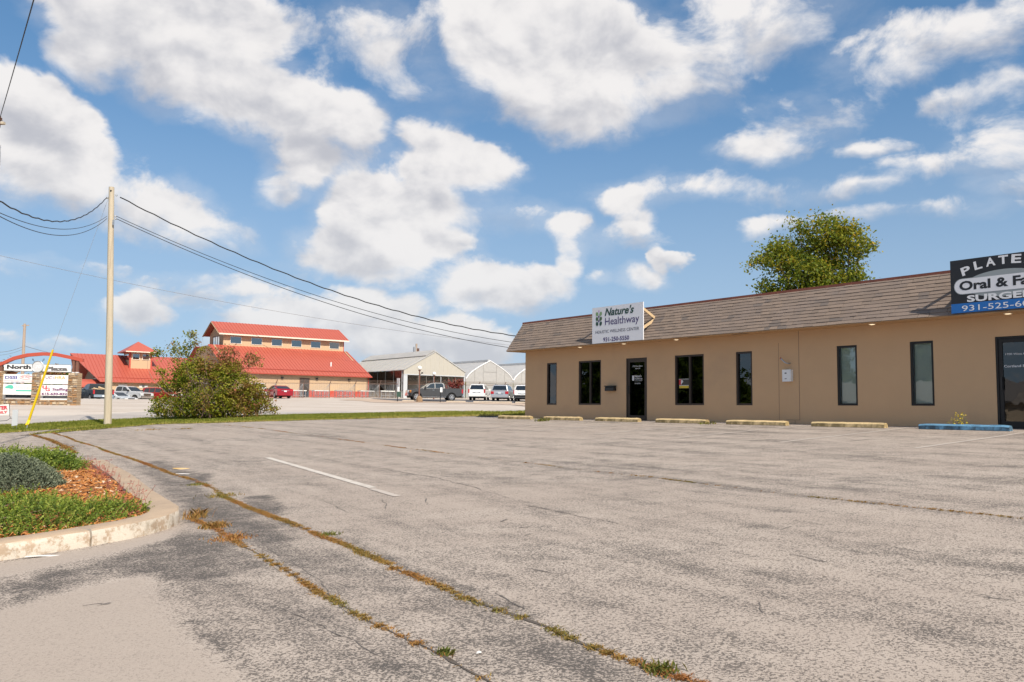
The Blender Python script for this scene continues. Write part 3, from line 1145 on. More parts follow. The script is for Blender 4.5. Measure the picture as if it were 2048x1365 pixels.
# ---- roof sign: holistic centre
M_SIGNWHITE = mat('sign_white', (0.70, 0.70, 0.73), 0.45, var=0.03, scale=2)
M_GREENDK = mat('print_dark_green', (0.012, 0.055, 0.040), 0.5, var=0.02)
M_GREENMD = mat('print_mid_green', (0.055, 0.115, 0.050), 0.5, var=0.02)
M_GREENLT = mat('print_light_green', (0.20, 0.32, 0.15), 0.5, var=0.02)
M_PURPLE = mat('print_purple', (0.055, 0.030, 0.14), 0.5, var=0.02)
M_LILAC = mat('print_lilac', (0.50, 0.36, 0.58), 0.5, var=0.02)
M_GREYPR = mat('print_grey', (0.055, 0.05, 0.08), 0.5, var=0.02)
M_WOOD = mat('raw_lumber', (0.50, 0.36, 0.21), 0.8, var=0.25, scale=3, stretch=(1, 1, 0.3))
YS = -0.635
sx0, sx1, sz0, sz1 = 4.580, 7.030, 2.650, 3.893
t = thing('roof_sign', "white Nature's Healthway sign propped on the mansard roof", 'sign', M=MBLD)
b = MB()
b.box(sx0, sx1, YS, YS + .03, sz0, sz1)
b.build('panel', M_SIGNWHITE, t)
b = MB()
for xx in (sx0 + .12, sx1 - .06):
    b.bar((xx, YS + .033 + .04, sz1 - .22), (xx, YS + .62, 3.40), .038, .085)
    b.bar((xx, YS + .57, 3.34), (xx, YS + .06, sz0 + .40), .038, .085)
    b.bar((xx, YS + .051, sz0 + .05), (xx, YS + .051, sz1 - .03), .04, .04)
b.bar((sx0 + .1, YS + .075, sz0 + .06), (sx1 - .1, YS + .075, sz0 + .06), .05, .05)
b.build('prop', M_WOOD, t)
kx = (sx1 - sx0) / 1275.0                       # the print, measured on the sign
kz = (sz1 - sz0) / 870.0


def SP(px, pz):
    return sx0 + px * kx, sz1 - pz * kz


yy = YS - .004
for k, (zc, m1) in enumerate(((397, M_GREENDK), (280, M_GREENMD), (160, M_GREENLT))):
    for sgn in (-1, 1):
        x_, z_ = SP(178 + sgn * 48, zc)
        b = MB()
        b.add(ell(x_, z_, 33 * kx, 54 * kz, sgn * -.40, yy, 14), [tuple(range(14))])
        b.build('leaf_print', m1, t)
for zc, m1, s_ in ((332, M_PURPLE, 1), (227, M_PURPLE, 1), (97, M_LILAC, .95)):
    x_, z_ = SP(178, zc)
    b = MB()
    b.add([(x_, yy, z_ - 42 * kz * s_), (x_ + 21 * kx, yy, z_), (x_, yy, z_ + 42 * kz * s_), (x_ - 21 * kx, yy, z_)], [(0, 1, 2, 3)])
    b.build('bud_print', m1, t)
for txt, px, pz, w_, h_, m1, kw in (("Nature's", 330, 231, 728, 195, M_GREENDK, dict(shear=.28, bold=.028)),
                                    ('Healthway', 340, 502, 842, 229, M_PURPLE, dict(bold=.004)),
                                    ('HOLISTIC WELLNESS CENTER', 92, 634, 1090, 72, M_GREYPR, dict(bold=.004)),
                                    ('931-250-5550', 292, 842, 650, 102, M_PURPLE, dict(bold=.022))):
    x_, z_ = SP(px, pz)
    lettering(txt, t, x_, z_, h=h_ * kz, w=w_ * kx, m=m1, y=yy + .002, **kw)

# ---- roof sign: oral surgery, cut by the edge of the picture
M_SIGNBLACK = mat('sign_black', (0.012, 0.012, 0.015), 0.35, var=0.2, scale=1.5)
M_SIGNBLUE = mat('sign_blue', (0.010, 0.13, 0.42), 0.4, var=0.03)
M_SIGNGREY = mat('sign_grey', (0.28, 0.31, 0.32), 0.45, var=0.03)
t = thing('roof_sign', 'black and blue PLATEAU Oral & Facial SURGERY sign on the roof', 'sign', M=MBLD)
YP = -0.66
ax0, ax1, az0, az1 = 16.925, 19.26, 2.668, 3.895
b = MB()
b.box(ax0, ax1, YP, YP + .05, az0, az1)
b.build('panel', M_SIGNBLACK, t)
b = MB()
b.box(ax0, ax1, YP - .003, YP - .0005, az0, az0 + .215)
b.build('blue_band', M_SIGNBLUE, t)
cxm = (ax0 + ax1) / 2
b = MB()
b.add([(cxm + 0.86 * math.cos(2 * math.pi * k / 48), YP - .0025, 3.27 + .30 * math.sin(2 * math.pi * k / 48)) for k in range(48)], [tuple(range(48))])
b.build('grey_oval', M_SIGNGREY, t)


def pill(x0, x1_, z0, z1_, y):
    r_ = (z1_ - z0) / 2
    zc = (z0 + z1_) / 2
    pts = [(x1_ - r_ + r_ * math.cos(a), y, zc + r_ * math.sin(a)) for a in np.linspace(-math.pi / 2, math.pi / 2, 14)]
    pts += [(x0 + r_ + r_ * math.cos(a), y, zc + r_ * math.sin(a)) for a in np.linspace(math.pi / 2, 3 * math.pi / 2, 14)]
    return pts


b = MB()
b.add(pill(ax0 + .075, ax1 - .075, 3.085, 3.455, YP - .0045), [tuple(range(28))])
b.build('pill_edge', M_SIGNGREY, t)
b = MB()
b.add(pill(ax0 + .09, ax1 - .09, 3.098, 3.442, YP - .006), [tuple(range(28))])
b.build('pill', M_SIGNWHITE, t)
lettering('Oral & Facial', t, ax0 + .20, 3.175, h=.22, w=1.95, m=M_SIGNBLACK, y=YP - .006, bold=.035)
word = 'PLATEAU'
for i, ch in enumerate(word):
    u_ = (i - 3) / 3.0
    x_ = cxm + u_ * 0.79
    z_ = 3.565 + .115 * (1 - u_ * u_)
    an = -u_ * 0.26
    M = frame((math.cos(an), 0, math.sin(an)), (-math.sin(an), 0, math.cos(an)), (x_, YP - .002, z_ - (.03 if abs(u_) > .9 else 0)))
    text_mesh(ch, M_WHITELET, t, M, height=.195, width=.205 if ch != 'L' else .175, bold=.03, align='CENTER')
lettering('SURGERY', t, ax0 + .36, 2.90, h=.155, w=1.66, m=M_WHITELET, y=YP - .002, bold=.035)
lettering('931-525-6000', t, ax0 + .24, 2.70, h=.13, w=1.74, m=M_WHITELET, y=YP - .004)
b = MB()
for xx in (ax0 + .06, ax1 - .08):
    b.bar((xx, YP + .09, az1 - .2), (xx, YP + .70, 3.40), .04, .09)
    b.bar((xx, YP + .65, 3.34), (xx, YP + .08, az0 + .40), .04, .09)
    b.bar((xx, YP + .072, az0 + .03), (xx, YP + .072, az1 - .03), .04, .04)
b.build('prop', M_WOOD, t)

# ---- wheel stops
def stop_mat(name, col, stain):  # stain: darker colour mixed in patches over the upright faces
    m_, B, bs = new_mat(name)
    co = coords(B)
    n1 = B.noise(B.v('MULTIPLY', co, (1.5, 1, 1)), 3.0, 6.0, 0.7)
    n2 = B.noise(co, 30.0, 4.0, 0.7)
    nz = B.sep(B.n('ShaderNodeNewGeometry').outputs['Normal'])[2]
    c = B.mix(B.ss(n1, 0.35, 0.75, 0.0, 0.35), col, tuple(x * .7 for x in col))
    side_tone = B.m('MULTIPLY', B.ss(n1, 0.36, 0.62), B.ss(nz, 0.75, 0.3))        # patchy darker tone on the upright faces, top left plain
    c = B.mix(B.m('MULTIPLY', side_tone, 0.85), c, stain)
    s = B.v('SCALE', c, None)
    B.put(s.node.inputs[3], B.m('MULTIPLY_ADD', B.m('SUBTRACT', n2, 0.5), 0.7, 1.0))
    B.put(bs.inputs['Base Color'], s)
    bs.inputs['Roughness'].default_value = 0.85
    return m_


M_YSTOP = stop_mat('faded_yellow_concrete', (0.68, 0.51, 0.27), (0.17, 0.125, 0.05))
M_BSTOP = stop_mat('faded_blue_concrete', (0.13, 0.30, 0.46), (0.02, 0.035, 0.05))


def stop_mesh(seed):
    r_ = random.Random(seed)
    b = MB()
    L_, n = 2.0, 12
    prof = [(-.085, 0), (-.085, .085), (-.055, .125), (.055, .125), (.085, .085), (.085, 0)]
    vs = []
    for i in range(n + 1):
        x = L_ * i / n
        for (y, z) in prof:
            k = .0 if 0 < i < n else .012
            vs.append((x, y + r_.uniform(-.004, .004), max(0, z - k) + (r_.uniform(-.005, .004) if z > 0 else 0)))
    fs = []
    m = len(prof)
    for i in range(n):
        for k in range(m - 1):
            fs.append((i * m + k, (i + 1) * m + k, (i + 1) * m + k + 1, i * m + k + 1))
    fs += [tuple(range(m)), tuple(reversed(range(n * m, (n + 1) * m)))]
    b.add(vs, fs)
    return b


STOP_LABELS = ['yellow wheel stop overhanging the left corner of the tan building, farthest of the row',
               'yellow wheel stop with green weeds at its left end, before the slim window',
               'yellow wheel stop standing in front of the lettered glass door',
               'yellow wheel stop below the window that holds the red and yellow sign',
               'yellow wheel stop below the slim window beside the white electrical box',
               'yellow wheel stop nearest the blue one, dark patches along its side']
for i, x in enumerate((-.62, 2.2, 4.98, 7.77, 10.53, 13.31, 16.17)):
    blue = i == 6
    P = BO + U * x - V * 0.77
    zz = Hz(P[0] + U[0], P[1] + U[1]) + 0.038
    M = frame(U, V, (P[0], P[1], zz)) @ Matrix.Rotation(R((.4, -.5, .2, .3, -.3, .5, .2)[i]), 4, 'Z')
    o = stop_mesh(i).build('wheel_stop', M_BSTOP if blue else M_YSTOP, None, M=M)
    tag(o, 'blue painted wheel stop with black patches before the dental surgery door' if blue else STOP_LABELS[i], 'wheel stop', 'wheel stops along the building')

# ---- painted lines
M_LINE = mat('worn_white_line', (0.50, 0.46, 0.415), 0.8, var=0.25, scale=14, dirt=((0.33, 0.28, 0.24), 0.95))
M_LINE_OLD = mat('ghost_white_line', (0.42, 0.37, 0.33), 0.85, var=0.2, scale=9, dirt=((0.29, 0.26, 0.235), 0.95))


def line(a, b_, w, m_):
    a, b_ = np.array(a, float), np.array(b_, float)
    d = (b_ - a) / np.linalg.norm(b_ - a)
    s = np.array([-d[1], d[0]]) * w / 2
    bb = MB()
    n = 10
    for i in range(n):
        p, q = a + (b_ - a) * i / n, a + (b_ - a) * (i + 1) / n
        bb.quad(*[(c[0], c[1], Hz(*c) + .041) for c in (p - s, q - s, q + s, p + s)])
    o = bb.build('painted_line', m_)
    tag(o, kind='structure')
    return o


line((-5.10, 18.05), (-1.93, 12.10), .12, M_LINE)
line((-1.93, 12.0), (-1.45, 11.1), .10, M_LINE_OLD)
for s_ in (1.85, 4.65, 7.40, 10.15, 12.95, 15.75, 18.6):
    p = BO + U * s_ - V * 0.45
    q = BO + U * s_ - V * 5.6
    line(q[:2], p[:2], .10, M_LINE_OLD)

# ================================================================== plants and the island bed
def leaf_cloud(lobes, leaf, per, rng, tintf, up=0.3, clump=0.22, aspect=0.55):
    """leaf-sized rhombs gathered in clumps through the lobes; lobes = (x, y, z, rx, ry, rz, amount)"""
    P, T = [], []
    for (x, y, z, rx, ry, rz, am) in lobes:
        m_ = max(6, int(per * am * (rx * ry * rz) ** (2 / 3) / 26))
        d = rng.normal(size=(m_, 3))
        d /= np.linalg.norm(d, axis=1)[:, None]
        rad = rng.uniform(0.35, 1.0, (m_, 1)) ** 0.6
        c = d * rad * np.array([rx, ry, rz])
        sz = rng.uniform(0.6, 1.35, m_)
        for k in range(m_):
            n_ = int(rng.integers(14, 40))
            q = rng.normal(size=(n_, 3)) * clump * sz[k] * np.array([1, 1, 0.75])
            P.append(c[k] + q + np.array([x, y, z]))
            T.append(np.full(n_, rng.normal()))
    P = np.concatenate(P)
    T = np.concatenate(T)
    n = len(P)
    nr = rng.normal(size=(n, 3)) + np.array([0, 0, up * 2])
    nr /= np.linalg.norm(nr, axis=1)[:, None]
    a = np.cross(nr, rng.normal(size=(n, 3)))
    a /= np.linalg.norm(a, axis=1)[:, None] + 1e-9
    b_ = np.cross(nr, a)
    s = leaf * rng.uniform(0.6, 1.3, (n, 1))
    fold = nr * s * 0.18
    vs = np.stack([P - a * s, P + b_ * s * aspect + fold, P + a * s, P - b_ * s * aspect + fold], 1).reshape(-1, 3)
    fs = np.arange(4 * n).reshape(n, 4)
    tint = np.clip(tintf(P, T, rng), 0, 1)
    return vs, fs, np.repeat(tint, 4)


def limbs(b, base, tips, r0, rng, bend=0.25, n=5):
    base = np.array(base, float)
    for tp in tips:
        tp = np.array(tp, float)
        pts, rs = [], []
        off = rng.normal(size=3) * bend * np.linalg.norm(tp - base) * 0.3
        for i in range(n + 1):
            t = i / n
            pts.append(base + (tp - base) * t + off * math.sin(math.pi * t) * (1, 1, .4))
            rs.append(r0 * (1 - 0.85 * t))
        b.tube(pts, rs, 6, False)


M_BARK = mat('grey_bark', (0.16, 0.125, 0.10), 0.9, var=0.3, scale=8, stretch=(1, 1, .25))
M_TWIG = mat('dry_twig', (0.20, 0.13, 0.10), 0.9, var=0.3, scale=5)
GREENS = [(0.0, (0.045, 0.080, 0.012)), (0.35, (0.110, 0.160, 0.016)), (0.62, (0.230, 0.245, 0.020)), (0.82, (0.36, 0.285, 0.025)), (1.0, (0.48, 0.27, 0.03))]
M_TREELEAF = leaf_mat('turning_leaf', GREENS, .55, .42)
BUSHC = [(0.0, (0.040, 0.080, 0.012)), (0.30, (0.10, 0.155, 0.014)), (0.52, (0.28, 0.285, 0.022)), (0.68, (0.27, 0.21, 0.04)), (0.85, (0.28, 0.135, 0.06)), (1.0, (0.30, 0.13, 0.075))]
M_BUSHLEAF = leaf_mat('bush_leaf', BUSHC, .55, .42)


def lobe_at(px, py, rx, ry, Y, dy=0.0, amount=1.0, depth=1.0):
    c = at(px, py, Y)
    k = Y / F_PX
    return (c[0], c[1] + dy, c[2], rx * k, (rx + ry) / 2 * k * depth, ry * k, amount)


# tree behind the shop
rng = np.random.default_rng(11)
TY = 45.0
lobes = [lobe_at(px, py, rx, ry, TY, dy, am) for px, py, rx, ry, dy, am in (
    (1652, 472, 55, 34, 0, 1), (1578, 505, 48, 28, .4, 1), (1690, 486, 40, 34, -.4, 1), (1548, 520, 30, 26, -.5, .8), (1602, 552, 62, 40, -.3, 1.1),
    (1682, 545, 46, 40, .3, 1), (1534, 575, 24, 18, .2, .9), (1708, 568, 22, 24, -.2, .8), (1600, 447, 22, 12, .3, .6), (1630, 520, 60, 50, .9, .8),
    (1640, 600, 95, 34, 0, 1), (1722, 505, 12, 14, 0, .5), (1738, 494, 6, 5, 0, .5), (1510, 528, 12, 9, 0, .5), (1655, 438, 22, 9, .2, .6), (1580, 600, 50, 30, 0, .9))]
vs, fs, tn = leaf_cloud(lobes, 0.092, 1750, rng, lambda P, T, r: 0.50 + 0.13 * T + 0.12 * r.normal(size=len(P)) + 0.035 * (P[:, 2] - 8), clump=0.27)
tc = at(1628, 600, TY)
tree = thing('leafy_tree', 'round green and yellowing tree rising behind the shingled roof', 'tree', (tc[0], tc[1], Hz(tc[0], tc[1])))
off = np.array([tc[0], tc[1], Hz(tc[0], tc[1])])
mesh_np('crown', vs - off, fs, M_TREELEAF, tree, tn)
b = MB()
b.tube([(0, 0, -.2), (.05, .05, 2.5), (0, 0, 5.0)], [.26, .20, .15], 10)
limbs(b, (0, 0, 4.0), [np.array(l[:3]) - off for l in lobes[:12]], .10, rng)
for px, py in ((1735, 478), (1738, 492), (1710, 468), (1548, 476), (1568, 474), (1612, 440)):
    limbs(b, np.array(lobes[9][:3]) - off, [at(px, py, TY) - off], .045, rng, .15)
b.build('trunk', M_BARK, tree)

# big untidy bush at the verge
rng = np.random.default_rng(23)
BY = 45.6
bl = [lobe_at(px, py, rx, ry, BY, dy, am, .8) for px, py, rx, ry, dy, am in (
    (428, 736, 46, 24, 0, .7), (392, 756, 52, 34, -.3, .8), (470, 775, 52, 36, -.3, .9), (352, 768, 30, 26, 0, .6), (345, 815, 38, 22, -.4, .9),
    (430, 805, 70, 32, -.5, .9), (500, 800, 40, 34, -.3, 1), (362, 712, 22, 18, .1, .5), (380, 690, 8, 9, 0, .5), (347, 700, 6, 16, 0, .3), (322, 745, 6, 6, 0, .5),
    (524, 808, 18, 17, -.2, .7), (500, 722, 22, 14, .2, .6), (328, 803, 18, 8, -.1, .5), (312, 822, 12, 6, 0, .4), (312, 708, 8, 5, 0, .4),
    (445, 745, 46, 30, .2, .6), (388, 815, 40, 24, -.6, 1.0), (455, 706, 26, 10, .1, .4), (412, 704, 20, 9, 0, .35), (540, 822, 12, 10, -.1, .4), (383, 672, 5, 5, 0, .6), (460, 815, 50, 24, -.6, .9))]
bc = at(425, 836.5, BY)
boff = np.array([bc[0], bc[1], Hz(bc[0], bc[1]) + .05])


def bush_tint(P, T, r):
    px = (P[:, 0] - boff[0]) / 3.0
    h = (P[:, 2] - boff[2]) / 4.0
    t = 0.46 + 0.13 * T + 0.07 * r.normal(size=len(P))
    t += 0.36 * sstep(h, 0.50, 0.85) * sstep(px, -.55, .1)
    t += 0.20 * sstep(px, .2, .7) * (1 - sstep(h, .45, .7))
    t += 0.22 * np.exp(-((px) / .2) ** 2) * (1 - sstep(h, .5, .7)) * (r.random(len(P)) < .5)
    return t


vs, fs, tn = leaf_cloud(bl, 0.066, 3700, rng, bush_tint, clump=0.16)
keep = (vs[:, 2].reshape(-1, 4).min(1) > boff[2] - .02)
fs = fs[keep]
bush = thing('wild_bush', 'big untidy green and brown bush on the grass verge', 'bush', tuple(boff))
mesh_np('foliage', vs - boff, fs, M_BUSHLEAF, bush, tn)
b = MB()
for k in range(46):
    a = rng.uniform(0, 2 * math.pi)
    base = (rng.normal() * .5, rng.normal() * .35, -.1)
    l_ = bl[rng.integers(0, len(bl))]
    tip = np.array(l_[:3]) - boff + rng.normal(size=3) * .35
    limbs(b, base, [tip], rng.uniform(.015, .032), rng, .5, 5)
for px, py in ((383, 668), (346, 690), (312, 706), (318, 742), (306, 803), (308, 826), (553, 806), (550, 822), (520, 716), (405, 676)):
    limbs(b, (0, 0, .5), [at(px, py, BY) - boff], .02, rng, .3, 5)
for k in range(150):
    base = np.array([rng.normal() * .8, -1.0 + rng.normal() * .25, abs(rng.normal()) * .6])
    limbs(b, base, [base + np.array([rng.normal() * .5, rng.normal() * .3, rng.uniform(.3, 1.1)])], .010, rng, .4, 3)
b.build('stems', M_TWIG, bush)

# ---- concrete kerb of the island
CURB = [(-9.6, 1.4), (-7.2, 4.1), (-5.6, 6.15), (-4.85, 7.17), (-4.26, 7.86), (-3.97, 8.20), (-3.70, 8.62), (-3.585, 9.05), (-3.60, 9.42), (-3.72, 9.75),
        (-4.63, 11.28), (-6.12, 13.92), (-7.99, 16.98)]
CURB_END = (-8.62, 17.22)


def offset_path(pts, d):
    out = []
    for i in range(len(pts)):
        a = np.array(pts[max(i - 1, 0)])
        c = np.array(pts[min(i + 1, len(pts) - 1)])
        t_ = (c - a) / np.linalg.norm(c - a)
        out.append(tuple(np.array(pts[i]) + np.array([-t_[1], t_[0]]) * d))
    return out


M_KERB, B, bs = new_mat('weathered_kerb')
co = coords(B)
n1 = B.noise(co, 2.2, 7.0, 0.68)
n2 = B.noise(co, 9.0, 6.0, 0.72)
n3 = B.noise(co, 90.0, 4.0, 0.7)
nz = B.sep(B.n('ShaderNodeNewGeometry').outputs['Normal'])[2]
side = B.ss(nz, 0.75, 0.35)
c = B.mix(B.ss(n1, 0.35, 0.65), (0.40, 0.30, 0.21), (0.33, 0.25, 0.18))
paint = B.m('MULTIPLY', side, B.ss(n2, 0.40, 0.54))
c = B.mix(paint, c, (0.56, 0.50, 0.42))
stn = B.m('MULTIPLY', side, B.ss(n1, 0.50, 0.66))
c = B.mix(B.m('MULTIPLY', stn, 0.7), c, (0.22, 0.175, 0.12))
s = B.v('SCALE', c, None)
B.put(s.node.inputs[3], B.m('MULTIPLY_ADD', B.m('SUBTRACT', n3, 0.5), 0.5, 1.0))
B.put(bs.inputs['Base Color'], s)
bs.inputs['Roughness'].default_value = 0.9
bp = B.n('ShaderNodeBump')
bp.inputs['Distance'].default_value = 0.006
B.put(bp.inputs['Height'], B.m('ADD', n2, B.m('MULTIPLY', n3, 0.4)))
B.put(bs.inputs['Normal'], bp.outputs[0])


def densify(pts, step):
    out = []
    for a, c in zip(pts[:-1], pts[1:]):
        a, c = np.array(a), np.array(c)
        n_ = max(1, int(np.linalg.norm(c - a) / step))
        out += [tuple(a + (c - a) * i / n_) for i in range(n_)]
    return out + [tuple(pts[-1])]


kerb = thing('island_kerb', None, None, (0, 0, 0))
tag(kerb, kind='structure')
KH = 0.155
dense = densify(CURB + [CURB_END], 0.16)
brk = min(range(len(dense)), key=lambda i: np.hypot(dense[i][0] + 3.97, dense[i][1] - 8.18))
rk = random.Random(5)


def kerb_piece(pts, name):
    W_ = 0.31
    outer = pts
    rows = []
    prof = [(0.0, -0.05), (0.0, 0.6), (0.012, 0.93), (0.03, 1.0), (W_ - .02, 1.0), (W_, .95), (W_, 0.1)]
    for d_, hh in prof:
        op = offset_path(outer, d_)
        rows.append([(p[0] + rk.uniform(-.004, .004), p[1] + rk.uniform(-.004, .004), Hz(*p) + .035 + KH * hh + rk.uniform(-.003, .003)) for p in op])
    b = MB()
    n_, m_ = len(outer), len(prof)
    vs = [rows[j][i] for i in range(n_) for j in range(m_)]
    fs = [(i * m_ + j, (i + 1) * m_ + j, (i + 1) * m_ + j + 1, i * m_ + j + 1) for i in range(n_ - 1) for j in range(m_ - 1)]
    fs += [tuple(range(m_)), tuple(reversed(range((n_ - 1) * m_, n_ * m_)))]
    b.add(vs, fs)
    o = b.build(name, M_KERB, kerb, smooth=True)
    return o


p1_ = dense[:brk + 1]
p2_ = dense[brk:]
d0 = (np.array(p2_[1]) - np.array(p2_[0]))
d0 /= np.linalg.norm(d0)
p2_[0] = tuple(np.array(p2_[0]) + d0 * 0.022)
kerb_piece(p1_, 'kerb_segment')
kerb_piece(p2_, 'kerb_segment')

# bed
inner = offset_path(CURB, 0.30)
BED = inner + [(-8.7, 17.0), (-16, 17.5), (-16, 2.0)]


def bed_h(x, y):
    return H(x, y) + 0.035 + 0.10 + 0.035 * np.sin(x * 2.3) * np.sin(y * 1.9)


X, Y = np.meshgrid(np.arange(-16, -3, .18), np.arange(1.5, 18, .18))
P = np.stack([X.ravel(), Y.ravel(), bed_h(X, Y).ravel()], -1)
idx = np.arange(X.size).reshape(X.shape)
q = np.stack([idx[:-1, :-1], idx[:-1, 1:], idx[1:, 1:], idx[1:, :-1]], -1).reshape(-1, 4)
ins = sdf_poly(P[:, 0], P[:, 1], BED) > -0.16
q = q[ins[q].all(1)]
tag(mesh_np('planting_bed', P, q, M_SOIL, smooth=True), kind='structure')

# wood chips
rng = np.random.default_rng(4)


def scatter(poly, n, pad=0.0):
    poly = np.array(poly)
    lo, hi = poly.min(0), poly.max(0)
    p = rng.uniform(lo, hi, (n, 2))
    return p[sdf_poly(p[:, 0], p[:, 1], poly) > pad]


def chips(pts, z, size, thick, rng):
    n = len(pts)
    a = rng.uniform(0, 2 * math.pi, n)
    tl = rng.normal(0, .35, (n, 2))
    s = size * rng.uniform(.5, 1.4, n)
    w = s * rng.uniform(.3, .7, n)
    ux = np.stack([np.cos(a), np.sin(a), tl[:, 0]], -1)
    uy = np.stack([-np.sin(a), np.cos(a), tl[:, 1]], -1)
    c = np.column_stack([pts, z])
    h = np.array([0, 0, 1.0]) * thick
    A = c - ux * s[:, None] - uy * w[:, None]
    Bq = c + ux * s[:, None] - uy * w[:, None] * .7
    Cq = c + ux * s[:, None] * .9 + uy * w[:, None]
    D = c - ux * s[:, None] * .8 + uy * w[:, None]
    vs = np.stack([A, Bq, Cq, D, A + h, Bq + h, Cq + h, D + h], 1).reshape(-1, 3)
    f = np.array([(4, 5, 6, 7), (0, 1, 5, 4), (1, 2, 6, 5), (2, 3, 7, 6), (3, 0, 4, 7)])
    fs = (np.arange(n)[:, None, None] * 8 + f).reshape(-1, 4)
    return vs, fs


CHIPC = [(0.0, (0.16, 0.055, 0.018)), (0.4, (0.42, 0.16, 0.045)), (0.8, (0.52, 0.24, 0.075)), (1.0, (0.62, 0.48, 0.34))]
M_CHIP = leaf_mat('wood_chip', CHIPC, 0.85, 0.0)
pts = scatter([p for p in BED if p[0] > -11] + [(-11, 17), (-11, 3)], 26000, .01)
pts = pts[(pts[:, 0] > -10.5)]
z = bed_h(pts[:, 0], pts[:, 1]) + rng.uniform(0.004, .03, len(pts))
vs, fs = chips(pts, z, 0.026, 0.008, rng)
tag(mesh_np('wood_chips', vs, fs, M_CHIP, tint=np.repeat(np.clip(rng.normal(.5, .25, len(pts)), 0, 1), 8)), kind='stuff')


def sprigs(base, dirs, length, rng, needles=9, wid=0.010, spread=0.55):
    """feathery sprays: a bent stem with small pointed scale leaves along it"""
    n = len(base)
    d = dirs / (np.linalg.norm(dirs, axis=1)[:, None] + 1e-9)
    L_ = length * rng.uniform(.6, 1.3, (n, 1))
    a = np.cross(d, rng.normal(size=(n, 3)))
    a /= np.linalg.norm(a, axis=1)[:, None] + 1e-9
    b_ = np.cross(d, a)
    V_, F_, K_ = [], [], []
    for k in range(needles):
        t = (k + .3) / needles
        o = base + d * L_ * t + np.array([0, 0, 1]) * (L_ * t * t * .18)
        ph = rng.uniform(0, 2 * math.pi, (n, 1))
        sd_ = a * np.cos(ph) + b_ * np.sin(ph)
        l = L_ * (0.42 * (1 - t * .6)) * rng.uniform(.6, 1.2, (n, 1))
        tip = o + (d * .75 + sd_ * spread) * l
        w = np.cross(d, sd_) * wid * rng.uniform(.7, 1.2, (n, 1))
        V_.append(np.stack([o - w * .5, o + (tip - o) * .45 - w, tip, o + (tip - o) * .45 + w], 1))
        K_.append(np.full(n, t))
    V_ = np.stack(V_, 1).reshape(-1, 3)
    m_ = n * needles
    return V_, np.arange(4 * m_).reshape(m_, 4), np.stack(K_, 1).reshape(-1)


def mound_heights(p, poly, hmax, edge, rng, lump=0.08):
    d = sdf_poly(p[:, 0], p[:, 1], poly)
    return np.clip(d / edge, 0, 1) ** .6 * hmax + lump * (np.sin(p[:, 0] * 5 + 1) * np.sin(p[:, 1] * 4.3) * .5 + .25) * np.clip(d / edge, 0, 1)


JUNC = [(0.0, (0.045, 0.085, 0.018)), (0.40, (0.105, 0.165, 0.022)), (0.75, (0.20, 0.26, 0.032)), (1.0, (0.33, 0.34, 0.07))]
M_JUN = leaf_mat('juniper_green', JUNC, 0.6, 0.25)
BLUC = [(0.0, (0.06, 0.08, 0.045)), (0.5, (0.16, 0.19, 0.125)), (1.0, (0.28, 0.31, 0.20))]
M_BLU = leaf_mat('juniper_blue', BLUC, 0.6, 0.15)


def juniper(name, label, poly, hmax, edge, n, length, m_, wid, needles, tb, flat=1.0, lump=.08, seed=1):
    global rng
    rng = np.random.default_rng(seed)
    poly = np.array(poly)
    p = scatter(poly, n)
    h = mound_heights(p, poly, hmax, edge, rng, lump)
    eps = .05
    gx = (mound_heights(p + [eps, 0], poly, hmax, edge, rng, lump) - h) / eps
    gy = (mound_heights(p + [0, eps], poly, hmax, edge, rng, lump) - h) / eps
    depth = rng.random(len(p)) ** 2.2
    z = bed_h(p[:, 0], p[:, 1]) + h * (1 - .75 * depth) - length * .35
    dirs = np.column_stack([-gx * flat, -gy * flat, np.full(len(p), .55)]) + rng.normal(size=(len(p), 3)) * np.array([.55, .55, .25])
    c = poly.mean(0)
    dirs[:, :2] += (p - c) * .25
    vs, fs, kt = sprigs(np.column_stack([p, z]), dirs, length, rng, needles, wid)
    tt = np.repeat(rng.normal(tb, .14, len(p)), needles) + (kt - .5) * .45 + np.repeat(-.12 * depth, needles)
    o0 = np.array([c[0], c[1], float(bed_h(c[0], c[1]))])
    t = thing(name, label, 'shrub', tuple(o0))
    mesh_np('foliage', vs - o0, fs, m_, t, np.repeat(np.clip(tt, 0, 1), 4))
    b = MB()
    for k in range(60):
        i = rng.integers(0, len(p))
        e_ = np.array([p[i, 0], p[i, 1], z[i] + .02]) - o0
        limbs(b, (rng.normal() * .1, rng.normal() * .1, 0.0), [e_], .012, rng, .15, 4)
    b.build('stems', M_TWIG, t)
    return t


FRONT_J = [(-9.0, 3.2), (-6.0, 6.55), (-5.0, 7.72), (-4.62, 8.22), (-4.30, 8.62), (-4.05, 9.0), (-4.0, 9.5), (-4.25, 9.9), (-4.65, 10.15), (-5.05, 10.2), (-5.6, 10.65), (-6.3, 10.95), (-7.5, 10.95), (-10, 10.6)]
juniper('creeping_juniper', 'wide bright green creeping juniper spilling over the near kerb', FRONT_J, .13, .40, 15500, .155, M_JUN, .0085, 12, .60, lump=.15, seed=31)
BACK_J = [(-12.5, 14.2), (-9.2, 14.6), (-8.2, 14.9), (-7.75, 15.4), (-7.9, 15.9), (-8.3, 16.5), (-9.5, 17.1), (-13, 17.3)]
juniper('creeping_juniper', 'green creeping juniper at the far end of the planting bed', BACK_J, .26, .5, 9000, .20, M_JUN, .012, 9, .50, seed=32)
BLUE_J = [(-8.7, 12.0), (-7.6, 11.75), (-6.85, 11.8), (-6.5, 12.2), (-6.55, 12.7), (-7.2, 13.25), (-8.2, 13.4), (-9.0, 13.0)]
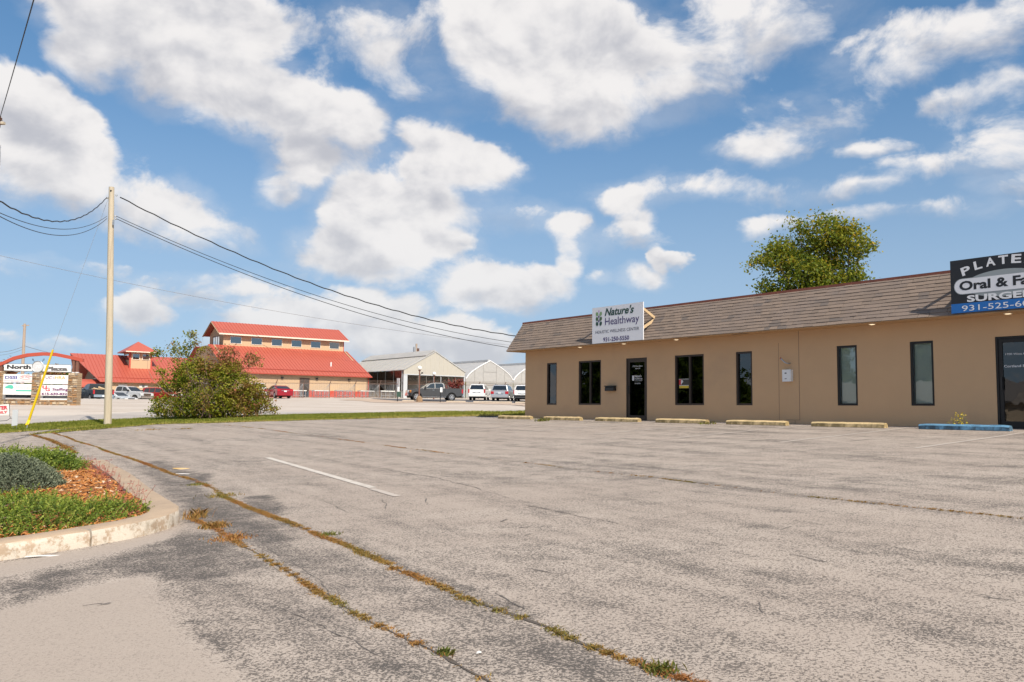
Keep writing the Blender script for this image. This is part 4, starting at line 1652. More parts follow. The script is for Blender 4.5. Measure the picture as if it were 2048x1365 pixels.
juniper('blue_juniper', 'rounded blue grey juniper mound between two green ones', BLUE_J, .52, .6, 15000, .062, M_BLU, .011, 8, .5, 1.2, .12, seed=33)
rng = np.random.default_rng(41)
# red-stemmed weeds along the inside of the kerb
b = MB()
M_REDWEED = mat('red_weed', (0.26, 0.07, 0.05), 0.8, var=0.3, scale=9)
side_in = densify(offset_path(CURB[8:], .36), .06)
wp = np.array(side_in)
wroot = np.array([wp[:, 0].mean(), wp[:, 1].mean(), Hz(*wp.mean(0)) + .13])
for k in range(170):
    p = wp[rng.integers(0, len(wp))] + rng.normal(size=2) * np.array([.07, .09]) + np.array([-.03, 0])
    if rng.random() > .35 + .65 * abs(math.sin(p[1] * 1.7)):
        continue
    z0 = float(bed_h(*p)) - .01
    hgt = rng.uniform(.06, .24)
    tip = np.array([p[0] + rng.normal() * .06, p[1] + rng.normal() * .06, z0 + hgt])
    b.tube([np.array([p[0], p[1], z0]) - wroot, (np.array([p[0], p[1], z0]) + tip) / 2 - wroot + rng.normal(size=3) * .012, tip - wroot], [.003, .0025, .0015], 3, False)
    for j in range(3):
        t_ = rng.uniform(.3, 1)
        q = np.array([p[0], p[1], z0]) * (1 - t_) + tip * t_ - wroot
        e_ = q + rng.normal(size=3) * .025
        b.add([q, e_ + (.005, 0, 0), e_ + (0, .005, .012)], [(0, 1, 2)])
weeds = thing('red_weeds', None, None, tuple(wroot))
o = b.build('red_weeds', M_REDWEED, None, M=Matrix.Translation(Vector(wroot)))
bpy.data.objects.remove(weeds)
tag(o, kind='stuff')


# ---- grass
def blades(pts, z, hgt, wid, rng, lean=.5):
    n = len(pts)
    a = rng.uniform(0, 2 * math.pi, n)
    h = hgt * rng.uniform(.5, 1.3, n)
    w = wid * rng.uniform(.7, 1.3, n)
    ln = rng.normal(0, lean, (n, 2)) * h[:, None]
    base = np.column_stack([pts, z])
    s = np.stack([np.cos(a), np.sin(a), np.zeros(n)], -1) * w[:, None]
    mid = base + np.column_stack([ln * .35, h * .6])
    tip = base + np.column_stack([ln, h])
    vs = np.stack([base - s, base + s, mid + s * .7, tip, mid - s * .7], 1).reshape(-1, 3)
    f = np.arange(n)[:, None] * 5 + np.array([0, 1, 2, 3, 4])
    return vs, f


TURFC = [(0.0, (0.085, 0.130, 0.016)), (0.45, (0.195, 0.215, 0.028)), (0.75, (0.30, 0.28, 0.055)), (1.0, (0.42, 0.32, 0.12))]
M_BLADE = leaf_mat('grass_blade', TURFC, 0.6, 0.3)
px_ = rng.uniform([-34, 31], [2.4, 49], (170000, 2))
px_ = px_[in_verge(px_[:, 0], px_[:, 1])]
dd = np.interp(px_[:, 0], EX, EY)
edge_d = px_[:, 1] - dd
z = H(px_[:, 0], px_[:, 1]) + .036
vs, fs = blades(px_, z, .075, .014, rng, .55)
pn = np.sin(px_[:, 0] * .9) * np.sin(px_[:, 1] * 1.3 + 1) * .10
tt = rng.normal(.42, .13, len(px_)) + pn + .40 * np.exp(-np.clip(edge_d, 0, 9) / .35) + .12 * (px_[:, 0] > -6)
tag(mesh_np('lawn_grass', vs, fs, M_BLADE, tint=np.repeat(np.clip(tt, 0, 1), 5)), kind='stuff')

# dry grass and soil in the joints of the car park
DRYC = [(0.0, (0.10, 0.13, 0.02)), (0.25, (0.21, 0.18, 0.045)), (0.6, (0.36, 0.20, 0.06)), (1.0, (0.33, 0.13, 0.045))]
M_DRY = leaf_mat('dry_grass', DRYC, 0.8, 0.2)
M_JOINT = mat('dark_joint_soil', (0.085, 0.070, 0.058), 0.95, var=0.4, scale=20)


def joint(path, w0, seed, dens, hgt, patch=.5, name='joint_crack'):
    r_ = np.random.default_rng(seed)
    pts = np.array(densify(path, .09))
    wob = np.cumsum(r_.normal(size=(len(pts), 2)) * .006, 0)
    wob -= np.linspace(0, 1, len(pts))[:, None] * wob[-1]
    pts = pts + wob
    wd = w0 * (0.6 + 0.9 * np.abs(np.interp(np.arange(len(pts)), np.arange(0, len(pts), 2), r_.normal(size=len(range(0, len(pts), 2)))))).clip(.4, 1.8)
    b = MB()
    L_ = []
    for i in range(len(pts)):
        a, c = pts[max(i - 1, 0)], pts[min(i + 1, len(pts) - 1)]
        t_ = (c - a) / (np.linalg.norm(c - a) + 1e-9)
        nrm_ = np.array([-t_[1], t_[0]])
        L_.append((pts[i] - nrm_ * wd[i] * .5 * r_.uniform(.5, 1.4), pts[i] + nrm_ * wd[i] * .5 * r_.uniform(.5, 1.4)))
    vs = [(p[0], p[1], Hz(*p) + .0392) for pr in L_ for p in pr]
    b.add(vs, [(2 * i, 2 * i + 2, 2 * i + 3, 2 * i + 1) for i in range(len(pts) - 1)])
    tag(b.build(name, M_JOINT), kind='structure')
    k = np.arange(len(pts))
    pat = .6 * np.interp(k, np.arange(0, len(pts) + 9, 9), r_.random(len(range(0, len(pts) + 9, 9)))) + .4 * r_.random(len(pts))
    n = int(len(pts) * dens)
    i = r_.integers(0, len(pts), n)
    ok = r_.random(n) < np.clip((pat[i] - patch) * 4, 0.03, 1)
    i = i[ok]
    p = pts[i] + r_.normal(size=(len(i), 2)) * (wd[i] * .42 + .014)[:, None]
    z = H(p[:, 0], p[:, 1]) + .036
    vs, fs = blades(p, z, hgt, .0035, r_, 1.3)
    hue = np.interp(k, np.arange(0, len(pts) + 7, 7), r_.random(len(range(0, len(pts) + 7, 7))))[i]
    return vs, fs, np.repeat(np.clip(.25 + .75 * hue + r_.normal(0, .12, len(i)), 0, 1), 5)


allv, allf, allt = [], [], []
n0 = 0
for args in ((CRACK_A, .017, 51, 190, .013, .26), (CRACK_B, .014, 52, 180, .012, .26), (CRACK_C, .04, 53, 90, .03, .3), (CRACK_D, .007, 54, 30, .016, .5)):
    v_, f_, t_ = joint(*args)
    allv.append(v_)
    allf.append(f_ + n0)
    allt.append(t_)
    n0 += len(v_)
r_ = np.random.default_rng(60)
for (px, py, n_, sp, hg, tb) in ((428, 1062, 300, .07, .055, .6), (392, 1042, 110, .07, .09, .6), (462, 1085, 300, .09, .03, .8), (395, 975, 130, .08, .03, .1), (445, 998, 220, .11, .03, .3), (405, 1010, 0, .1, .05, .1),
                                 (890, 1322, 110, .022, .025, .0), (1320, 1357, 160, .04, .03, .1), (1085, 845, 90, .12, .12, .05), (1418, 851, 60, .12, .08, .15), (160, 862, 200, .35, .07, .2), (225, 856, 120, .3, .06, .3), (370, 860, 60, .2, .04, .4), (120, 900, 100, .2, .05, .6),
                                 (660, 1078, 80, .05, .03, .1), (300, 862, 80, .3, .04, .5)):
    if not n_:
        continue
    c = gpt(px, py)[:2]
    p = c + r_.normal(size=(n_, 2)) * sp
    v_, f_ = blades(p, H(p[:, 0], p[:, 1]) + .036, hg, .005 if py > 900 else .012, r_, .7)
    allv.append(v_)
    allf.append(f_ + n0)
    allt.append(np.repeat(np.clip(r_.normal(tb, .15, n_), 0, 1), 5))
    n0 += len(v_)
tag(mesh_np('joint_grass', np.concatenate(allv), np.concatenate(allf), M_DRY, tint=np.concatenate(allt)), kind='stuff')

# yellow weed behind the blue stop
wb = BO + U * 17.05 - V * .6
wz = Hz(wb[0], wb[1]) + .035
t = thing('yellow_weed', 'thin yellow flowering weed growing behind the blue wheel stop', 'weed', (wb[0], wb[1], wz))
b, fl = MB(), MB()
for k in range(7):
    s_ = Vector(U) * rng.normal(0, .07)
    tip = s_ + Vector((rng.normal(0, .03), rng.normal(0, .03), rng.uniform(.22, .40))) - Vector(U) * rng.uniform(.02, .16)
    b.tube([s_, (s_ + tip) / 2 + Vector((.01, 0, .02)), tip], [.005, .004, .003], 4)
    for j in range(9):
        q = s_.lerp(tip, rng.uniform(.35, 1.05)) + Vector(rng.normal(0, .018, 3))
        fl.add([q, q + Vector(rng.normal(0, .018, 3)), q + Vector(rng.normal(0, .018, 3)), q + Vector(rng.normal(0, .016, 3))], [(0, 1, 2), (0, 2, 3), (1, 3, 2)])
for k in range(14):
    q = Vector(U) * -.30 + Vector((0, 0, .15)) + Vector(rng.normal(0, .03, 3))
    fl.add([q, q + Vector(rng.normal(0, .018, 3)), q + Vector(rng.normal(0, .018, 3))], [(0, 1, 2)])
b.build('stems', mat('weed_stem', (0.12, 0.16, 0.03), 0.7), t)
fl.build('flowers', mat('weed_yellow', (0.62, 0.45, 0.03), 0.7), t)

# ---- litter
def litter(name, label, cat, px, py, pts, mat_, thick=.012, dz=.04):
    c = gpt(px, py)
    c[2] = Hz(c[0], c[1]) + dz - .006
    b = MB()
    r2 = random.Random(px)
    vs = [(x, y, r2.uniform(.0, thick)) for x, y in pts] + [(x * .96, y * .96, r2.uniform(.004, thick) + .004) for x, y in pts]
    n_ = len(pts)
    b.add(vs, [tuple(range(n_))[::-1], tuple(range(n_, 2 * n_))] + [(i, (i + 1) % n_, n_ + (i + 1) % n_, n_ + i) for i in range(n_)])
    tag(b.build(name, mat_, None, M=Matrix.Translation(Vector(c))), label, cat)


M_PAPER = mat('dirty_paper', (0.66, 0.63, 0.60), 0.8, var=0.15, scale=20)
litter('paper_scrap', 'torn white paper strip lying at the foot of the near kerb', 'litter', 83, 1123, [(-.13, -.05), (-.02, -.012), (.10, .05), (.13, .085), (.05, .08), (-.05, .04), (-.14, -.01)], M_PAPER)
litter('food_wrapper', 'crumpled yellow wrapper lying beside the weedy joint', 'litter', 362, 942, [(-.14, -.05), (0, -.08), (.12, -.02), (.15, .06), (.02, .09), (-.10, .05)], mat('wrapper_yellow', (0.62, 0.40, 0.14), 0.5, var=.3, scale=15), .035, .022)
litter('paper_scrap', 'flat white paper scrap next to the yellow wrapper', 'litter', 366, 953, [(-.12, -.03), (.05, -.05), (.13, .02), (-.02, .05)], M_PAPER)
litter('paper_scrap', 'small white scrap lying between the two joints near the camera', 'litter', 958, 1322, [(-.014, -.012), (.010, -.014), (.016, .006), (.002, .014), (-.013, .009)], M_PAPER)
c = gpt(190, 1222)
c[2] = Hz(c[0], c[1]) + .042
b = MB()
b.add([(.02, 0, .0), (.06, .028, .004), (.095, .042, .008), (.085, .018, .006), (.045, .0, .003)], [(0, 1, 2, 3, 4)])
b.tube([(-.06, -.05, .002), (-.01, -.012, .004), (.04, .014, .006)], [.0012, .0016, .002], 4)
tag(b.build('dead_leaf', mat('dead_leaf', (0.045, 0.04, 0.04), 0.8), None, M=Matrix.Translation(Vector(c))), 'single dark dead leaf with a long stalk on the pale apron', 'leaf')

# thin open cracks and old tar marks in the asphalt
M_HAIR = mat('open_crack', (0.12, 0.105, 0.095), 0.95, var=0.2, scale=10)
r_ = np.random.default_rng(91)


def hair(px_pts, w):
    pts = np.array(densify(gxy(px_pts), .06))
    pts = pts + np.cumsum(r_.normal(size=pts.shape) * .008, 0)
    b = MB()
    vs = []
    for i in range(len(pts)):
        a, c = pts[max(i - 1, 0)], pts[min(i + 1, len(pts) - 1)]
        t_ = (c - a) / (np.linalg.norm(c - a) + 1e-9)
        nn = np.array([-t_[1], t_[0]]) * w * r_.uniform(.15, 1.0) * math.sin(math.pi * (i + .5) / len(pts)) ** .4
        for q in (pts[i] - nn, pts[i] + nn):
            vs.append((q[0], q[1], Hz(*q) + .0385))
    b.add(vs, [(2 * i, 2 * i + 2, 2 * i + 3, 2 * i + 1) for i in range(len(pts) - 1)])
    tag(b.build('pavement_crack', M_HAIR), kind='structure')


for pp, w in (([(700, 932), (860, 962), (985, 1003)], .012), ([(1055, 1017), (1130, 1032), (1235, 1056)], .013), ([(875, 1129), (930, 1121), (972, 1117)], .008), ([(640, 1005), (705, 1035)], .007),
              ([(985, 1197), (1045, 1225)], .008), ([(1580, 1118), (1668, 1138)], .011), ([(1020, 1140), (1120, 1160), (1165, 1154)], .006), ([(765, 1005), (778, 1026)], .010), ([(855, 1002), (862, 1014)], .012),
              ([(560, 1225), (680, 1285), (760, 1330)], .005), ([(520, 1090), (640, 1175), (700, 1262)], .005), ([(1690, 887), (1745, 882)], .05), ([(1000, 1052), (1010, 1046)], .016), ([(1038, 1064), (1060, 1062)], .012),
              ([(1050, 1080), (1062, 1077)], .012), ([(1325, 1043), (1340, 1042)], .014), ([(1605, 948), (1622, 949)], .02), ([(1755, 1026), (1772, 1027)], .02), ([(1815, 1149), (1830, 1150)], .012), ([(1518, 1216), (1523, 1236)], .006),
              ([(300, 1205), (300, 1206)], .001), ([(1960, 1205), (2030, 1215)], .008), ([(1420, 1093), (1455, 1100)], .006), ([(1985, 902), (2005, 902)], .03), ([(1570, 1067), (1585, 1062)], .012)):
    hair(pp, w)

# ================================================================== poles and wires
M_POLE = mat('weathered_pole_wood', (0.46, 0.395, 0.30), 0.85, var=0.28, scale=7, stretch=(3, 3, .18), dirt=((0.30, 0.23, 0.16), 0.7))
M_POLE2 = mat('old_pole_wood', (0.36, 0.28, 0.22), 0.9, var=0.25, scale=6, stretch=(2, 2, .2))
M_WIRE = mat('black_cable', (0.012, 0.012, 0.013), 0.6)
M_WIREG = mat('grey_wire', (0.20, 0.20, 0.21), 0.5, 0.3)
M_YELLOW = mat('guard_yellow', (0.72, 0.50, 0.01), 0.45, var=0.08, scale=3)
M_INSUL = mat('brown_insulator', (0.12, 0.06, 0.04), 0.3)
M_METALB = mat('bright_metal', (0.6, 0.6, 0.6), 0.35, 0.8)

PB = gpt(215, 852)
PY = PB[1]
PTOP = at(224, 375, PY)
pole = thing('utility_pole', 'tall weathered wooden utility pole standing in the grass verge', 'utility pole', tuple(PB))
rel = PTOP - PB
b = MB()
n_ = 12
pts = [PB * 0 + rel * t + np.array([.02 * math.sin(t * 5), 0, 0]) for t in np.linspace(-.03, 1, n_)]
b.tube(pts, list(np.linspace(.178, .128, n_)), 14)
b.build('shaft', M_POLE, pole, smooth=True)


def on_pole(px, py, dxy=(0, -.16)):
    return at(px, py, PY) - PB + np.array([dxy[0], dxy[1], 0])


b = MB()
b.cyl(on_pole(224.5, 383), on_pole(224.5, 383, (0, -.05)), .035, 8)
b.build('bolt', M_BLACKPL, pole)
for px, py in ((233, 391), (214.5, 396), (231, 433), (231.5, 438)):
    b = MB()
    b.lathe([(.02, -.05), (.05, -.03), (.05, .02), (.025, .05)], 8, tuple(on_pole(px, py, (0, 0))))
    b.build('insulator', M_METALB, pole)
b = MB()
b.box(-.03, .03, -.22, -.15, 0, .25, Matrix.Translation(Vector(on_pole(229, 452, (0, .05)))))
b.build('bracket', M_STEEL, pole)


def span(a, c, sag, n=24):
    a, c = np.array(a, float), np.array(c, float)
    return [a + (c - a) * t - np.array([0, 0, 4 * sag * t * (1 - t)]) for t in np.linspace(0, 1, n)]


def wire(name, label, paths, r, m_, cat='cable', twist=0.0, group=None):
    b = MB()
    for pts in paths:
        if twist:
            pts = [p + np.array([0, 0, twist * math.sin(i * 1.9)]) for i, p in enumerate(pts)]
        b.tube(pts, r, 5, False)
    o = b.build(name, m_)
    return tag(o, label, cat, group)


EDGEP = np.array(at(-40, 385, 34.0))
wire('service_cable', 'thick twisted cable running from the pole down behind the roof', [span(at(240, 395, PY), at(1062, 676, 52), 1.15, 60)], .030, M_WIRE, twist=.022)
wire('service_cable', 'thick twisted cable sagging off to the left of the pole', [span(at(-31, 383, 20), at(214, 395, PY), .95, 50)], .021, M_WIRE, twist=.016)
wire('phone_cable', 'upper of two thin parallel cables right of the pole', [span(at(233, 433, PY), at(1062, 690, 52), .95, 40)], .015, M_WIRE)
wire('phone_cable', 'lower of two thin parallel cables right of the pole', [span(at(233, 438, PY), at(1062, 702, 52), .95, 40)], .017, M_WIRE)
wire('phone_cable', 'upper of two cables sagging left of the pole', [span(at(-31, 412, 20), at(214, 433, PY), .60, 40)], .011, M_WIRE)
wire('phone_cable', 'lower of two cables sagging left of the pole', [span(at(-31, 416, 20), at(214, 437.5, PY), .75, 40)], .012, M_WIRE)
wire('far_wire', 'thin distant wire slanting across the whole sky behind the pole', [span(at(-120, 484, 95), at(1075, 697, 118), 1.2, 40)], .022, M_WIREG)

mb = at(1062, 760, 52.05)
mb[2] = Hz(mb[0], mb[1])
t = thing('service_mast', 'short wooden service pole standing hidden behind the tan building', 'utility pole', tuple(mb))
b = MB()
b.tube([(0, 0, -.2), at(1062, 668, 52.05) - mb], [.13, .10], 10)
b.build('shaft', M_POLE2, t)

# guy wire with yellow guard
GA = gpt(51, 860)
GTOP = at(106, 700, PY - 1.6)
GP = at(217, 396, PY)
wire('guy_wire', 'hair thin guy wire rising from the yellow guard to the pole', [[GTOP, GP]], .007, M_WIREG, 'guy wire')
g = thing('guy_guard', 'bright yellow guy wire guard leaning out of the grass', 'guy guard', tuple(GA))
gr = GTOP - GA
g0 = at(57, 843, GA[1] + .25) - GA
b = MB()
b.tube([g0, g0 + (gr - g0) * .5, gr], [.058, .052, .046], 8)
b.build('tube', M_YELLOW, g)
b = MB()
b.tube([at(59, 838, GA[1] + .3) - GA, at(51.5, 851, GA[1]) - GA], [.045, .04], 8)
b.tube([at(60, 838, GA[1] + .3) - GA, at(56, 850, GA[1] + .1) - GA], [.04, .035], 8)
b.build('split_end', M_YELLOW, g)
b = MB()
b.tube([(0, 0, -.2), at(55, 849, GA[1] + .1) - GA], .022, 6)
b.build('anchor_rod', M_METALB, g)

# near pole just out of the picture with a transformer-like white panel reaching in
NY = 20.0
np_base = at(-34, 940, NY)
np_base[2] = Hz(np_base[0], np_base[1])
np_top = at(-22, 130, NY)
pl = thing('roadside_pole', 'wooden pole at the left picture edge with crossarm and white panel', 'utility pole', tuple(np_base))
rl = np_top - np_base
b = MB()
b.tube([rl * 0 - np.array([0, 0, .2]), rl * .5, rl], [.15, .13, .11], 12)
b.build('shaft', M_POLE2, pl)
a0 = at(-40, 252, NY) - np_base
a1 = at(16.5, 251, NY) - np_base
b = MB()
b.bar(a0 + (0, -.15, 0), a1 + (0, -.15, 0), .09, .055)
b.build('crossarm', M_POLE, pl)
ins = at(7, 250, NY) - np_base + (0, -.15, 0)
b = MB()
b.lathe([(.02, 0), (.02, .05), (.055, .06), (.055, .075), (.03, .08), (.05, .10), (.05, .112), (.025, .12), (.02, .16)], 10, tuple(ins))
b.lathe([(.015, -.13), (.02, -.1), (.02, 0)], 8, tuple(ins))
b.build('insulator', M_INSUL, pl)
p0, p1_ = at(-24, 295, NY) - np_base, at(4, 396, NY) - np_base
b = MB()
b.box(p0[0], p1_[0], -.20, -.14, p1_[2], p0[2])
b.build('panel', M_WHITE, pl)
top = at(7, 243, NY) + (0, -.15, .02)
wire('overhead_line', 'dark line rising from the brown insulator at the left picture edge', [span(top, at(90, -80, 9.0), .02, 14)], .0085, M_WIRE, 'power line')
wire('drop_line', 'dark line falling from the insulator beside the white panel', [span(top - (0, 0, .1), at(-13, 297, NY - .15), .03, 10)], .0075, M_WIRE, 'power line')

# far poles
fp = at(43, 790, 140)
fp[2] = Hz(fp[0], fp[1])
t = thing('far_pole', 'distant leaning utility pole with a crossarm rising behind the arch sign', 'utility pole', tuple(fp))
tp = at(49.5, 648, 140) - fp
b = MB()
b.tube([(0, 0, -.3), tp], [.30, .2], 8)
b.build('shaft', M_POLE2, t)
b = MB()
b.bar(at(44, 652, 140) - fp, at(58, 651, 140) - fp, .14, .14)
b.build('crossarm', M_POLE2, t)
for px, y0, y1, lab in ((-60, 707, 693, 'upper'), (-60, 714, 698, 'lower')):
    wire('far_cable', f'{lab} distant cable left of the leaning far pole', [span(at(px, y0 - 14, 140), at(48, y1, 140), 1.0, 16)], .035 if lab == 'upper' else .025, M_WIREG)
wire('far_cable', 'distant cable right of the leaning far pole passing the arch', [span(at(48, 692, 140), at(330, 716, 175), 1.6, 24)], .035, M_WIREG)
fp = at(832, 790, 150)
fp[2] = Hz(fp[0], fp[1])
t = thing('far_pole', 'distant pole with grey transformer poking above the greenhouse ridge', 'utility pole', tuple(fp))
b = MB()
b.tube([(0, 0, -.2), at(833, 688, 150) - fp], [.22, .17], 8)
b.build('shaft', M_POLE2, t)
b = MB()
b.lathe([(.28, 0), (.3, .05), (.3, 1.0), (.2, 1.1)], 10, tuple(at(829.5, 706.5, 150) - fp))
b.build('transformer', M_STEEL, t)
b = MB()
b.lathe([(.22, 0), (.22, .6)], 8, tuple(at(836, 704, 150) - fp))
b.build('cutout_box', M_INSUL, t)

# ================================================================== the roadside arch sign of the plaza
M_STONEJ = mat('stone_mortar', (0.27, 0.20, 0.14), 0.95, var=0.2, scale=6)
M_REDWOOD = mat('red_painted_beam', (0.42, 0.075, 0.045), 0.55, var=0.12, scale=3)
M_BROWNPOST = mat('brown_post', (0.17, 0.075, 0.05), 0.7, var=0.2, scale=4)
M_FACE = mat('white_sign_face', (0.76, 0.76, 0.75), 0.4, var=0.02)
M_ACRYL = mat('grey_banner', (0.55, 0.56, 0.57), 0.5, var=0.04, scale=1)
M_PRBLUE = mat('print_navy', (0.05, 0.05, 0.28), 0.5)
M_PRRED = mat('print_red', (0.60, 0.03, 0.06), 0.5)
M_PRPINK = mat('print_pink', (0.75, 0.28, 0.32), 0.5)
M_PRTEAL = mat('print_teal', (0.10, 0.50, 0.38), 0.5)
M_PRORANGE = mat('print_orange', (0.75, 0.38, 0.08), 0.5)
M_PRPLUM = mat('print_plum', (0.16, 0.04, 0.14), 0.5)
M_PRDARK = mat('print_charcoal', (0.03, 0.03, 0.035), 0.5)
M_PRPALE = mat('print_pale_grey', (0.50, 0.50, 0.50), 0.5)
M_STONES = [mat('field_stone_%s' % n_, c_, 0.9, var=0.25, scale=8) for n_, c_ in
            (('tan', (0.40, 0.28, 0.17)), ('brown', (0.28, 0.18, 0.10)), ('rust', (0.36, 0.20, 0.09)), ('cream', (0.50, 0.40, 0.28)), ('grey', (0.28, 0.24, 0.20)))]
AY = 64.0
AX = -35.4
AZ = -0.15
arch = thing('plaza_sign', 'stone pillared North Plaza sign under a red wooden arch', 'sign', (AX, AY, AZ))
rs = random.Random(8)


def AL(px, py, dy=0.0):
    p = at(px, py, AY + dy)
    return np.array([p[0] - AX, dy, p[2] - AZ])


def stonework(x0, x1, z0, z1, y0, y1, name):
    core = MB()
    core.box(x0 + .03, x1 - .03, y0 + .03, y1 - .03, z0 - .1, z1)
    base = core.build(name, M_STONEJ, arch)
    cells = []
    z = z0 - .05
    while z < z1 - .03:
        h = min(rs.choice((.09, .12, .16, .2)), z1 - z)
        x = x0
        while x < x1 - .02:
            w = min(rs.choice((.16, .22, .3, .4)), x1 - x)
            if x1 - x - w < .08:
                w = x1 - x
            cells.append((x, w, z, h))
            x += w
        z += h
    stone_batches.append((base, cells, y0, y1, x0, x1))
    return base


stone_batches = []
PILL = [(-3.30, -2.62), (-.33, .22), (2.37, 3.06)]
for x0, x1 in PILL:
    stonework(x0, x1, 0.0, 2.56 if x0 != -3.30 else 2.64, -.32, .32, 'stone_pillar')
stonework(-2.62, -.33, 0.0, .56, -.20, .20, 'stone_wall')
stonework(.22, 2.37, 0.0, .54, -.20, .20, 'stone_wall')
for base, cells, y0, y1, x0, x1 in stone_batches:
    for (x, w, z, h) in cells:
        b = MB()
        pr = rs.uniform(.0, .035)
        g_ = .012
        e_ = lambda: rs.uniform(0, .015)
        a_, c_, d_, f_ = x + g_ + e_(), x + w - g_ - e_(), z + g_ + e_(), z + h - g_ - e_()
        yb, yf = y0 + .035, y0 - pr
        q_ = .02
        vs = [(a_, yb, d_), (c_, yb, d_), (c_, yb, f_), (a_, yb, f_), (a_ + q_, yf, d_ + q_), (c_ - q_, yf, d_ + q_), (c_ - q_, yf, f_ - q_), (a_ + q_, yf, f_ - q_)]
        b.add(vs, [(4, 5, 6, 7), (0, 1, 5, 4), (1, 2, 6, 5), (2, 3, 7, 6), (3, 0, 4, 7)])
        b.build('stone', rs.choice(M_STONES), base)
    sb = MB()                                   # returns of the pillars
    for (x, w, z, h) in cells:
        for xs_, sgn in ((x0, -1), (x1, 1)):
            if (sgn < 0 and x == x0) or (sgn > 0 and abs(x + w - x1) < 1e-6):
                for k in range(2):
                    ya = y0 + .03 + k * (y1 - y0) / 2
                    sb.box(min(xs_, xs_ + sgn * .02) + .0, max(xs_, xs_ + sgn * .02), ya, ya + (y1 - y0) / 2 - .04, z + .012, z + h - .012)
    tag(sb.build('side_stones', M_STONES[0], base), kind='stuff')
# arch beam and posts
ARCTOP = [(-52, 756), (-30, 745), (-15, 736), (0, 727), (28, 714), (55.7, 707.4), (86, 705), (111, 706), (139, 711.6), (153, 714.5), (167, 718)]
tp_ = [AL(px, py) for px, py in ARCTOP]
bt_ = [p - np.array([0, 0, .25]) for p in tp_]
b = MB()
vs = []
for p, q in zip(tp_, bt_):
    vs += [(p[0], -.14, p[2]), (p[0], .14, p[2]), (q[0], .14, q[2]), (q[0], -.14, q[2])]
fs = []
for i in range(len(tp_) - 1):
    for k in range(4):
        fs.append((i * 4 + k, i * 4 + (k + 1) % 4, i * 4 + 4 + (k + 1) % 4, i * 4 + 4 + k))
fs += [(0, 1, 2, 3), tuple(range(len(vs) - 4, len(vs)))[::-1]]
b.add(vs, fs)
b.build('arch_beam', M_REDWOOD, arch)
for xa, xb in ((2.50, 2.66), (2.78, 2.94), (-3.22, -3.06), (-2.92, -2.76)):
    b = MB()
    zt_ = 3.52 if xa > 0 else 3.35
    b.box(xa, xb, -.09, .09, 2.56, zt_)
    b.build('post', M_BROWNPOST, arch)
    b = MB()
    b.box(xa - .01, xb + .01, -.10, .10, 2.53, 2.63)
    b.build('post_shoe', M_WHITE, arch)
# banner
L_, R_ = AL(9, 728.5), AL(142, 731)
Lb, Rb = AL(9, 741), AL(142, 744.5)
b = MB()
vs = []
for (p, y) in ((L_, 0), (R_, 0), (Rb, 0), (Lb, 0)):
    vs += [(p[0], -.05, p[2]), (p[0], .05, p[2])]
b.add(vs, [(0, 6, 4, 2)[::-1], (1, 3, 5, 7)[::-1], (0, 1, 7, 6)[::-1], (2, 3, 1, 0)[::-1], (4, 5, 3, 2)[::-1], (6, 7, 5, 4)[::-1]])
b.build('banner', M_FACE, arch)
b = MB()
b.bar(L_ + (-.05, 0, .02), R_ + (.05, 0, .02), .05)
b.bar(Lb + (-.05, 0, -.02), Rb + (.05, 0, -.02), .05)
b.build('banner_rail', M_STEEL, arch)


def alett(txt, px, py, w, h, m_, y=-.058, **k):
    p = AL(px, py)
    q = AL(px + 10, py)
    return text_mesh(txt, m_, arch, frame((1, 0, 0), (0, 0, 1), (p[0], y, p[2])), width=w * AY / F_PX, height=h * AY / F_PX, **k)


alett('North', 14.5, 738.3, 48, 8.3, M_PRDARK, bold=.05)
alett('Plaza', 92, 742, 44, 8.3, mat('letter_grey', (0.13, 0.12, 0.12), 0.5), bold=.05)
# round emblem
ec = AL(77, 734)
b = MB()
rr = .42
ring = [(ec[0] + rr * math.cos(a), -.10, ec[2] + rr * math.sin(a)) for a in np.linspace(0, 2 * math.pi, 25)]
b.tube(ring, .03, 6)
b.build('emblem_ring', M_STEEL, arch)
b = MB()
b.add([(ec[0] + .39 * math.cos(a), -.09, ec[2] + .39 * math.sin(a)) for a in np.linspace(0, 2 * math.pi, 24, endpoint=False)], [tuple(range(24))])
b.build('emblem_disc', M_ACRYL, arch)
p = AL(72, 737.5)
text_mesh('70', M_FACE, arch, frame((1, 0, 0), (0, 0, 1), (p[0], -.10, p[2])), height=.25, width=.40, bold=.02, shear=.2)
for s_ in (-1, 1):
    b = MB()
    pts = [(ec[0] + s_ * (.30 + .16 * t_), -.08, ec[2] + .34 + .28 * t_ + .08 * math.sin(t_ * 6)) for t_ in np.linspace(0, 1, 8)]
    pts += [(ec[0] + s_ * (.46 - .1 * math.sin(t_ * 3)), -.08, ec[2] + .62 - .14 * t_) for t_ in np.linspace(.2, 1, 5)]
    b.tube(pts, .014, 5)
    b.build('emblem_scroll', M_BLACKPL, arch)
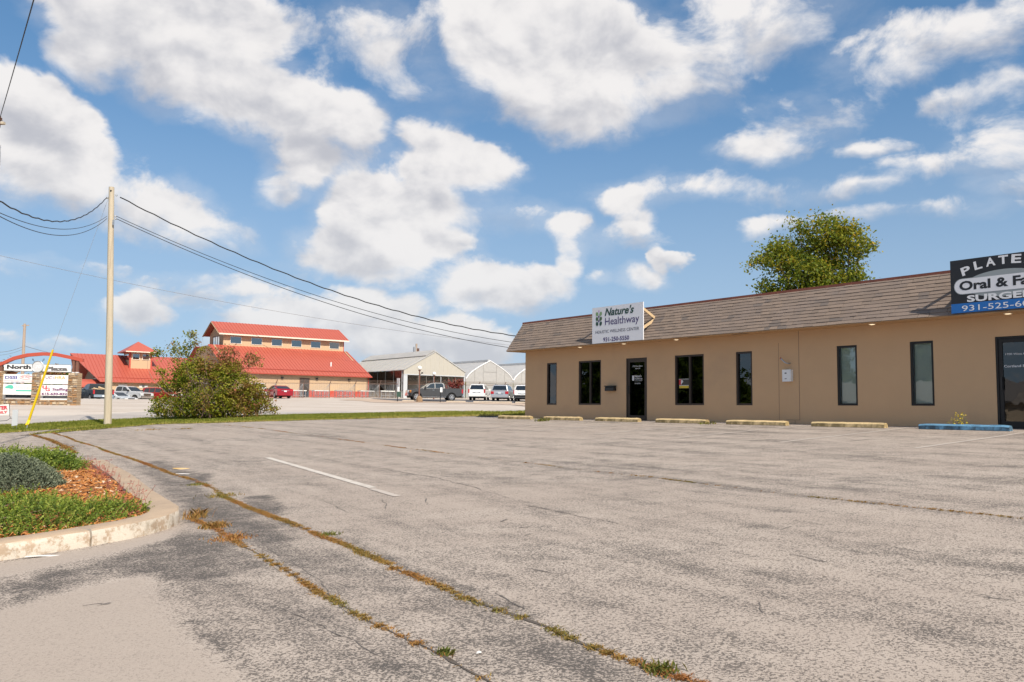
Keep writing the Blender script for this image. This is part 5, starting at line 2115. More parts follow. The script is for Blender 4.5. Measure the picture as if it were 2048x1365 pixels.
# sign faces
for (l, r, tpy, bpy_) in ((8.5, 68.5, 748.8, 766.2), (8, 68, 768.0, 790.3), (84.5, 140, 750.5, 769.0), (83.5, 139.5, 770.2, 792.2)):
    p, q = AL(l, tpy), AL(r, bpy_)
    b = MB()
    b.box(p[0], q[0], -.09, .09, q[2], p[2])
    b.build('sign_panel', M_FACE, arch)
for (l, r) in ((7.5, 9), (67.8, 69), (83, 84.5), (139.8, 141)):
    p, q = AL(l, 748.5), AL(r, 800.5)
    b = MB()
    b.box(p[0], q[0] + .02, -.07, .07, q[2], p[2])
    b.build('panel_frame', M_STEEL, arch)
p, q = AL(82, 797.5), AL(139.5, 800.8)
b = MB()
b.box(p[0], q[0], -.10, .05, q[2], p[2])
b.build('panel_sill', M_FACE, arch)
YF = -.097
alett('DSSI', 11.5, 758.3, 24, 6, M_PRBLUE, YF, bold=.03)
alett('TRI PHD', 43, 757, 19, 4.5, M_PRRED, YF, shear=.3)
p = AL(53.5, 755.5)
b = MB()
b.tube([(p[0] + .48 * math.cos(a), YF, p[2] + .15 * math.sin(a)) for a in np.linspace(.4, 5.6, 20)], .012, 4)
b.build('swoosh_print', M_PRRED, arch)
p, q = AL(9, 761.6), AL(67.8, 763.3)
b = MB()
b.box(p[0], q[0], YF, -.091, q[2], p[2])
b.build('stripe_print', M_PRPINK, arch)
alett('931-525-1144', 24, 765.6, 26, 1.7, M_PRPLUM, YF)
tc_ = AL(20, 775)
b = MB()
for dx_, dz__, rx_, rz_ in ((-.12, .0, .20, .09), (.08, .06, .22, .12), (.16, -.03, .17, .09), (-.02, .08, .15, .09)):
    b.add(ell(tc_[0] + dx_, tc_[2] + dz__, rx_, rz_, 0, YF - .001 * len(b.v) / 12, 12), [tuple(range(12))])
b.build('tree_print', M_PRTEAL, arch)
b = MB()
b.add([(tc_[0] - .03, YF, tc_[2] - .28), (tc_[0] + .03, YF, tc_[2] - .28), (tc_[0] + .015, YF, tc_[2] - .05), (tc_[0] - .015, YF, tc_[2] - .05)], [(0, 1, 2, 3)])
b.build('tree_trunk_print', M_PRPALE, arch)
alett('Mitchell', 33.5, 778.5, 29, 6, M_PRPALE, YF)
p, q = AL(33, 780.2), AL(64.5, 783.4)
b = MB()
b.box(p[0], q[0], YF, -.091, q[2], p[2])
b.build('teal_bar_print', M_PRTEAL, arch)
alett('UC', 92.5, 758.8, 12.5, 6.2, M_PRPLUM, YF, bold=.01)
alett('>', 107, 758, 4, 3, M_PRPLUM, YF)
alett('HRA', 111.5, 759, 20.5, 6.2, M_PRORANGE, YF, bold=.015)
alett('Upper Cumberland Human', 92, 763.2, 38, 1.8, M_PRPALE, YF)
alett('Resource Agency', 92, 766.2, 42, 1.8, M_PRPALE, YF)
alett('U', 86, 778, 9, 6.5, M_PRRED, YF, bold=.05)
alett('G', 92, 783, 9, 7, M_PRRED, YF, bold=.03)
alett('Staffing', 106, 783.5, 31, 7, M_PRPLUM, YF, bold=.03)
alett('615-630-8321', 83.5 + 1, 790.4, 54, 5, M_PRPLUM, YF, bold=.045)

# small signs in the grass
c0 = at(10, 845, 41.5)
c0[2] = Hz(c0[0], c0[1]) + .06
t = thing('frame_sign', 'white A-frame sign with red letters TER and NLY on wire legs', 'sign', tuple(c0))
k_ = 41.5 / F_PX


def FL(px, py, Y=41.5):
    return at(px, py, Y) - c0


p, q = FL(-32, 810), FL(17.5, 831)
b = MB()
r0 = FL(17.5, 808.5)
vs = [(p[0], 0, FL(-32, 813)[2]), (r0[0], 0, r0[2]), (FL(19, 829.5)[0], 0, FL(19, 829.5)[2]), (FL(-30, 834)[0], 0, FL(-30, 834)[2])]
vs += [(x, .03, z) for x, y, z in vs]
b.add(vs, [(0, 3, 2, 1), (4, 5, 6, 7), (0, 1, 5, 4), (1, 2, 6, 5), (2, 3, 7, 6), (3, 0, 4, 7)])
b.build('board', M_FACE, t)
for txt, px, py, w_, h_ in (('ENTER', -17, 821.2, 32.5, 7.5), ('ONLY', -13, 828.8, 28.5, 5.2)):
    pp = FL(px, py)
    an = R(-4)
    text_mesh(txt, M_PRRED, t, frame((math.cos(an), 0, -math.sin(an)), (math.sin(an), 0, math.cos(an)), (pp[0], -.006, pp[2])), width=w_ * k_, height=h_ * k_, bold=.05)
b = MB()
b.tube([FL(18.8, 809), FL(19.5, 831), FL(20.5, 837), FL(14, 841.5), FL(-30, 844)], .012, 5)
b.tube([FL(20.5, 837), FL(20.5, 837) + (0, .5, 0)], .012, 5)
b.build('wire_legs', M_BLACKPL, t)
c1 = at(29, 851, 39.0)
c1[2] = Hz(c1[0], c1[1]) + .05
t = thing('yard_sign', 'small blank grey yard sign seen from behind in the grass', 'sign', tuple(c1))
b = MB()
vs = []
for px, py in ((25, 820), (36.5, 819.5), (34.5, 851), (23, 852.5)):
    p = at(px, py, 39) - c1
    vs.append((p[0], 0, p[2]))
vs += [(x, .02, z) for x, y, z in vs]
b.add(vs, [(0, 3, 2, 1), (4, 5, 6, 7), (0, 1, 5, 4), (1, 2, 6, 5), (2, 3, 7, 6), (3, 0, 4, 7)])
b.build('board', mat('sign_back_grey', (0.50, 0.52, 0.56), 0.5, var=.05, scale=3), t)
b = MB()
for dx_ in (-.07, .08):
    b.tube([(dx_, .03, -.15), (dx_, .03, .5)], .006, 5)
b.build('stakes', M_STEEL, t)

# ================================================================== red-roofed store
M_REDROOF = mat('red_metal_roof', (0.40, 0.088, 0.056), 0.45, 0.0, var=0.06, scale=.5, spec=0.6)
M_REDSEAM = mat('red_standing_seam', (0.36, 0.062, 0.038), 0.5)
M_PEACH = mat('peach_siding', (0.52, 0.365, 0.225), 0.75, var=0.04, scale=.6)
M_PEACHD = mat('tan_gable_siding', (0.40, 0.26, 0.16), 0.8, var=0.05, scale=.8)
M_REDWAIN = mat('red_wainscot', (0.46, 0.07, 0.045), 0.6, var=0.06)
M_CREAM = mat('cream_trim', (0.70, 0.63, 0.52), 0.6)
M_BLUEGL = glass_mat('sky_glass', (0.25, 0.28, 0.30), 2.6)
PH = R(36.2)
SU = np.array([math.cos(PH), math.sin(PH), 0.0])
SV = np.array([-math.sin(PH), math.cos(PH), 0.0])
SE = at(744.3, 754.2, 111.0)
SGZ = 1.22
so = SE + SV * .45 - SU * .35
so[2] = SGZ
MST = frame(SU, SV, so)
store = thing('red_roofed_store', 'long peach store with red metal roof and a row of clerestory windows', 'building', M=MST)
LW = 17.9                                       # x from -LW to 0, y from 0 (front) to 2*HALF
EZ = SE[2] - SGZ
RUN, RISE = 7.4, 3.67
CL0 = RUN - .45 + .25
CLD = 5.6
HALF = CL0 + CLD / 2
CZ0 = EZ + RISE
CZ1 = 9.25 - SGZ + .02
CRZ = 10.95 - SGZ


def siding(b, p0, p1, z0, z1, nrm_, step=.30, d=.012):
    """board and batten ribs along a straight wall"""
    p0, p1 = np.array(p0, float), np.array(p1, float)
    L_ = np.linalg.norm(p1 - p0)
    dr = (p1 - p0) / L_
    for i in range(int(L_ / step)):
        c = p0 + dr * (i + .5) * step
        a_ = c - dr * .02 + nrm_ * .001
        e_ = c + dr * .02 + nrm_ * d
        vs = [(*(c - dr * .02), z0), (*(c + dr * .02), z0), (*(c + dr * .012 + nrm_ * d), z0), (*(c - dr * .012 + nrm_ * d), z0)]
        vs = [tuple(v_) for v_ in vs] + [(v_[0], v_[1], z1) for v_ in vs]
        b.add(vs, [(3, 2, 6, 7), (2, 1, 5, 6), (0, 3, 7, 4)])


def metal_roof(parent, x0, x1, ya, za, yb, zb, seam=.42, thick=.06, name='roof', lead=0.0):
    """one slope from eave (ya, za) to top (yb, zb); lead shifts the top edge along x at both ends (0 = square)"""
    b = MB()
    b.add([(x0, ya, za), (x1, ya, za), (x1 - lead, yb, zb), (x0 + lead, yb, zb), (x0, ya, za - thick), (x1, ya, za - thick), (x1 - lead, yb, zb - thick), (x0 + lead, yb, zb - thick)],
          [(0, 1, 2, 3), (7, 6, 5, 4), (0, 4, 5, 1), (1, 5, 6, 2), (2, 6, 7, 3), (3, 7, 4, 0)] if (yb > ya) else
          [(3, 2, 1, 0), (4, 5, 6, 7), (1, 5, 4, 0), (2, 6, 5, 1), (3, 7, 6, 2), (0, 4, 7, 3)])
    r_ = b.build(name, M_REDROOF, parent)
    n_ = int((x1 - x0) / seam)
    me = None
    for i in range(n_):
        x = x0 + (i + .5) * (x1 - x0) / n_
        f_ = 1.0
        if lead:
            f_ = min(1.0, min(x - x0, x1 - x) / lead)
        s_ = MB()
        s_.bar((0, ya, za + .018), (0, ya + (yb - ya) * f_, za + (zb - za) * f_ + .018), .035, .04, up=(1, 0, 0))
        if f_ == 1.0:
            if me is None:
                o_ = s_.build('roof_seam', M_REDSEAM, r_)
                me = o_.data
            else:
                o_ = link('roof_seam', me, r_)
        else:
            o_ = s_.build('roof_seam', M_REDSEAM, r_)
        o_.location = (x, 0, 0)
    return r_


# walls
b = MB()
b.box(-LW, 0, 0, .2, 0.95, EZ + .1)
b.build('front_wall', M_PEACH, store)
b = MB()
siding(b, (-LW, 0), (0, 0), .97, EZ, np.array([0, -1.0]))
tag(b.build('siding_ribs', M_PEACH, store), kind='stuff')
b = MB()
b.box(-LW, 0.02, -.03, .2, -.3, .95)
b.build('wainscot', M_REDWAIN, store)
for x in (0.0, -LW):
    b = MB()
    sg = 1 if x == 0 else -1
    prof = [(0.0, -.3), (2 * HALF, -.3), (2 * HALF, EZ + .1), (CL0 + CLD + .1, CZ0), (CL0 - .1, CZ0), (0.0, EZ + .1)]
    b.prism(prof, 'x', x - .2 if sg > 0 else x, x if sg > 0 else x + .2)
    b.build('gable_wall', M_PEACHD, store)
b = MB()
b.box(.005, .10, -.05, .10, -.2, EZ)
b.build('corner_board', M_REDWAIN, store)
metal_roof(store, -LW - .6, .35, -.45, EZ, CL0 + .05, CZ0)
metal_roof(store, -LW - .6, .35, 2 * HALF + .45, EZ, CL0 + CLD - .05, CZ0, name='rear_roof')
b = MB()
b.bar((-LW - .6, -.45 + 1.05, EZ + RISE * 1.05 / RUN + .05), (.35, -.45 + 1.05, EZ + RISE * 1.05 / RUN + .05), .08, .06)
b.build('snow_rail', M_REDSEAM, store)
b = MB()
b.bar((-LW - .6, -.50, EZ - .06), (.35, -.50, EZ - .06), .12, .12)
b.build('gutter', M_REDSEAM, store)
# clerestory
CX0, CX1 = -16.6, -.25
b = MB()
b.box(CX0, CX1, CL0, CL0 + CLD, CZ0 - 1.2, CZ1)
b.prism([(CL0, CZ1 + .002), (CL0 + CLD, CZ1 + .002), (CL0 + CLD / 2, CRZ - .15)], 'x', CX0, CX1)
cler = b.build('clerestory', M_PEACH, store)
b = MB()
siding(b, (CX0, CL0), (CX1, CL0), CZ0 - .3, CZ1, np.array([0, -1.0]))
tag(b.build('siding_ribs', M_PEACH, cler), kind='stuff')
b = MB()
b.box(CX0 - .012, CX0 - .002, CL0 + .01, CL0 + CLD - .01, CZ0 - 1.0, CZ1)
b.prism([(CL0 + .01, CZ1 + .002), (CL0 + CLD - .01, CZ1 + .002), (CL0 + CLD / 2, CRZ - .17)], 'x', CX0 - .012, CX0 - .002)
for i in range(8):
    b.box(CX0 - .025, CX0 - .012, CL0 + .3, CL0 + CLD - .3, CZ1 - 1.2 + i * .2, CZ1 - 1.2 + i * .2 + .17)
b.build('gable_siding', M_PEACHD, cler)
b = MB()
b.box(CX1 + .002, CX1 + .08, CL0 - .04, CL0 + .12, CZ0 - .2, CZ1)
b.build('corner_board', M_REDWAIN, cler)
metal_roof(store, CX0 - .75, CX1 + .55, CL0 - .62, CZ1 - .02, CL0 + CLD / 2, CRZ, name='upper_roof')
metal_roof(store, CX0 - .75, CX1 + .55, CL0 + CLD + .62, CZ1 - .02, CL0 + CLD / 2, CRZ, name='upper_roof')
b = MB()
b.box(CX0 - .75, CX1 + .55, CL0 - .66, CL0 - .60, CZ1 - .22, CZ1 - .04)
b.build('fascia', M_CREAM, store)
for s_ in (0, 1):
    b = MB()
    y0 = CL0 - .62 if s_ == 0 else CL0 + CLD + .62
    b.bar((CX0 - .76, y0, CZ1 - .12), (CX0 - .76, CL0 + CLD / 2, CRZ - .10), .16, .05)
    b.build('barge_board', M_PEACHD, store)
for i in range(6):
    xw = CX0 + 1.55 + i * (CX1 - CX0 - 2.9) / 5
    w_, h_ = 1.35, .80
    zc = CZ1 - .80
    b = MB()
    y = CL0
    for bx in ((xw - w_ / 2 - .06, xw - w_ / 2, zc - h_ / 2 - .06, zc + h_ / 2 + .06), (xw + w_ / 2, xw + w_ / 2 + .06, zc - h_ / 2 - .06, zc + h_ / 2 + .06),
               (xw - w_ / 2, xw + w_ / 2, zc - h_ / 2 - .06, zc - h_ / 2), (xw - w_ / 2, xw + w_ / 2, zc + h_ / 2, zc + h_ / 2 + .06)):
        b.box(bx[0], bx[1], y - .05, y + .02, bx[2], bx[3])
    f = b.build('window', M_CREAM, cler)
    b = MB()
    b.box(xw - w_ / 2, xw + w_ / 2, y - .025, y - .015, zc - h_ / 2, zc + h_ / 2)
    b.build('pane', M_BLUEGL, f)
    b = MB()
    if i not in (3, 5):
        b.box(xw + .05, xw + w_ / 2 - .01, y - .0145, y - .006, zc - h_ / 2 + .01, zc - .02)
        b.build('blind', mat('pale_blue_shade', (0.45, 0.55, 0.62), 0.6), f)
b = MB()
yc = CL0 + CLD / 2
for k in range(4):
    yy_ = yc - 1.35 + k * .9
    b.box(CX0 - .05, CX0 - .026, yy_ - .05, yy_ + .05, CZ0 - .6, CZ1 - .25)
b.box(CX0 - .05, CX0 - .026, yc - 1.4, yc + 1.4, CZ1 - .3, CZ1 - .2)
f = b.build('gable_window', M_BROWNPOST, cler)
b = MB()
b.box(CX0 - .026, CX0 - .018, yc - 1.3, yc + 1.3, CZ0 - .6, CZ1 - .3)
b.build('pane', M_BLUEGL, f)
# roof vent, wall lamps, door
b = MB()
yv = 2.3
zv = EZ + RISE * (yv + .45) / RUN
b.lathe([(.09, -.2), (.09, .45), (.11, .47)], 8, (-4.2, yv, zv))
b.build('vent_pipe', M_WHITE, store)
for x in (-2.7, -7.1, -11.6, -16.2):
    b = MB()
    b.prism([(-.22, EZ - .55), (-.01, EZ - .62), (-.01, EZ - .36), (-.16, EZ - .38)], 'x', x - .14, x + .14)
    b.build('wall_lamp', M_BLACKPL, store)
b = MB()
b.box(-9.35, -8.05, -.06, -.035, -.1, 2.45)
d_ = b.build('door_frame', M_BROWNPOST, store)
b = MB()
b.box(-9.27, -8.13, -.075, -.061, -.1, 2.38)
b.build('door', mat('dark_doorway', (0.05, 0.04, 0.035), 0.6), d_)
b = MB()
for k in range(3):
    b.box(-9.1 + k * .33, -9.1 + k * .33 + .24, -.083, -.076, .05, .8)
b.build('door_lite', M_BLUEGL, d_)

# nursery benches before the store
M_BENCHTOP = mat('white_bench_top', (0.70, 0.70, 0.68), 0.6)
for i, (px, Y) in enumerate(((594, 104.0), (641, 104.8), (686, 106.0), (732, 107.2), (772, 108.3))):
    c = at(px, 797, Y)
    c[2] = Hz(c[0], c[1])
    M = frame(SU, SV, c)
    t = thing('plant_bench', ('white topped plant bench hidden partly by the red sedan', 'white topped plant bench right of the dark store door',
                              'white topped plant bench under the third wall lamp', 'white topped plant bench at the right corner of the red store',
                              'white topped plant bench before the greenhouse side wall')[i], 'bench', M=M, group='nursery benches along the fence')
    b = MB()
    b.box(-1.0, 1.0, -.5, .5, .80, .90)
    b.build('top', M_BENCHTOP, t)
    b = MB()
    for x in (-.9, -.3, .3, .9):
        for y in (-.42, .42):
            b.box(x - .03, x + .03, y - .03, y + .03, -.1, .80)
    b.box(-.95, .95, -.45, -.40, .25, .30)
    b.build('legs', M_STEEL, t)

# ================================================================== low hall with cupola
HE = at(205, 763, 113.0)
HGZ = .35
ho = HE.copy()
ho[2] = HGZ
MH = frame(SU, SV, ho)
hall = thing('red_roofed_hall', 'low peach hall with broad red roof and small cupola', 'building', M=MH)
HEZ = HE[2] - HGZ
HL, HR, HRISE = 24.0, 9.2, 4.05
b = MB()
b.box(.6, HL, .5, .7, -.5, HEZ + .05)
b.build('front_wall', M_PEACH, hall)
b = MB()
siding(b, (.6, .5), (HL, .5), -.3, HEZ, np.array([0, -1.0]))
tag(b.build('siding_ribs', M_PEACH, hall), kind='stuff')
b = MB()
b.prism([(.5, -.5), (2 * HR - .5, -.5), (2 * HR - .5, HEZ), (HR, HEZ + HRISE - .25), (.5, HEZ)], 'x', .6, .85)
b.build('gable_wall', mat('brown_gable', (0.22, 0.16, 0.12), 0.85, var=.1), hall)
metal_roof_lead = 0
b = MB()
# the roof's left edge leans out to a prow at the ridge
PROW = 2.6
b.add([(-.3, 0, HEZ), (HL, 0, HEZ), (HL, HR, HEZ + HRISE), (-PROW, HR, HEZ + HRISE), (-.3, 0, HEZ - .09), (HL, 0, HEZ - .09), (HL, HR, HEZ + HRISE - .09), (-PROW, HR, HEZ + HRISE - .09)],
      [(0, 1, 2, 3), (7, 6, 5, 4), (0, 4, 5, 1), (1, 5, 6, 2), (2, 6, 7, 3), (3, 7, 4, 0)])
b.cur = 1
b.add([(-.3, 2 * HR, HEZ), (HL, 2 * HR, HEZ), (HL, HR, HEZ + HRISE), (-PROW, HR, HEZ + HRISE)], [(3, 2, 1, 0)])
r_ = b.build('roof', [M_REDROOF, M_REDSEAM], hall)
n_ = int(HL / .45)
me = None
for i in range(n_ + 4):
    x = -1.7 + i * .45
    y_start = 0.0 if x > -.3 else HR * (-.3 - x) / (PROW - .3)
    s_ = MB()
    if y_start == 0.0:
        if me is None:
            s_.bar((0, 0, HEZ + .018), (0, HR, HEZ + HRISE + .018), .035, .04, up=(1, 0, 0))
            o_ = s_.build('roof_seam', M_REDSEAM, r_)
            me = o_.data
        else:
            o_ = link('roof_seam', me, r_)
    else:
        f_ = y_start / HR
        s_.bar((0, y_start, HEZ + HRISE * f_ + .018), (0, HR, HEZ + HRISE + .018), .035, .04, up=(1, 0, 0))
        o_ = s_.build('roof_seam', M_REDSEAM, r_)
    o_.location = (x, 0, 0)
b = MB()
b.bar((-.3, 1.2, HEZ + HRISE * 1.2 / HR + .05), (HL, 1.2, HEZ + HRISE * 1.2 / HR + .05), .08, .06)
b.build('snow_rail', M_REDSEAM, hall)
# entrance canopy on the gable side and gable lights
b = MB()
b.prism([(1.2, 2.05), (8.4, 2.05), (8.4, 2.25), (7.6, 2.9), (6.4, 3.15), (2.8, 3.15), (1.8, 2.8), (1.2, 2.25)], 'x', -3.4, .55)
b.build('entrance_canopy', M_REDROOF, hall)
for y in (2.2, 7.6):
    b = MB()
    b.box(-3.2, -2.9, y - .15, y + .15, -.4, 2.05)
    b.build('canopy_post', M_BROWNPOST, hall)
for y, h_ in ((5.2, 1.0), (6.4, 1.7), (7.6, 2.3), (8.8, 2.6)):
    b = MB()
    b.box(.54, .59, y - .45, y + .45, 3.4, 3.4 + h_ * .55)
    f = b.build('gable_window', M_CREAM, hall)
    b = MB()
    b.box(.525, .539, y - .38, y + .38, 3.47, 3.4 + h_ * .55 - .07)
    b.build('pane', M_GLASS, f)
for x in (5.2, 13.0, 19.5):
    b = MB()
    b.prism([(.28, HEZ - .55), (.49, HEZ - .62), (.49, HEZ - .36), (.34, HEZ - .38)], 'x', x - .14, x + .14)
    b.build('wall_lamp', M_BLACKPL, hall)


def hall_px(px, py, y):
    d = ray(px, py)
    Mi = MH.inverted()
    o_, dd = Mi @ Vector((0, 0, 0)), Mi.to_3x3() @ Vector(d)
    t_ = (y - o_.y) / dd.y
    return o_ + dd * t_


for (pxl, pyt, pxr, pyb, dark) in ((236.5, 768.5, 254.5, 775.5, 0), (278, 770, 295.5, 776.8, 0), (318.5, 771.5, 334, 776.5, 1)):
    p, q = hall_px(pxl, pyt, .5), hall_px(pxr, pyb, .5)
    b = MB()
    b.box(p.x, q.x, .44, .499, q.z, p.z)
    f = b.build('window', M_CREAM, hall)
    b = MB()
    b.box(p.x + .09, q.x - .09, .425, .439, q.z + .09, p.z - .09)
    b.build('pane', M_GLASS if dark else mat('drawn_shade', (0.62, 0.62, 0.60), 0.5), f)
# cupola
p, q = hall_px(261, 703, 4.6), hall_px(302.5, 725, 4.6)
cx0, cx1, cz1 = p.x, q.x, p.z
b = MB()
b.box(cx0, cx1, 4.6, 8.6, HEZ + 1.2, cz1)
cup = b.build('cupola', M_PEACH, hall)
for x in (cx0, cx1):
    b = MB()
    b.box(x - .1, x + .1, 4.55, 4.75, HEZ + 1.9, cz1)
    b.build('corner_board', M_REDWAIN, cup)
b = MB()
ov = .75
ap = ((cx0 + cx1) / 2, 6.6, cz1 + 1.55)
cr = [(cx0 - ov, 4.6 - ov, cz1), (cx1 + ov, 4.6 - ov, cz1), (cx1 + ov, 8.6 + ov, cz1), (cx0 - ov, 8.6 + ov, cz1)]
b.add(cr + [ap] + [(x, y, z - .12) for x, y, z in cr], [(0, 1, 4), (1, 2, 4), (2, 3, 4), (3, 0, 4), (8, 7, 6, 5), (0, 5, 6, 1), (1, 6, 7, 2), (2, 7, 8, 3), (3, 8, 5, 0)])
b.build('cupola_roof', M_REDROOF, cup)
b = MB()
b.box(cx0 - ov - .02, cx1 + ov + .02, 4.6 - ov - .04, 4.6 - ov - .005, cz1 - .14, cz1 - .01)
b.build('fascia', M_CREAM, cup)
wv = (cx1 - cx0)
for f0, f1 in ((.09, .44), (.56, .91)):
    b = MB()
    b.box(cx0 + wv * f0, cx0 + wv * f1, 4.53, 4.6, cz1 - 1.15, cz1 - .30)
    f = b.build('window', M_CREAM, cup)
    b = MB()
    b.box(cx0 + wv * f0 + .08, cx0 + wv * f1 - .08, 4.515, 4.529, cz1 - 1.07, cz1 - .38)
    b.build('pane', M_BLUEGL, f)
b = MB()
b.box(cx0 - .06, cx0 - .002, 5.2, 8.0, cz1 - 1.15, cz1 - .30)
f = b.build('window', M_BROWNPOST, cup)
b = MB()
b.box(cx0 - .075, cx0 - .061, 5.3, 7.9, cz1 - 1.07, cz1 - .38)
b.build('pane', M_BLUEGL, f)

# ================================================================== greenhouses
M_POLY = mat('milky_panel', (0.41, 0.385, 0.335), 0.6, var=0.05, scale=.6)
def film_mat(name, col, a):
    m_, B, bs = new_mat(name)
    nt = m_.node_tree
    co = coords(B)
    n1 = B.noise(B.v('MULTIPLY', co, (1, .25, 1)), 2.5, 5.0, .65)
    B.put(bs.inputs['Base Color'], B.mix(B.ss(n1, .3, .7), col, tuple(x * .86 for x in col)))
    bs.inputs['Roughness'].default_value = .35
    tr = B.n('ShaderNodeBsdfTransparent')
    tl = B.n('ShaderNodeBsdfTranslucent')
    tl.inputs[0].default_value = (*col, 1)
    m1 = B.n('ShaderNodeMixShader')
    m1.inputs[0].default_value = .4
    B.put(m1.inputs[1], bs.outputs[0])
    B.put(m1.inputs[2], tl.outputs[0])
    m2 = B.n('ShaderNodeMixShader')
    m2.inputs[0].default_value = a
    B.put(m2.inputs[1], tr.outputs[0])
    B.put(m2.inputs[2], m1.outputs[0])
    nt.links.new(m2.outputs[0], nt.nodes['Material Output'].inputs[0])
    return m_


M_POLYROOF = film_mat('milky_roof_panel', (0.70, 0.68, 0.65), .97)
M_POLYRIB = mat('panel_rib', (0.50, 0.47, 0.40), 0.5)
M_GFRAME = mat('greenhouse_frame', (0.52, 0.54, 0.56), 0.5, 0.2)
M_GBEAM = mat('greenhouse_truss', (0.16, 0.15, 0.13), 0.7)
M_GINS = mat('greenhouse_depth', (0.50, 0.44, 0.35), 0.9, var=0.15, scale=.8)
M_GSIDE = glass_mat('greenhouse_glass', (0.62, 0.60, 0.55), .8, .15)
GU, GV = V, -U
G1 = at(806, 796, 108.0)
G1[2] = Hz(G1[0], G1[1]) - .05
MG = frame(GU, GV, G1)
W1, D1 = 9.3, 18.0
E1 = 5.0 - G1[2]
A1 = 7.5 - G1[2]
gh = thing('gabled_greenhouse', 'pale gabled greenhouse with milky panels above an open dark interior', 'greenhouse', M=MG)
b = MB()
b.prism([(.02, E1 - .62), (W1 - .02, E1 - .62), (W1 - .02, E1), (W1 / 2, A1), (.02, E1)], 'y', -.02, .04)
gp = b.build('gable_panel', M_POLY, gh)
for i in range(1, 14):
    x = W1 * i / 14
    zt_ = E1 + (A1 - E1) * (1 - abs(x - W1 / 2) / (W1 / 2))
    b = MB()
    b.box(x - .02, x + .02, -.045, -.021, E1 - .6, zt_)
    b.build('panel_rib', M_POLYRIB, gp)
b = MB()
for x0, x1 in ((0, W1 / 2), (W1, W1 / 2)):
    b.bar((x0, -.05, E1), (x1, -.05, A1), .12, .1)
b.bar((0, -.05, E1 - .62), (W1, -.05, E1 - .62), .1, .1)
b.build('gable_trim', M_GFRAME, gh)
sl = math.hypot(W1 / 2, A1 - E1)
for sg, x0 in ((1, 0.0), (-1, W1)):
    b = MB()
    xr = W1 / 2
    ext = -sg * .18
    ez_ = E1 - .18 * (A1 - E1) / (W1 / 2)
    b.add([(x0 + ext, -.12, ez_), (xr, -.12, A1), (xr, D1, A1), (x0 + ext, D1, ez_), (x0 + ext, -.12, ez_ + .06), (xr, -.12, A1 + .06), (xr, D1, A1 + .06), (x0 + ext, D1, ez_ + .06)],
          [(0, 1, 2, 3), (7, 6, 5, 4), (0, 4, 5, 1), (1, 5, 6, 2), (2, 6, 7, 3), (3, 7, 4, 0)])
    r_ = b.build('roof', M_POLYROOF, gh)
    me = None
    for i in range(12):
        y = .4 + i * (D1 - .6) / 11
        if me is None:
            s_ = MB()
            s_.bar((x0 + ext, 0, ez_ + .075), (xr, 0, A1 + .075), .05, .03)
            o_ = s_.build('roof_rib', M_POLYRIB, r_)
            me = o_.data
        else:
            o_ = link('roof_rib', me, r_)
        o_.location = (0, y, 0)
# raised ridge vent; a dark bar draws the shade of its gap
b = MB()
f_ = .30
xv = W1 / 2 * (1 - f_)
zv = A1 - (A1 - E1) * f_
b.add([(xv, .0, zv + .12), (W1 / 2, .0, A1 + .16), (W1 / 2, D1, A1 + .16), (xv, D1, zv + .12), (xv, .0, zv + .18), (W1 / 2, .0, A1 + .22), (W1 / 2, D1, A1 + .22), (xv, D1, zv + .18)],
      [(0, 1, 2, 3), (7, 6, 5, 4), (0, 4, 5, 1), (1, 5, 6, 2), (2, 6, 7, 3), (3, 7, 4, 0)])
b.build('ridge_vent', M_POLYROOF, gh)
b = MB()
b.bar((xv - .02, .0, zv + .10), (xv - .02, D1, zv + .10), .06, .05)
b.build('vent_gap_shade', M_GBEAM, gh)
for x in (.0, W1 - .14):
    b = MB()
    b.box(x, x + (.55 if x == 0 else .14), -.06, .10, -.2, E1 - .62)
    b.build('corner_post', M_GFRAME, gh)
for x in (2.2, 3.4, 4.5, 5.6, 6.8, 7.9):
    b = MB()
    b.box(x - .035, x + .035, .02, .09, -.2, E1 - .66)
    b.build('front_post', M_GFRAME if x in (4.5, 5.6) else M_GBEAM, gh)
b = MB()
b.box(.2, W1 - .2, D1 * .55, D1 * .55 + .05, -.2, E1)
b.box(.2, W1 - .2, .1, D1 * .55, -.19, -.15)
b.build('back_screen', M_GINS, gh)
for i, y in enumerate((1.2, 3.6, 6.2)):
    b = MB()
    b.bar((.1, y, E1 - .7), (W1 - .1, y, E1 - .7), .10, .12)
    b.bar((.1, y, E1 - 1.25), (W1 - .1, y, E1 - 1.25), .06, .06)
    for k in range(8):
        xa = .3 + k * (W1 - .6) / 8
        b.bar((xa, y, E1 - 1.25), (xa + (W1 - .6) / 16, y, E1 - .7), .05)
        b.bar((xa + (W1 - .6) / 16, y, E1 - .7), (xa + (W1 - .6) / 8, y, E1 - 1.25), .05)
    b.build('truss', M_GBEAM, gh)
# side wall of glass and frames
b = MB()
b.box(.06, .08, .1, D1, 1.0, E1 - .1)
b.build('side_glass', M_GSIDE, gh)
b = MB()
b.box(.02, .10, .1, D1, -.2, 1.0)
b.build('side_knee_wall', M_GINS, gh)
for y in np.linspace(.4, D1 - .2, 9):
    b = MB()
    b.box(-.02, .05, y - .04, y + .04, -.2, E1)
    b.build('side_post', M_GFRAME if y < 1 else M_GBEAM, gh)
for z in (1.0, 2.05):
    b = MB()
    b.box(-.01, .05, .1, D1, z - .04, z + .04)
    b.build('side_rail', M_GBEAM, gh)
b = MB()
b.box(-.05, -.005, .9, 1.6, -.2, 2.6)
b.build('side_door', M_WHITE, gh)
b = MB()
b.quad((W1 - .05, .1, -.2), (W1 - .05, D1, -.2), (W1 - .05, D1, E1), (W1 - .05, .1, E1))
b.build('right_wall', M_POLY, gh)


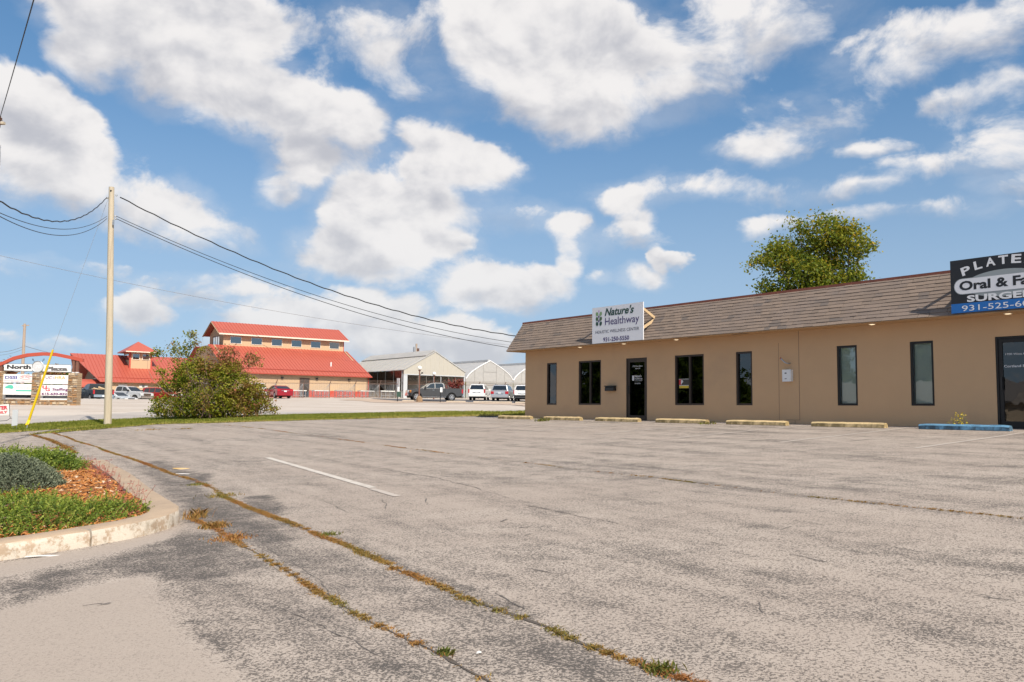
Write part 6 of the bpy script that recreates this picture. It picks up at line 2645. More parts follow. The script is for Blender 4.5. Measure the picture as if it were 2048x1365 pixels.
M_FILM = film_mat('poly_film', (0.68, 0.68, 0.68), .90)
M_FILMF = film_mat('poly_film_gable', (0.60, 0.585, 0.56), .90)


def gothic(x):                                  # 0..1 across the span -> 0..1 height
    t_ = 1 - abs(2 * x - 1)
    return t_ ** .68


def poly_house(label, org_px, Y, Wd, ez, az, L_, ):
    o_ = at(*org_px, Y)
    gz = Hz(o_[0], o_[1])
    org_ = np.array([o_[0], o_[1], gz])
    t = thing('poly_greenhouse', label, 'greenhouse', M=frame(GU, GV, org_), group='arched film greenhouses')
    xs_ = np.linspace(0, 1, 21)
    prof = [(x * Wd, ez + (az - ez) * gothic(x)) for x in xs_]
    b = MB()
    vs = [(x, 0, z) for x, z in prof] + [(x, L_, z) for x, z in prof]
    n_ = len(prof)
    b.add(vs, [(i, i + 1, n_ + i + 1, n_ + i) for i in range(n_ - 1)])
    b.build('film_roof', M_FILM, t, smooth=False)
    b = MB()
    b.add([(0, .0, -.2)] + [(x, .0, z) for x, z in prof] + [(Wd, .0, -.2)], [tuple(range(n_ + 2))])
    b.build('film_gable', M_FILMF, t)
    b = MB()
    b.tube([(x, -.03, z) for x, z in prof], .07, 6)
    b.build('arch_tube', M_WHITE, t)
    for i in range(9):
        y = .8 + i * (L_ - 1) / 8
        b = MB()
        b.tube([(x, y, z - .05) for x, z in prof], .025, 4)
        b.build('hoop', M_GFRAME, t)
    b = MB()
    b.box(Wd / 2 - .35, Wd / 2 + .02, .02, L_, az - .10, az + .16)
    b.build('ridge_vent', M_FILM, t)
    for x in (.18, .36, .64, .82):
        b = MB()
        b.box(x * Wd - .03, x * Wd + .03, -.05, -.01, -.2, ez + (az - ez) * gothic(x))
        b.build('gable_stud', M_FILMF, t)
    b = MB()
    b.box(.05, Wd - .05, -.05, -.012, ez - .55, ez - .47)
    b.box(.36 * Wd, .64 * Wd, -.052, -.014, ez + 1.0, ez + 1.07)
    b.build('gable_girt', M_FILMF, t)
    return t


g2 = at(932, 757.5, 115.0)
poly_house('white film greenhouse with pointed arch beside the gabled greenhouse', (932, 757.5), 115.0, 7.9, g2[2] - Hz(g2[0], g2[1]), g2[2] - Hz(g2[0], g2[1]) + 2.55, 16)
g3 = at(932, 757.5, 115.0) + GU * 8.0
gz3 = Hz(g3[0], g3[1])
t = copy_tree(bpy.data.objects['poly_greenhouse'])
t.matrix_world = frame(GU, GV, np.array([g3[0], g3[1], gz3]))
t['label'] = 'white film greenhouse mostly hidden behind the corner of the tan building'

# ================================================================== chain-link fence
M_RUST = mat('rusty_fence_steel', (0.22, 0.14, 0.11), 0.7, 0.2, var=.2, scale=4)
fence = None
F0 = at(606, 797, 101.5)
fdir = SU
fb = np.array([F0[0], F0[1], 0.0])
fence = thing('chain_link_fence', 'long rusty chain-link fence topped with barbed wire before the nursery', 'fence', (fb[0], fb[1], Hz(fb[0], fb[1])))
fz0 = Hz(fb[0], fb[1])
posts = []
b2 = MB()
for i in range(-4, 5):
    p = fb + fdir * (i * 3.35)
    posts.append(np.array([p[0] - fb[0], p[1] - fb[1], Hz(p[0], p[1]) - fz0]))
turn = posts[-1] + fb
edir = np.array([.97, -.24, 0])
for i in range(1, 8):
    p = turn + edir * (i * 3.35)
    posts.append(np.array([p[0] - fb[0], p[1] - fb[1], Hz(p[0], p[1]) - fz0]))
FH = 1.75
for p in posts:
    b = MB()
    b.tube([p - (0, 0, .2), p + (0, 0, FH), p + np.array([.12, -.12, FH + .18]), p + np.array([.22, -.22, FH + .42])], .045, 6)
    b.build('post', M_RUST, fence)
b = MB()
for hh, r_ in ((FH, .03), (.15, .015)):
    b.tube([p + (0, 0, hh) for p in posts], r_, 5)
b.build('rail', M_RUST, fence)
b = MB()
for k, (o_, hh) in enumerate(((.07, FH + .12), (.14, FH + .27), (.21, FH + .40))):
    b.tube([p + np.array([o_, -o_, hh]) for p in posts], .012, 4)
tag(b.build('barbed_wire', M_RUST, fence), kind='stuff')
b = MB()
for a_, c_ in zip(posts[:-1], posts[1:]):
    n_ = 22
    for k in range(n_):
        for sg in (0, 1):
            t0, t1 = k / n_, (k + 1) / n_ * 1.0
            q0 = a_ + (c_ - a_) * (t0 if not sg else min(1, t0 + .5))
            q1 = a_ + (c_ - a_) * (min(1, t0 + .5) if not sg else t0)
            b.bar(q0 + (0, 0, .1), q1 + (0, 0, FH), .009)
tag(b.build('chain_mesh', M_STEEL, fence), kind='stuff')

# globe lamps, boulder, small posts
M_GLOBE = mat('white_globe', (0.80, 0.78, 0.72), 0.35)
M_ROCK = mat('brown_boulder', (0.24, 0.155, 0.09), 0.95, var=.35, scale=3)
for i, (px, pyb, pyt, Y, ro_, lab) in enumerate(((838, 803, 733, 87.5, True, 'dark lamp post with white globe rising from a brown boulder'), (867.5, 798, 745, 102.0, False, 'lamp post with white globe behind the grey pickup truck'))):
    c = at(px, pyb, Y)
    c[2] = Hz(c[0], c[1])
    t = thing('globe_lamp', lab, 'lamp post', tuple(c))
    zt_ = at(px, pyt, Y)[2] - c[2]
    b = MB()
    b.tube([(0, 0, -.1), (0, 0, zt_ - .45)], [.085, .06], 8)
    b.lathe([(.10, zt_ - .48), (.14, zt_ - .40), (.10, zt_ - .36)], 8)
    b.build('post', M_BROWNPOST, t)
    b = MB()
    b.lathe([(.23 * math.cos(a), zt_ - .18 + .23 * math.sin(a)) for a in np.linspace(-1.5, 1.5, 9)], 12)
    b.build('globe', M_GLOBE, t, smooth=True)
    if ro_:
        b = MB()
        b.tube([(0, 0, zt_ - .9), (.2, 0, zt_ - .75), (.26, 0, zt_ - .6)], .035, 5)
        b.box(.18, .36, -.08, .08, zt_ - .75, zt_ - .62)
        b.build('floodlight', M_BLACKPL, t)
        me_r = MB()
        rr_ = random.Random(3)
        rings = []
        for zz, r0_ in ((0, .33), (.2, .33), (.4, .30), (.58, .22), (.66, .08)):
            rings.append([((r0_ + rr_.uniform(-.04, .04)) * math.cos(a), (r0_ + rr_.uniform(-.04, .04)) * math.sin(a), zz + rr_.uniform(-.04, .04)) for a in np.linspace(0, 2 * math.pi, 10, endpoint=False)])
        me_r.add([p for r__ in rings for p in r__], [(i_ * 10 + k, i_ * 10 + (k + 1) % 10, i_ * 10 + 10 + (k + 1) % 10, i_ * 10 + 10 + k) for i_ in range(4) for k in range(10)] + [tuple(range(40, 50))])
        o = me_r.build('boulder', M_ROCK, None, M=Matrix.Translation(Vector(c + np.array([.05, -.25, -.05]))))
        tag(o, 'brown boulder at the foot of the lamp post before the grey pickup', 'boulder')
for px, pyb, pyt, Y, kind, lab in ((880.5, 805.5, 775, 86.5, 0, 'thin black post with small white sign before the grey pickup door'), (795, 804, 774, 88.5, 1, 'thin black post with white sign and green box left of the pickup'), (1029, 804.5, 780, 86.5, 0, 'thin post with tiny sign before the white vehicle at the corner')):
    c = at(px, pyb, Y)
    c[2] = Hz(c[0], c[1])
    t = thing('sign_post', lab, 'sign post', tuple(c))
    zt_ = at(px, pyt, Y)[2] - c[2]
    b = MB()
    b.tube([(0, 0, -.1), (0, 0, zt_)], .045, 6)
    b.build('post', M_BLACKPL, t)
    b = MB()
    b.box(-.02, .20, -.07, -.05, zt_ - .5, zt_ - .02)
    b.build('plate', M_WHITE, t)
    if kind:
        b = MB()
        b.box(-.08, .34, -.12, .12, zt_ - 1.05, zt_ - .5)
        b.build('green_box', mat('dark_green_box', (0.03, 0.07, 0.05), 0.6), t)

# far wheel stops and bay kerb
M_FARSTOP = mat('bleached_stop', (0.50, 0.42, 0.33), 0.9, var=.2)
for i, (px, Y, lab) in enumerate(((805, 88.8, 'bleached wheel stop lying left of the boulder'), (893, 87.5, 'bleached wheel stop below the rear wheel of the grey pickup'), (947, 87, 'bleached wheel stop behind the white vehicle with dark rear window'),
                                  (985, 86.6, 'bleached wheel stop behind the silver minivan'), (1031, 86.2, 'bleached wheel stop nearest the corner of the tan building'))):
    c = at(px, 805, Y)
    c[2] = Hz(c[0], c[1]) + .04
    o = link('wheel_stop', bpy.data.objects['wheel_stop'].data, None, frame((.97, -.2, 0), (.2, .97, 0), c))
    o.data = o.data.copy()
    o.data.materials[0] = M_FARSTOP
    tag(o, lab, 'wheel stop', 'far wheel stops along the blacktop')

# far trees in the gap by the arch sign, and shrubs behind the pickup
rng = np.random.default_rng(77)
for i, (px, py, rx, ry, Y, kind, lab) in enumerate(((104, 750, 15, 7, 175, 0, 'orange brown autumn tree behind the right half of the arch sign'), (128, 751, 12, 6, 185, 1, 'green tree far behind the arch sign near its right pillar'),
                                                     (12, 746, 12, 8, 150, 0, 'brownish tree far behind the left pillar of the arch sign'), (-20, 744, 16, 12, 150, 1, 'green tree far behind the left end of the arch sign'), (60, 765, 26, 12, 190, 1, 'green tree hidden behind the left sign panels'))):
    lob = [lobe_at(px + rng.normal() * rx * .3, py + rng.normal() * ry * .25, rx * .7, ry * .75, Y) for _ in range(4)]
    vs, fs, tn = leaf_cloud(lob, .34, 120, rng, lambda P, T, r: (.86 if kind == 0 else .3) + .1 * T + .1 * r.normal(size=len(P)), clump=.7)
    c = at(px, py, Y)
    o0 = np.array([c[0], c[1], Hz(c[0], c[1])])
    t = thing('far_tree', lab, 'tree', tuple(o0))
    mesh_np('crown', vs - o0, fs, M_TREELEAF if kind else M_BUSHLEAF, t, tn)
    b = MB()
    b.tube([(0, 0, -.2), (0, 0, c[2] - o0[2])], [.3, .18], 7)
    b.build('trunk', M_BARK, t)
lob = []
for k in range(110):
    x = rng.uniform(-270, 90)
    y = 235 + rng.uniform(-8, 25)
    h_ = rng.uniform(5.5, 9.0)
    lob.append((x, y, Hz(x, y) + h_ * .5, rng.uniform(3.5, 6), 3.5, h_ * .5, 1.0))
vs, fs, tn = leaf_cloud(lob, .75, 60, rng, lambda P, T, r: .30 + .22 * T + .1 * r.normal(size=len(P)), clump=1.3)
tag(mesh_np('distant_woods', vs, fs, M_TREELEAF, tint=tn), kind='stuff')
M_REDLEAF = leaf_mat('red_leaf', [(0.0, (0.10, 0.02, 0.02)), (.5, (0.24, 0.05, 0.045)), (1.0, (0.30, 0.12, 0.06))])
lob = [lobe_at(px, py, rx, ry, 99.0) for px, py, rx, ry in ((897, 772, 10, 5), (912, 771, 9, 6), (921, 768, 5, 6))]
vs, fs, tn = leaf_cloud(lob, .13, 260, rng, lambda P, T, r: .5 + .2 * T, clump=.28)
c = at(908, 797, 99.0)
o0 = np.array([c[0], c[1], Hz(c[0], c[1])])
t = thing('red_shrub', 'dark red shrub showing over the bed of the grey pickup', 'shrub', tuple(o0))
mesh_np('foliage', vs - o0, fs, M_REDLEAF, t, tn)
b = MB()
for l_ in lob:
    limbs(b, (0, 0, 0), [np.array(l_[:3]) - o0], .03, rng)
b.build('stems', M_TWIG, t)

# ================================================================== off to the left: what the shop windows mirror
M_SHED = mat('beige_metal_shed', (0.42, 0.34, 0.25), 0.7, var=.08, scale=.8)
c = np.array([-40.0, 22.0, Hz(-40, 22)])
t = thing('metal_shed', 'beige ribbed metal shed left of the picture, mirrored in the shop windows', 'shed', M=frame(U, V, c))
b = MB()
b.box(0, 16, -8, 0, -.5, 3.4)
b.build('wall', M_SHED, t)
b = MB()
siding(b, (0, 0), (16, 0), -.3, 3.35, np.array([0, 1.0]), .4, .03)
tag(b.build('siding_ribs', M_SHED, t), kind='stuff')
b = MB()
b.prism([(-8.4, 3.3), (.4, 3.3), (.4, 3.42), (-4, 5.0), (-8.4, 3.42)], 'x', -.4, 16.4)
b.build('roof', mat('shed_roof', (0.30, 0.27, 0.25), 0.6, var=.08), t)
for i, (x, y, hgt, lab) in enumerate(((-49, 30, 9, 'dark green tree behind the beige shed, toward the road'), (-53, 20, 11, 'tall dark green tree behind the middle of the beige shed'), (-50, 9, 10, 'dark green tree behind the near end of the shed'),
                                      (-44, -3, 11, 'dark green tree left of the camera, clear of the shed'), (-56, 39, 10, 'dark green tree beyond the shed by the far drive'))):
    o0 = np.array([x, y, Hz(x, y)])
    lob = [(x + rng.normal() * 1.4, y + rng.normal() * 1.4, o0[2] + hgt * f_, 3.0, 3.0, 2.4, 1.0) for f_ in (.3, .42, .55, .68, .8)]
    vs, fs, tn = leaf_cloud(lob, .34, 420, rng, lambda P, T, r: .2 + .08 * T + .08 * r.normal(size=len(P)), clump=.6)
    t = thing('mirrored_tree', lab, 'tree', tuple(o0))
    mesh_np('crown', vs - o0, fs, M_TREELEAF, t, tn)
    b = MB()
    b.tube([(0, 0, -.2), (0, 0, hgt * .7)], [.3, .12], 8)
    b.build('trunk', M_BARK, t)

# ================================================================== vehicles
M_TYRE = mat('tyre_rubber', (0.018, 0.018, 0.019), 0.85)
M_RIM = mat('alloy_rim', (0.55, 0.55, 0.56), 0.3, 0.8)
M_UNDER = mat('dark_underbody', (0.012, 0.012, 0.012), 0.9)
M_CARGLASS = mat('car_glass', (0.012, 0.016, 0.020), 0.04, spec=.9)
M_CHROME = mat('chrome', (0.72, 0.72, 0.73), 0.12, 1.0)
M_TAIL = mat('tail_lens', (0.42, 0.012, 0.018), 0.2, spec=.7)
M_AMBER = mat('amber_lens', (0.70, 0.25, 0.03), 0.25, spec=.7)
M_HEADL = mat('head_lens', (0.60, 0.62, 0.64), 0.1, spec=.9)
M_PLATE = mat('licence_plate', (0.62, 0.64, 0.66), 0.5)


def paint(name, col, metal=.25):
    return mat(name, col, .27, metal, var=.03, scale=.8, spec=.45, coat=.4)


def flat_edges(o):
    try:
        o.data.set_sharp_from_angle(angle=R(16))
    except Exception:
        pass
    return o


def inset(poly, d):
    n = len(poly)
    area = sum(poly[i][0] * poly[(i + 1) % n][1] - poly[(i + 1) % n][0] * poly[i][1] for i in range(n))
    s = 1 if area > 0 else -1
    out = []
    for i in range(n):
        p0, p, p1 = np.array(poly[i - 1]), np.array(poly[i]), np.array(poly[(i + 1) % n])
        a = (p - p0) / (np.linalg.norm(p - p0) + 1e-9)
        c = (p1 - p) / (np.linalg.norm(p1 - p) + 1e-9)
        nn = np.array([-a[1], a[0]]) * s + np.array([-c[1], c[0]]) * s
        nn = nn / (np.linalg.norm(nn) + 1e-9)
        out.append(tuple(p + nn * d))
    return out


def slab(b, poly, half, chamfer=.05, tumble=None, ch_in=.045):
    """outline in x-z pushed across the car with rounded long edges; tumble(z) narrows the upper part"""
    lay = []
    q = inset(poly, ch_in)
    tf = tumble or (lambda z: 0.0)
    lay.append([(x, -(half - tf(z)), z) for x, z in q])
    lay.append([(x, -(half - chamfer - tf(z)), z) for x, z in poly])
    lay.append([(x, (half - chamfer - tf(z)), z) for x, z in poly])
    lay.append([(x, (half - tf(z)), z) for x, z in q])
    n = len(poly)
    vs = [p for l in lay for p in l]
    fs = []
    area = sum(poly[i][0] * poly[(i + 1) % n][1] - poly[(i + 1) % n][0] * poly[i][1] for i in range(n))
    for k in range(3):
        for i in range(n):
            j = (i + 1) % n
            f = (k * n + i, k * n + j, (k + 1) * n + j, (k + 1) * n + i)
            fs.append(f if area < 0 else f[::-1])
    fs.append(tuple(range(n)) if area > 0 else tuple(range(n))[::-1])
    fs.append(tuple(range(3 * n, 4 * n))[::-1] if area > 0 else tuple(range(3 * n, 4 * n)))
    b.add(vs, fs)


def arch_pts(cx, r, zb, n=9):
    a0 = math.asin(max(-1, min(1, (zb - r * .98) / (r * 1.18)))) if False else 0
    rr = r * 1.17
    zc = r
    st = math.asin((zb - zc) / rr)
    return [(cx + rr * math.cos(a), zc + rr * math.sin(a)) for a in np.linspace(st, math.pi - st, n)]


SPEC = {
    'sedan': dict(L=4.86, W=1.83, r=.33, ax=(1.42, -1.36), zb=.24,
                  top=[(2.40, .34), (2.43, .62), (2.28, .76), (1.15, .95), (.3, .98), (-1.55, 1.03), (-2.28, 1.06), (-2.40, .92), (-2.42, .42), (-2.34, .27)],
                  cab=[(1.30, .93), (.42, 1.40), (-.15, 1.47), (-.75, 1.44), (-1.10, 1.36), (-1.95, 1.04)],
                  side=[[(.95, .99), (.36, 1.36), (-.22, 1.405), (-.22, 1.0)], [(-.30, 1.0), (-.30, 1.40), (-.78, 1.375), (-1.30, 1.14), (-1.32, 1.03)]]),
    'suv': dict(L=4.88, W=1.92, r=.37, ax=(1.45, -1.42), zb=.32,
                top=[(2.38, .42), (2.42, .85), (2.25, 1.04), (1.25, 1.12), (.2, 1.14), (-2.28, 1.16), (-2.40, 1.06), (-2.43, .52), (-2.36, .36)],
                cab=[(1.32, 1.10), (.62, 1.66), (.1, 1.78), (-1.85, 1.79), (-2.14, 1.72), (-2.36, 1.13)],
                side=[[(1.0, 1.16), (.55, 1.60), (-.18, 1.68), (-.18, 1.17)], [(-.27, 1.17), (-.27, 1.68), (-1.05, 1.68), (-1.05, 1.17)], [(-1.14, 1.17), (-1.14, 1.68), (-1.78, 1.66), (-1.98, 1.18)]]),
    'minivan': dict(L=5.05, W=1.96, r=.34, ax=(1.50, -1.50), zb=.28,
                    top=[(2.46, .38), (2.50, .75), (2.30, .95), (1.65, 1.08), (.2, 1.10), (-2.36, 1.12), (-2.46, 1.0), (-2.50, .48), (-2.44, .32)],
                    cab=[(1.72, 1.05), (.85, 1.60), (.2, 1.73), (-1.9, 1.74), (-2.20, 1.66), (-2.44, 1.09)],
                    side=[[(1.25, 1.12), (.72, 1.53), (.05, 1.63), (.05, 1.13)], [(-.04, 1.13), (-.04, 1.63), (-1.0, 1.64), (-1.0, 1.13)], [(-1.09, 1.13), (-1.09, 1.64), (-1.85, 1.62), (-2.05, 1.14)]]),
    'pickup': dict(L=5.9, W=2.02, r=.42, ax=(2.02, -1.72), zb=.46,
                   top=[(2.86, .52), (2.93, .72), (2.93, 1.02), (2.82, 1.16), (1.40, 1.30), (-.92, 1.32), (-1.02, 1.32), (-1.02, .86), (-2.86, .86), (-2.86, .62), (-2.80, .52)],
                   cab=[(1.45, 1.28), (.62, 1.86), (.1, 1.95), (-.70, 1.95), (-.92, 1.86), (-1.02, 1.30)],
                   side=[[(1.05, 1.34), (.55, 1.78), (.12, 1.86), (.12, 1.34)], [(.03, 1.34), (.03, 1.86), (-.66, 1.86), (-.82, 1.74), (-.84, 1.34)]]),
}


def vehicle(name, kind, label, cat, pos, heading, mpaint, roofrack=False, amber=False, boards=False, cargo=False, trim=None, group=None):
    S = SPEC[kind]
    hd = np.array([heading[0], heading[1], 0.0])
    hd /= np.linalg.norm(hd)
    lf = np.array([-hd[1], hd[0], 0.0])
    root = thing(name, label, cat, M=frame(hd, lf, pos), group=group)
    half = S['W'] / 2
    r, (xf, xr), zb = S['r'], S['ax'], S['zb']
    low = arch_pts(xr, r, zb)[::-1] + arch_pts(xf, r, zb)[::-1]
    poly = S['top'] + low if True else None
    b = MB()
    slab(b, poly, half, .06)
    body = flat_edges(b.build('body', mpaint, root, smooth=True))
    zbelt = S['cab'][0][1]
    tum = lambda z: max(0.0, (z - zbelt)) * .30
    b = MB()
    slab(b, S['cab'], half - .04, .06, tum, .035)
    flat_edges(b.build('cabin', mpaint, root, smooth=True))
    if kind == 'pickup':
        bedside = [(-1.02, .84), (-1.02, 1.33), (-2.84, 1.34), (-2.93, 1.28), (-2.94, .66), (-2.86, .58)] + arch_pts(xr, r, .60)[::-1]
        for sg in (-1, 1):
            b = MB()
            q = MB()
            n = len(bedside)
            ya, yb_ = sg * (half + .002), sg * (half - .14)
            b.prism(bedside, 'y', min(ya, yb_), max(ya, yb_))
            b.build('bed_side', mpaint, root)
        b = MB()
        b.box(-2.95, -2.87, -(half - .14), half - .14, .70, 1.32)
        b.build('tailgate', mpaint, root)
        if cargo:
            rr = random.Random(2)
            for k in range(9):
                c = MB()
                x, y = rr.uniform(-2.5, -1.3), rr.uniform(-.5, .5)
                c.tube([(x - .35, y - .2, 1.1 + rr.uniform(0, .3)), (x + .35, y + .25, 1.25 + rr.uniform(0, .3))], .11, 7)
                c.build('log', M_WOOD, root)
    # dark underside and wheel wells
    b = MB()
    b.box(-S['L'] / 2 + .12, S['L'] / 2 - .12, -half + .22, half - .22, zb - .06, zbelt - .25)
    b.build('underbody', M_UNDER, root)
    for x in (xf, xr):
        for sg in (-1, 1):
            y0, y1 = sg * (half - .25), sg * (half - .015)
            b = MB()
            b.tube([(x, y0, r), (x, y1 - sg * .03, r), (x, y1, r)], [r, r, r * .93], 20)
            w = b.build('wheel', M_TYRE, root, smooth=True)
            b = MB()
            b.cyl((x, y1 - sg * .02, r), (x, y1 + sg * .004, r), r * .62, 18)
            b.build('rim', M_UNDER, w)
            b = MB()
            for k in range(6):
                a = 2 * math.pi * k / 6
                b.bar((x + .05 * math.cos(a), y1 + sg * .012, r + .05 * math.sin(a)), (x + r * .60 * math.cos(a), y1 + sg * .012, r + r * .60 * math.sin(a)), .085, .02, up=(0, 1, 0))
            b.cyl((x, y1, r), (x, y1 + sg * .02, r), .07, 10)
            ring = [(x + r * .60 * math.cos(a), y1 + sg * .008, r + r * .60 * math.sin(a)) for a in np.linspace(0, 2 * math.pi, 19)]
            b.tube(ring, .022, 5)
            tag(b.build('spokes', M_RIM, w), kind=None)
    # glass
    for quad in S['side']:
        for sg in (-1, 1):
            b = MB()
            q = [(x, sg * (half - .04 - tum(z) + .006), z) for x, z in quad]
            q2 = [(x, y - sg * .02, z) for x, y, z in q]
            n = len(q)
            b.add(q + q2, [tuple(range(n)) if sg < 0 else tuple(range(n))[::-1]] + [(i, n + i, n + (i + 1) % n, (i + 1) % n) for i in range(n)])
            b.build('side_window', M_CARGLASS, root)

    def screen(p, q, nm, out):
        (xa, za), (xb, zb_) = p, q
        d = np.array([xb - xa, zb_ - za])
        nn = np.array([-d[1], d[0]]) / np.linalg.norm(d)
        if nn[0] * out < 0:
            nn = -nn
        A, Bq = np.array(p) + d * .10 + nn * .012, np.array(p) + d * .93 + nn * .012
        ha, hb = half - .14 - tum(A[1]), half - .14 - tum(Bq[1])
        b = MB()
        vs = [(A[0], -ha, A[1]), (A[0], ha, A[1]), (Bq[0], hb, Bq[1]), (Bq[0], -hb, Bq[1])]
        vs += [(x - nn[0] * .03, y, z - nn[1] * .03) for x, y, z in vs]
        b.add(vs, [(0, 1, 2, 3) if out > 0 else (3, 2, 1, 0), (0, 4, 5, 1), (1, 5, 6, 2), (2, 6, 7, 3), (3, 7, 4, 0)])
        b.build(nm, M_CARGLASS, root)
    cab = S['cab']
    screen(cab[0], cab[1], 'windshield', 1)
    screen(cab[-1], cab[-2], 'rear_window', -1)
    # lights, bumpers, plate, mirrors
    L2 = S['L'] / 2
    zt = {'sedan': (.80, .98), 'suv': (.80, 1.22), 'minivan': (.72, 1.0), 'pickup': (.84, 1.26)}[kind]
    zh = {'sedan': (.60, .74), 'suv': (.78, .98), 'minivan': (.70, .88), 'pickup': (.84, 1.08)}[kind]
    for sg in (-1, 1):
        b = MB()
        y0, y1 = sg * (half + .008), sg * (half - (.14 if kind in ('pickup', 'suv') else .34))
        b.box(-L2 + .0, -L2 + .16, min(y0, y1), max(y0, y1), zt[0], zt[1])
        b.build('taillight', M_TAIL, root)
        b = MB()
        y0, y1 = sg * (half - .0), sg * (half - .42)
        b.box(L2 - .30, L2 - .005, min(y0, y1), max(y0, y1), zh[0], zh[1])
        b.build('headlight', M_HEADL, root)
        if amber:
            b = MB()
            y0, y1 = sg * (half + .012), sg * (half - .12)
            b.box(L2 - .34, L2 - .16, min(y0, y1), max(y0, y1), zh[0], zh[1])
            b.build('marker_light', M_AMBER, root)
        b = MB()
        xm = cab[0][0] - .35
        b.box(xm - .06, xm + .10, *sorted((sg * (half - .02), sg * (half + .20))), zbelt + .03, zbelt + .22)
        b.build('mirror', M_BLACKPL if kind == 'pickup' else mpaint, root)
        for k, qd in enumerate(S['side'][:2]):
            b = MB()
            xh = min(p[0] for p in qd) + .14
            b.box(xh - .10, xh + .10, *sorted((sg * (half + .022), sg * (half - .02))), zbelt - .16, zbelt - .12)
            b.build('door_handle', M_CHROME if kind == 'pickup' else mpaint, root)
            b = MB()
            xg = min(p[0] for p in qd) - .045
            b.box(xg - .008, xg + .008, *sorted((sg * (half + .003), sg * (half - .02))), zb + .10, zbelt - .02)
            b.build('door_gap', M_UNDER, root)
    zbm = {'sedan': (.30, .52), 'suv': (.40, .66), 'minivan': (.34, .58), 'pickup': (.52, .78)}[kind]
    tm = trim or (M_CHROME if kind == 'pickup' else mpaint)
    b = MB()
    b.box(-L2 - .06, -L2 + .06, -half + .05, half - .05, *zbm)
    b.build('rear_bumper', tm, root)
    b = MB()
    b.box(L2 - .10, L2 + .05, -half + .06, half - .06, *zbm)
    b.build('front_bumper', tm, root)
    b = MB()
    b.box(-L2 + .15, L2 - .15, -half + .01, half - .01, zb - .03, zb + .05)
    b = MB()
    zp = {'sedan': .78, 'suv': .88, 'minivan': .82, 'pickup': .64}[kind]
    b.box(-L2 - (.068 if kind == 'pickup' else .025), -L2 - (.061 if kind == 'pickup' else .0), -.16, .16, zp - .08, zp + .08)
    b.build('plate', M_PLATE, root)
    b = MB()
    b.box(L2 - .02, L2 + .02, -half + .45, half - .45, zh[0] - .06, zh[1] - .01)
    b.build('grille', M_CHROME if kind == 'pickup' else M_BLACKPL, root)
    if kind in ('suv', 'minivan', 'sedan'):
        b = MB()
        b.box(-L2 - .015, -L2 + .03, -.45, .45, zt[0] + .02, zt[0] + .06)
        b.build('trunk_trim', M_CHROME, root)
    if boards:
        for sg in (-1, 1):
            b = MB()
            b.box(-1.1, 1.45, *sorted((sg * (half - .10), sg * (half + .06))), zb - .08, zb - .01)
            b.build('running_board', M_CHROME, root)
    if roofrack:
        for sg in (-1, 1):
            b = MB()
            b.tube([(.1, sg * (half - .36), S['cab'][2][1] + .02), (0, sg * (half - .36), S['cab'][2][1] + .07), (-1.7, sg * (half - .36), S['cab'][2][1] + .08), (-1.8, sg * (half - .36), S['cab'][2][1] + .02)], .02, 5)
            b.build('roof_rail', M_BLACKPL, root)
    return root


def car_at(px, py, Y, dz=0.0):
    p = at(px, py, Y)
    p[2] = Hz(p[0], p[1]) + dz
    return p


P_GREY = paint('dark_grey_paint', (0.060, 0.062, 0.066), .2)
P_RED = paint('deep_red_paint', (0.32, 0.012, 0.022), .3)
P_RED2 = paint('bright_red_paint', (0.36, 0.02, 0.02), .2)
P_WHITE = paint('white_car_paint', (0.74, 0.73, 0.72), 0)
P_SILVER = paint('silver_paint', (0.48, 0.48, 0.50), .5)
P_PALE = paint('pale_silver_paint', (0.55, 0.555, 0.56), .3)
P_BLACK = paint('black_paint', (0.018, 0.020, 0.024), .3)
P_BLUEW = paint('blue_white_paint', (0.58, 0.62, 0.66), .2)

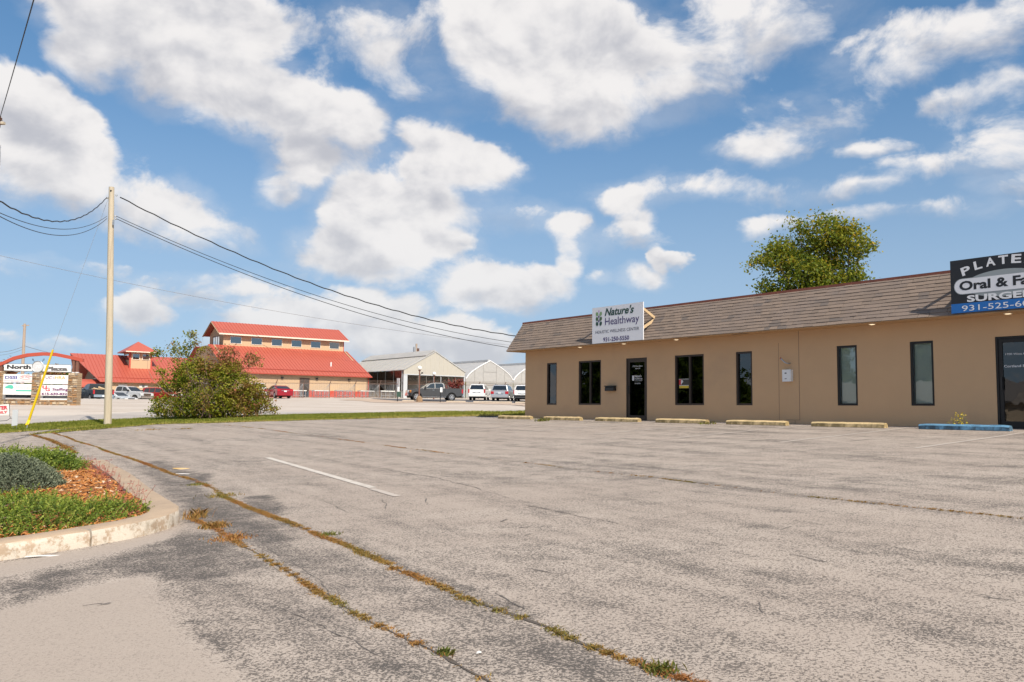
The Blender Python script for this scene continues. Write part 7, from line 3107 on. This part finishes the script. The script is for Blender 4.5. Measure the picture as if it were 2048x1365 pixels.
vehicle('pickup_truck', 'pickup', 'dark grey crew cab pickup with chrome running boards by the boulder', 'pickup truck', car_at(868, 803, 91.5, .04), (-.965, -.262), P_GREY, amber=True, boards=True)
vehicle('parked_car', 'sedan', 'dark red sedan seen from behind right of the big bush', 'car', car_at(556, 797, 99.0), (-.56, .83), P_RED)
vehicle('parked_car', 'suv', 'white sport utility vehicle with a black rear window', 'car', car_at(959, 801, 98.5, .04), (.10, .995), P_WHITE, roofrack=False, group='cars nosed up to the nursery fence')
vehicle('parked_car', 'minivan', 'silver minivan between the two white vehicles', 'car', car_at(1006, 801, 97.0, .04), (.15, .99), P_SILVER, roofrack=True, group='cars nosed up to the nursery fence')
vehicle('parked_car', 'suv', 'white sport utility vehicle half hidden by the corner of the tan building', 'car', car_at(1049, 801, 96.0, .04), (.12, .99), P_WHITE, trim=M_BLACKPL, group='cars nosed up to the nursery fence')
vehicle('pickup_truck', 'pickup', 'black pickup with a loaded bed seen from behind, left of the pole', 'pickup truck', car_at(190, 800, 91.0, .12), (-.66, .75), P_BLACK, cargo=True)
vehicle('pickup_truck', 'pickup', 'pale silver crew cab pickup facing right beside the hall', 'pickup truck', car_at(254, 806, 101.0), (.94, -.34), P_PALE)
vehicle('parked_car', 'sedan', 'pale blue white car peeping out low behind the pole', 'car', car_at(229, 806, 95.5, -.10), (.93, -.36), P_BLUEW, group='cars before the hall')
vehicle('parked_car', 'suv', 'bright red car behind the left edge of the bush', 'car', car_at(322, 808, 104.0), (.93, -.36), P_RED2, group='cars before the hall')
vehicle('parked_car', 'suv', 'light silver car beside the right stone pillar', 'car', car_at(157, 806, 100.0, -.1), (.90, .44), P_BLUEW, group='cars before the hall')
vehicle('parked_car', 'suv', 'dark car glimpsed under the left sign panels', 'car', car_at(34, 806, 96.0, -.1), (.95, .3), P_BLACK, group='cars before the hall')
vehicle('parked_car', 'sedan', 'dark car glimpsed under the right sign panels', 'car', car_at(116, 808, 95.0, -.1), (.95, .3), P_GREY, group='cars before the hall')
vehicle('parked_car', 'minivan', 'white van glimpsed through the right side of the bush', 'car', car_at(503, 797, 100.5), (-.56, .83), P_WHITE)
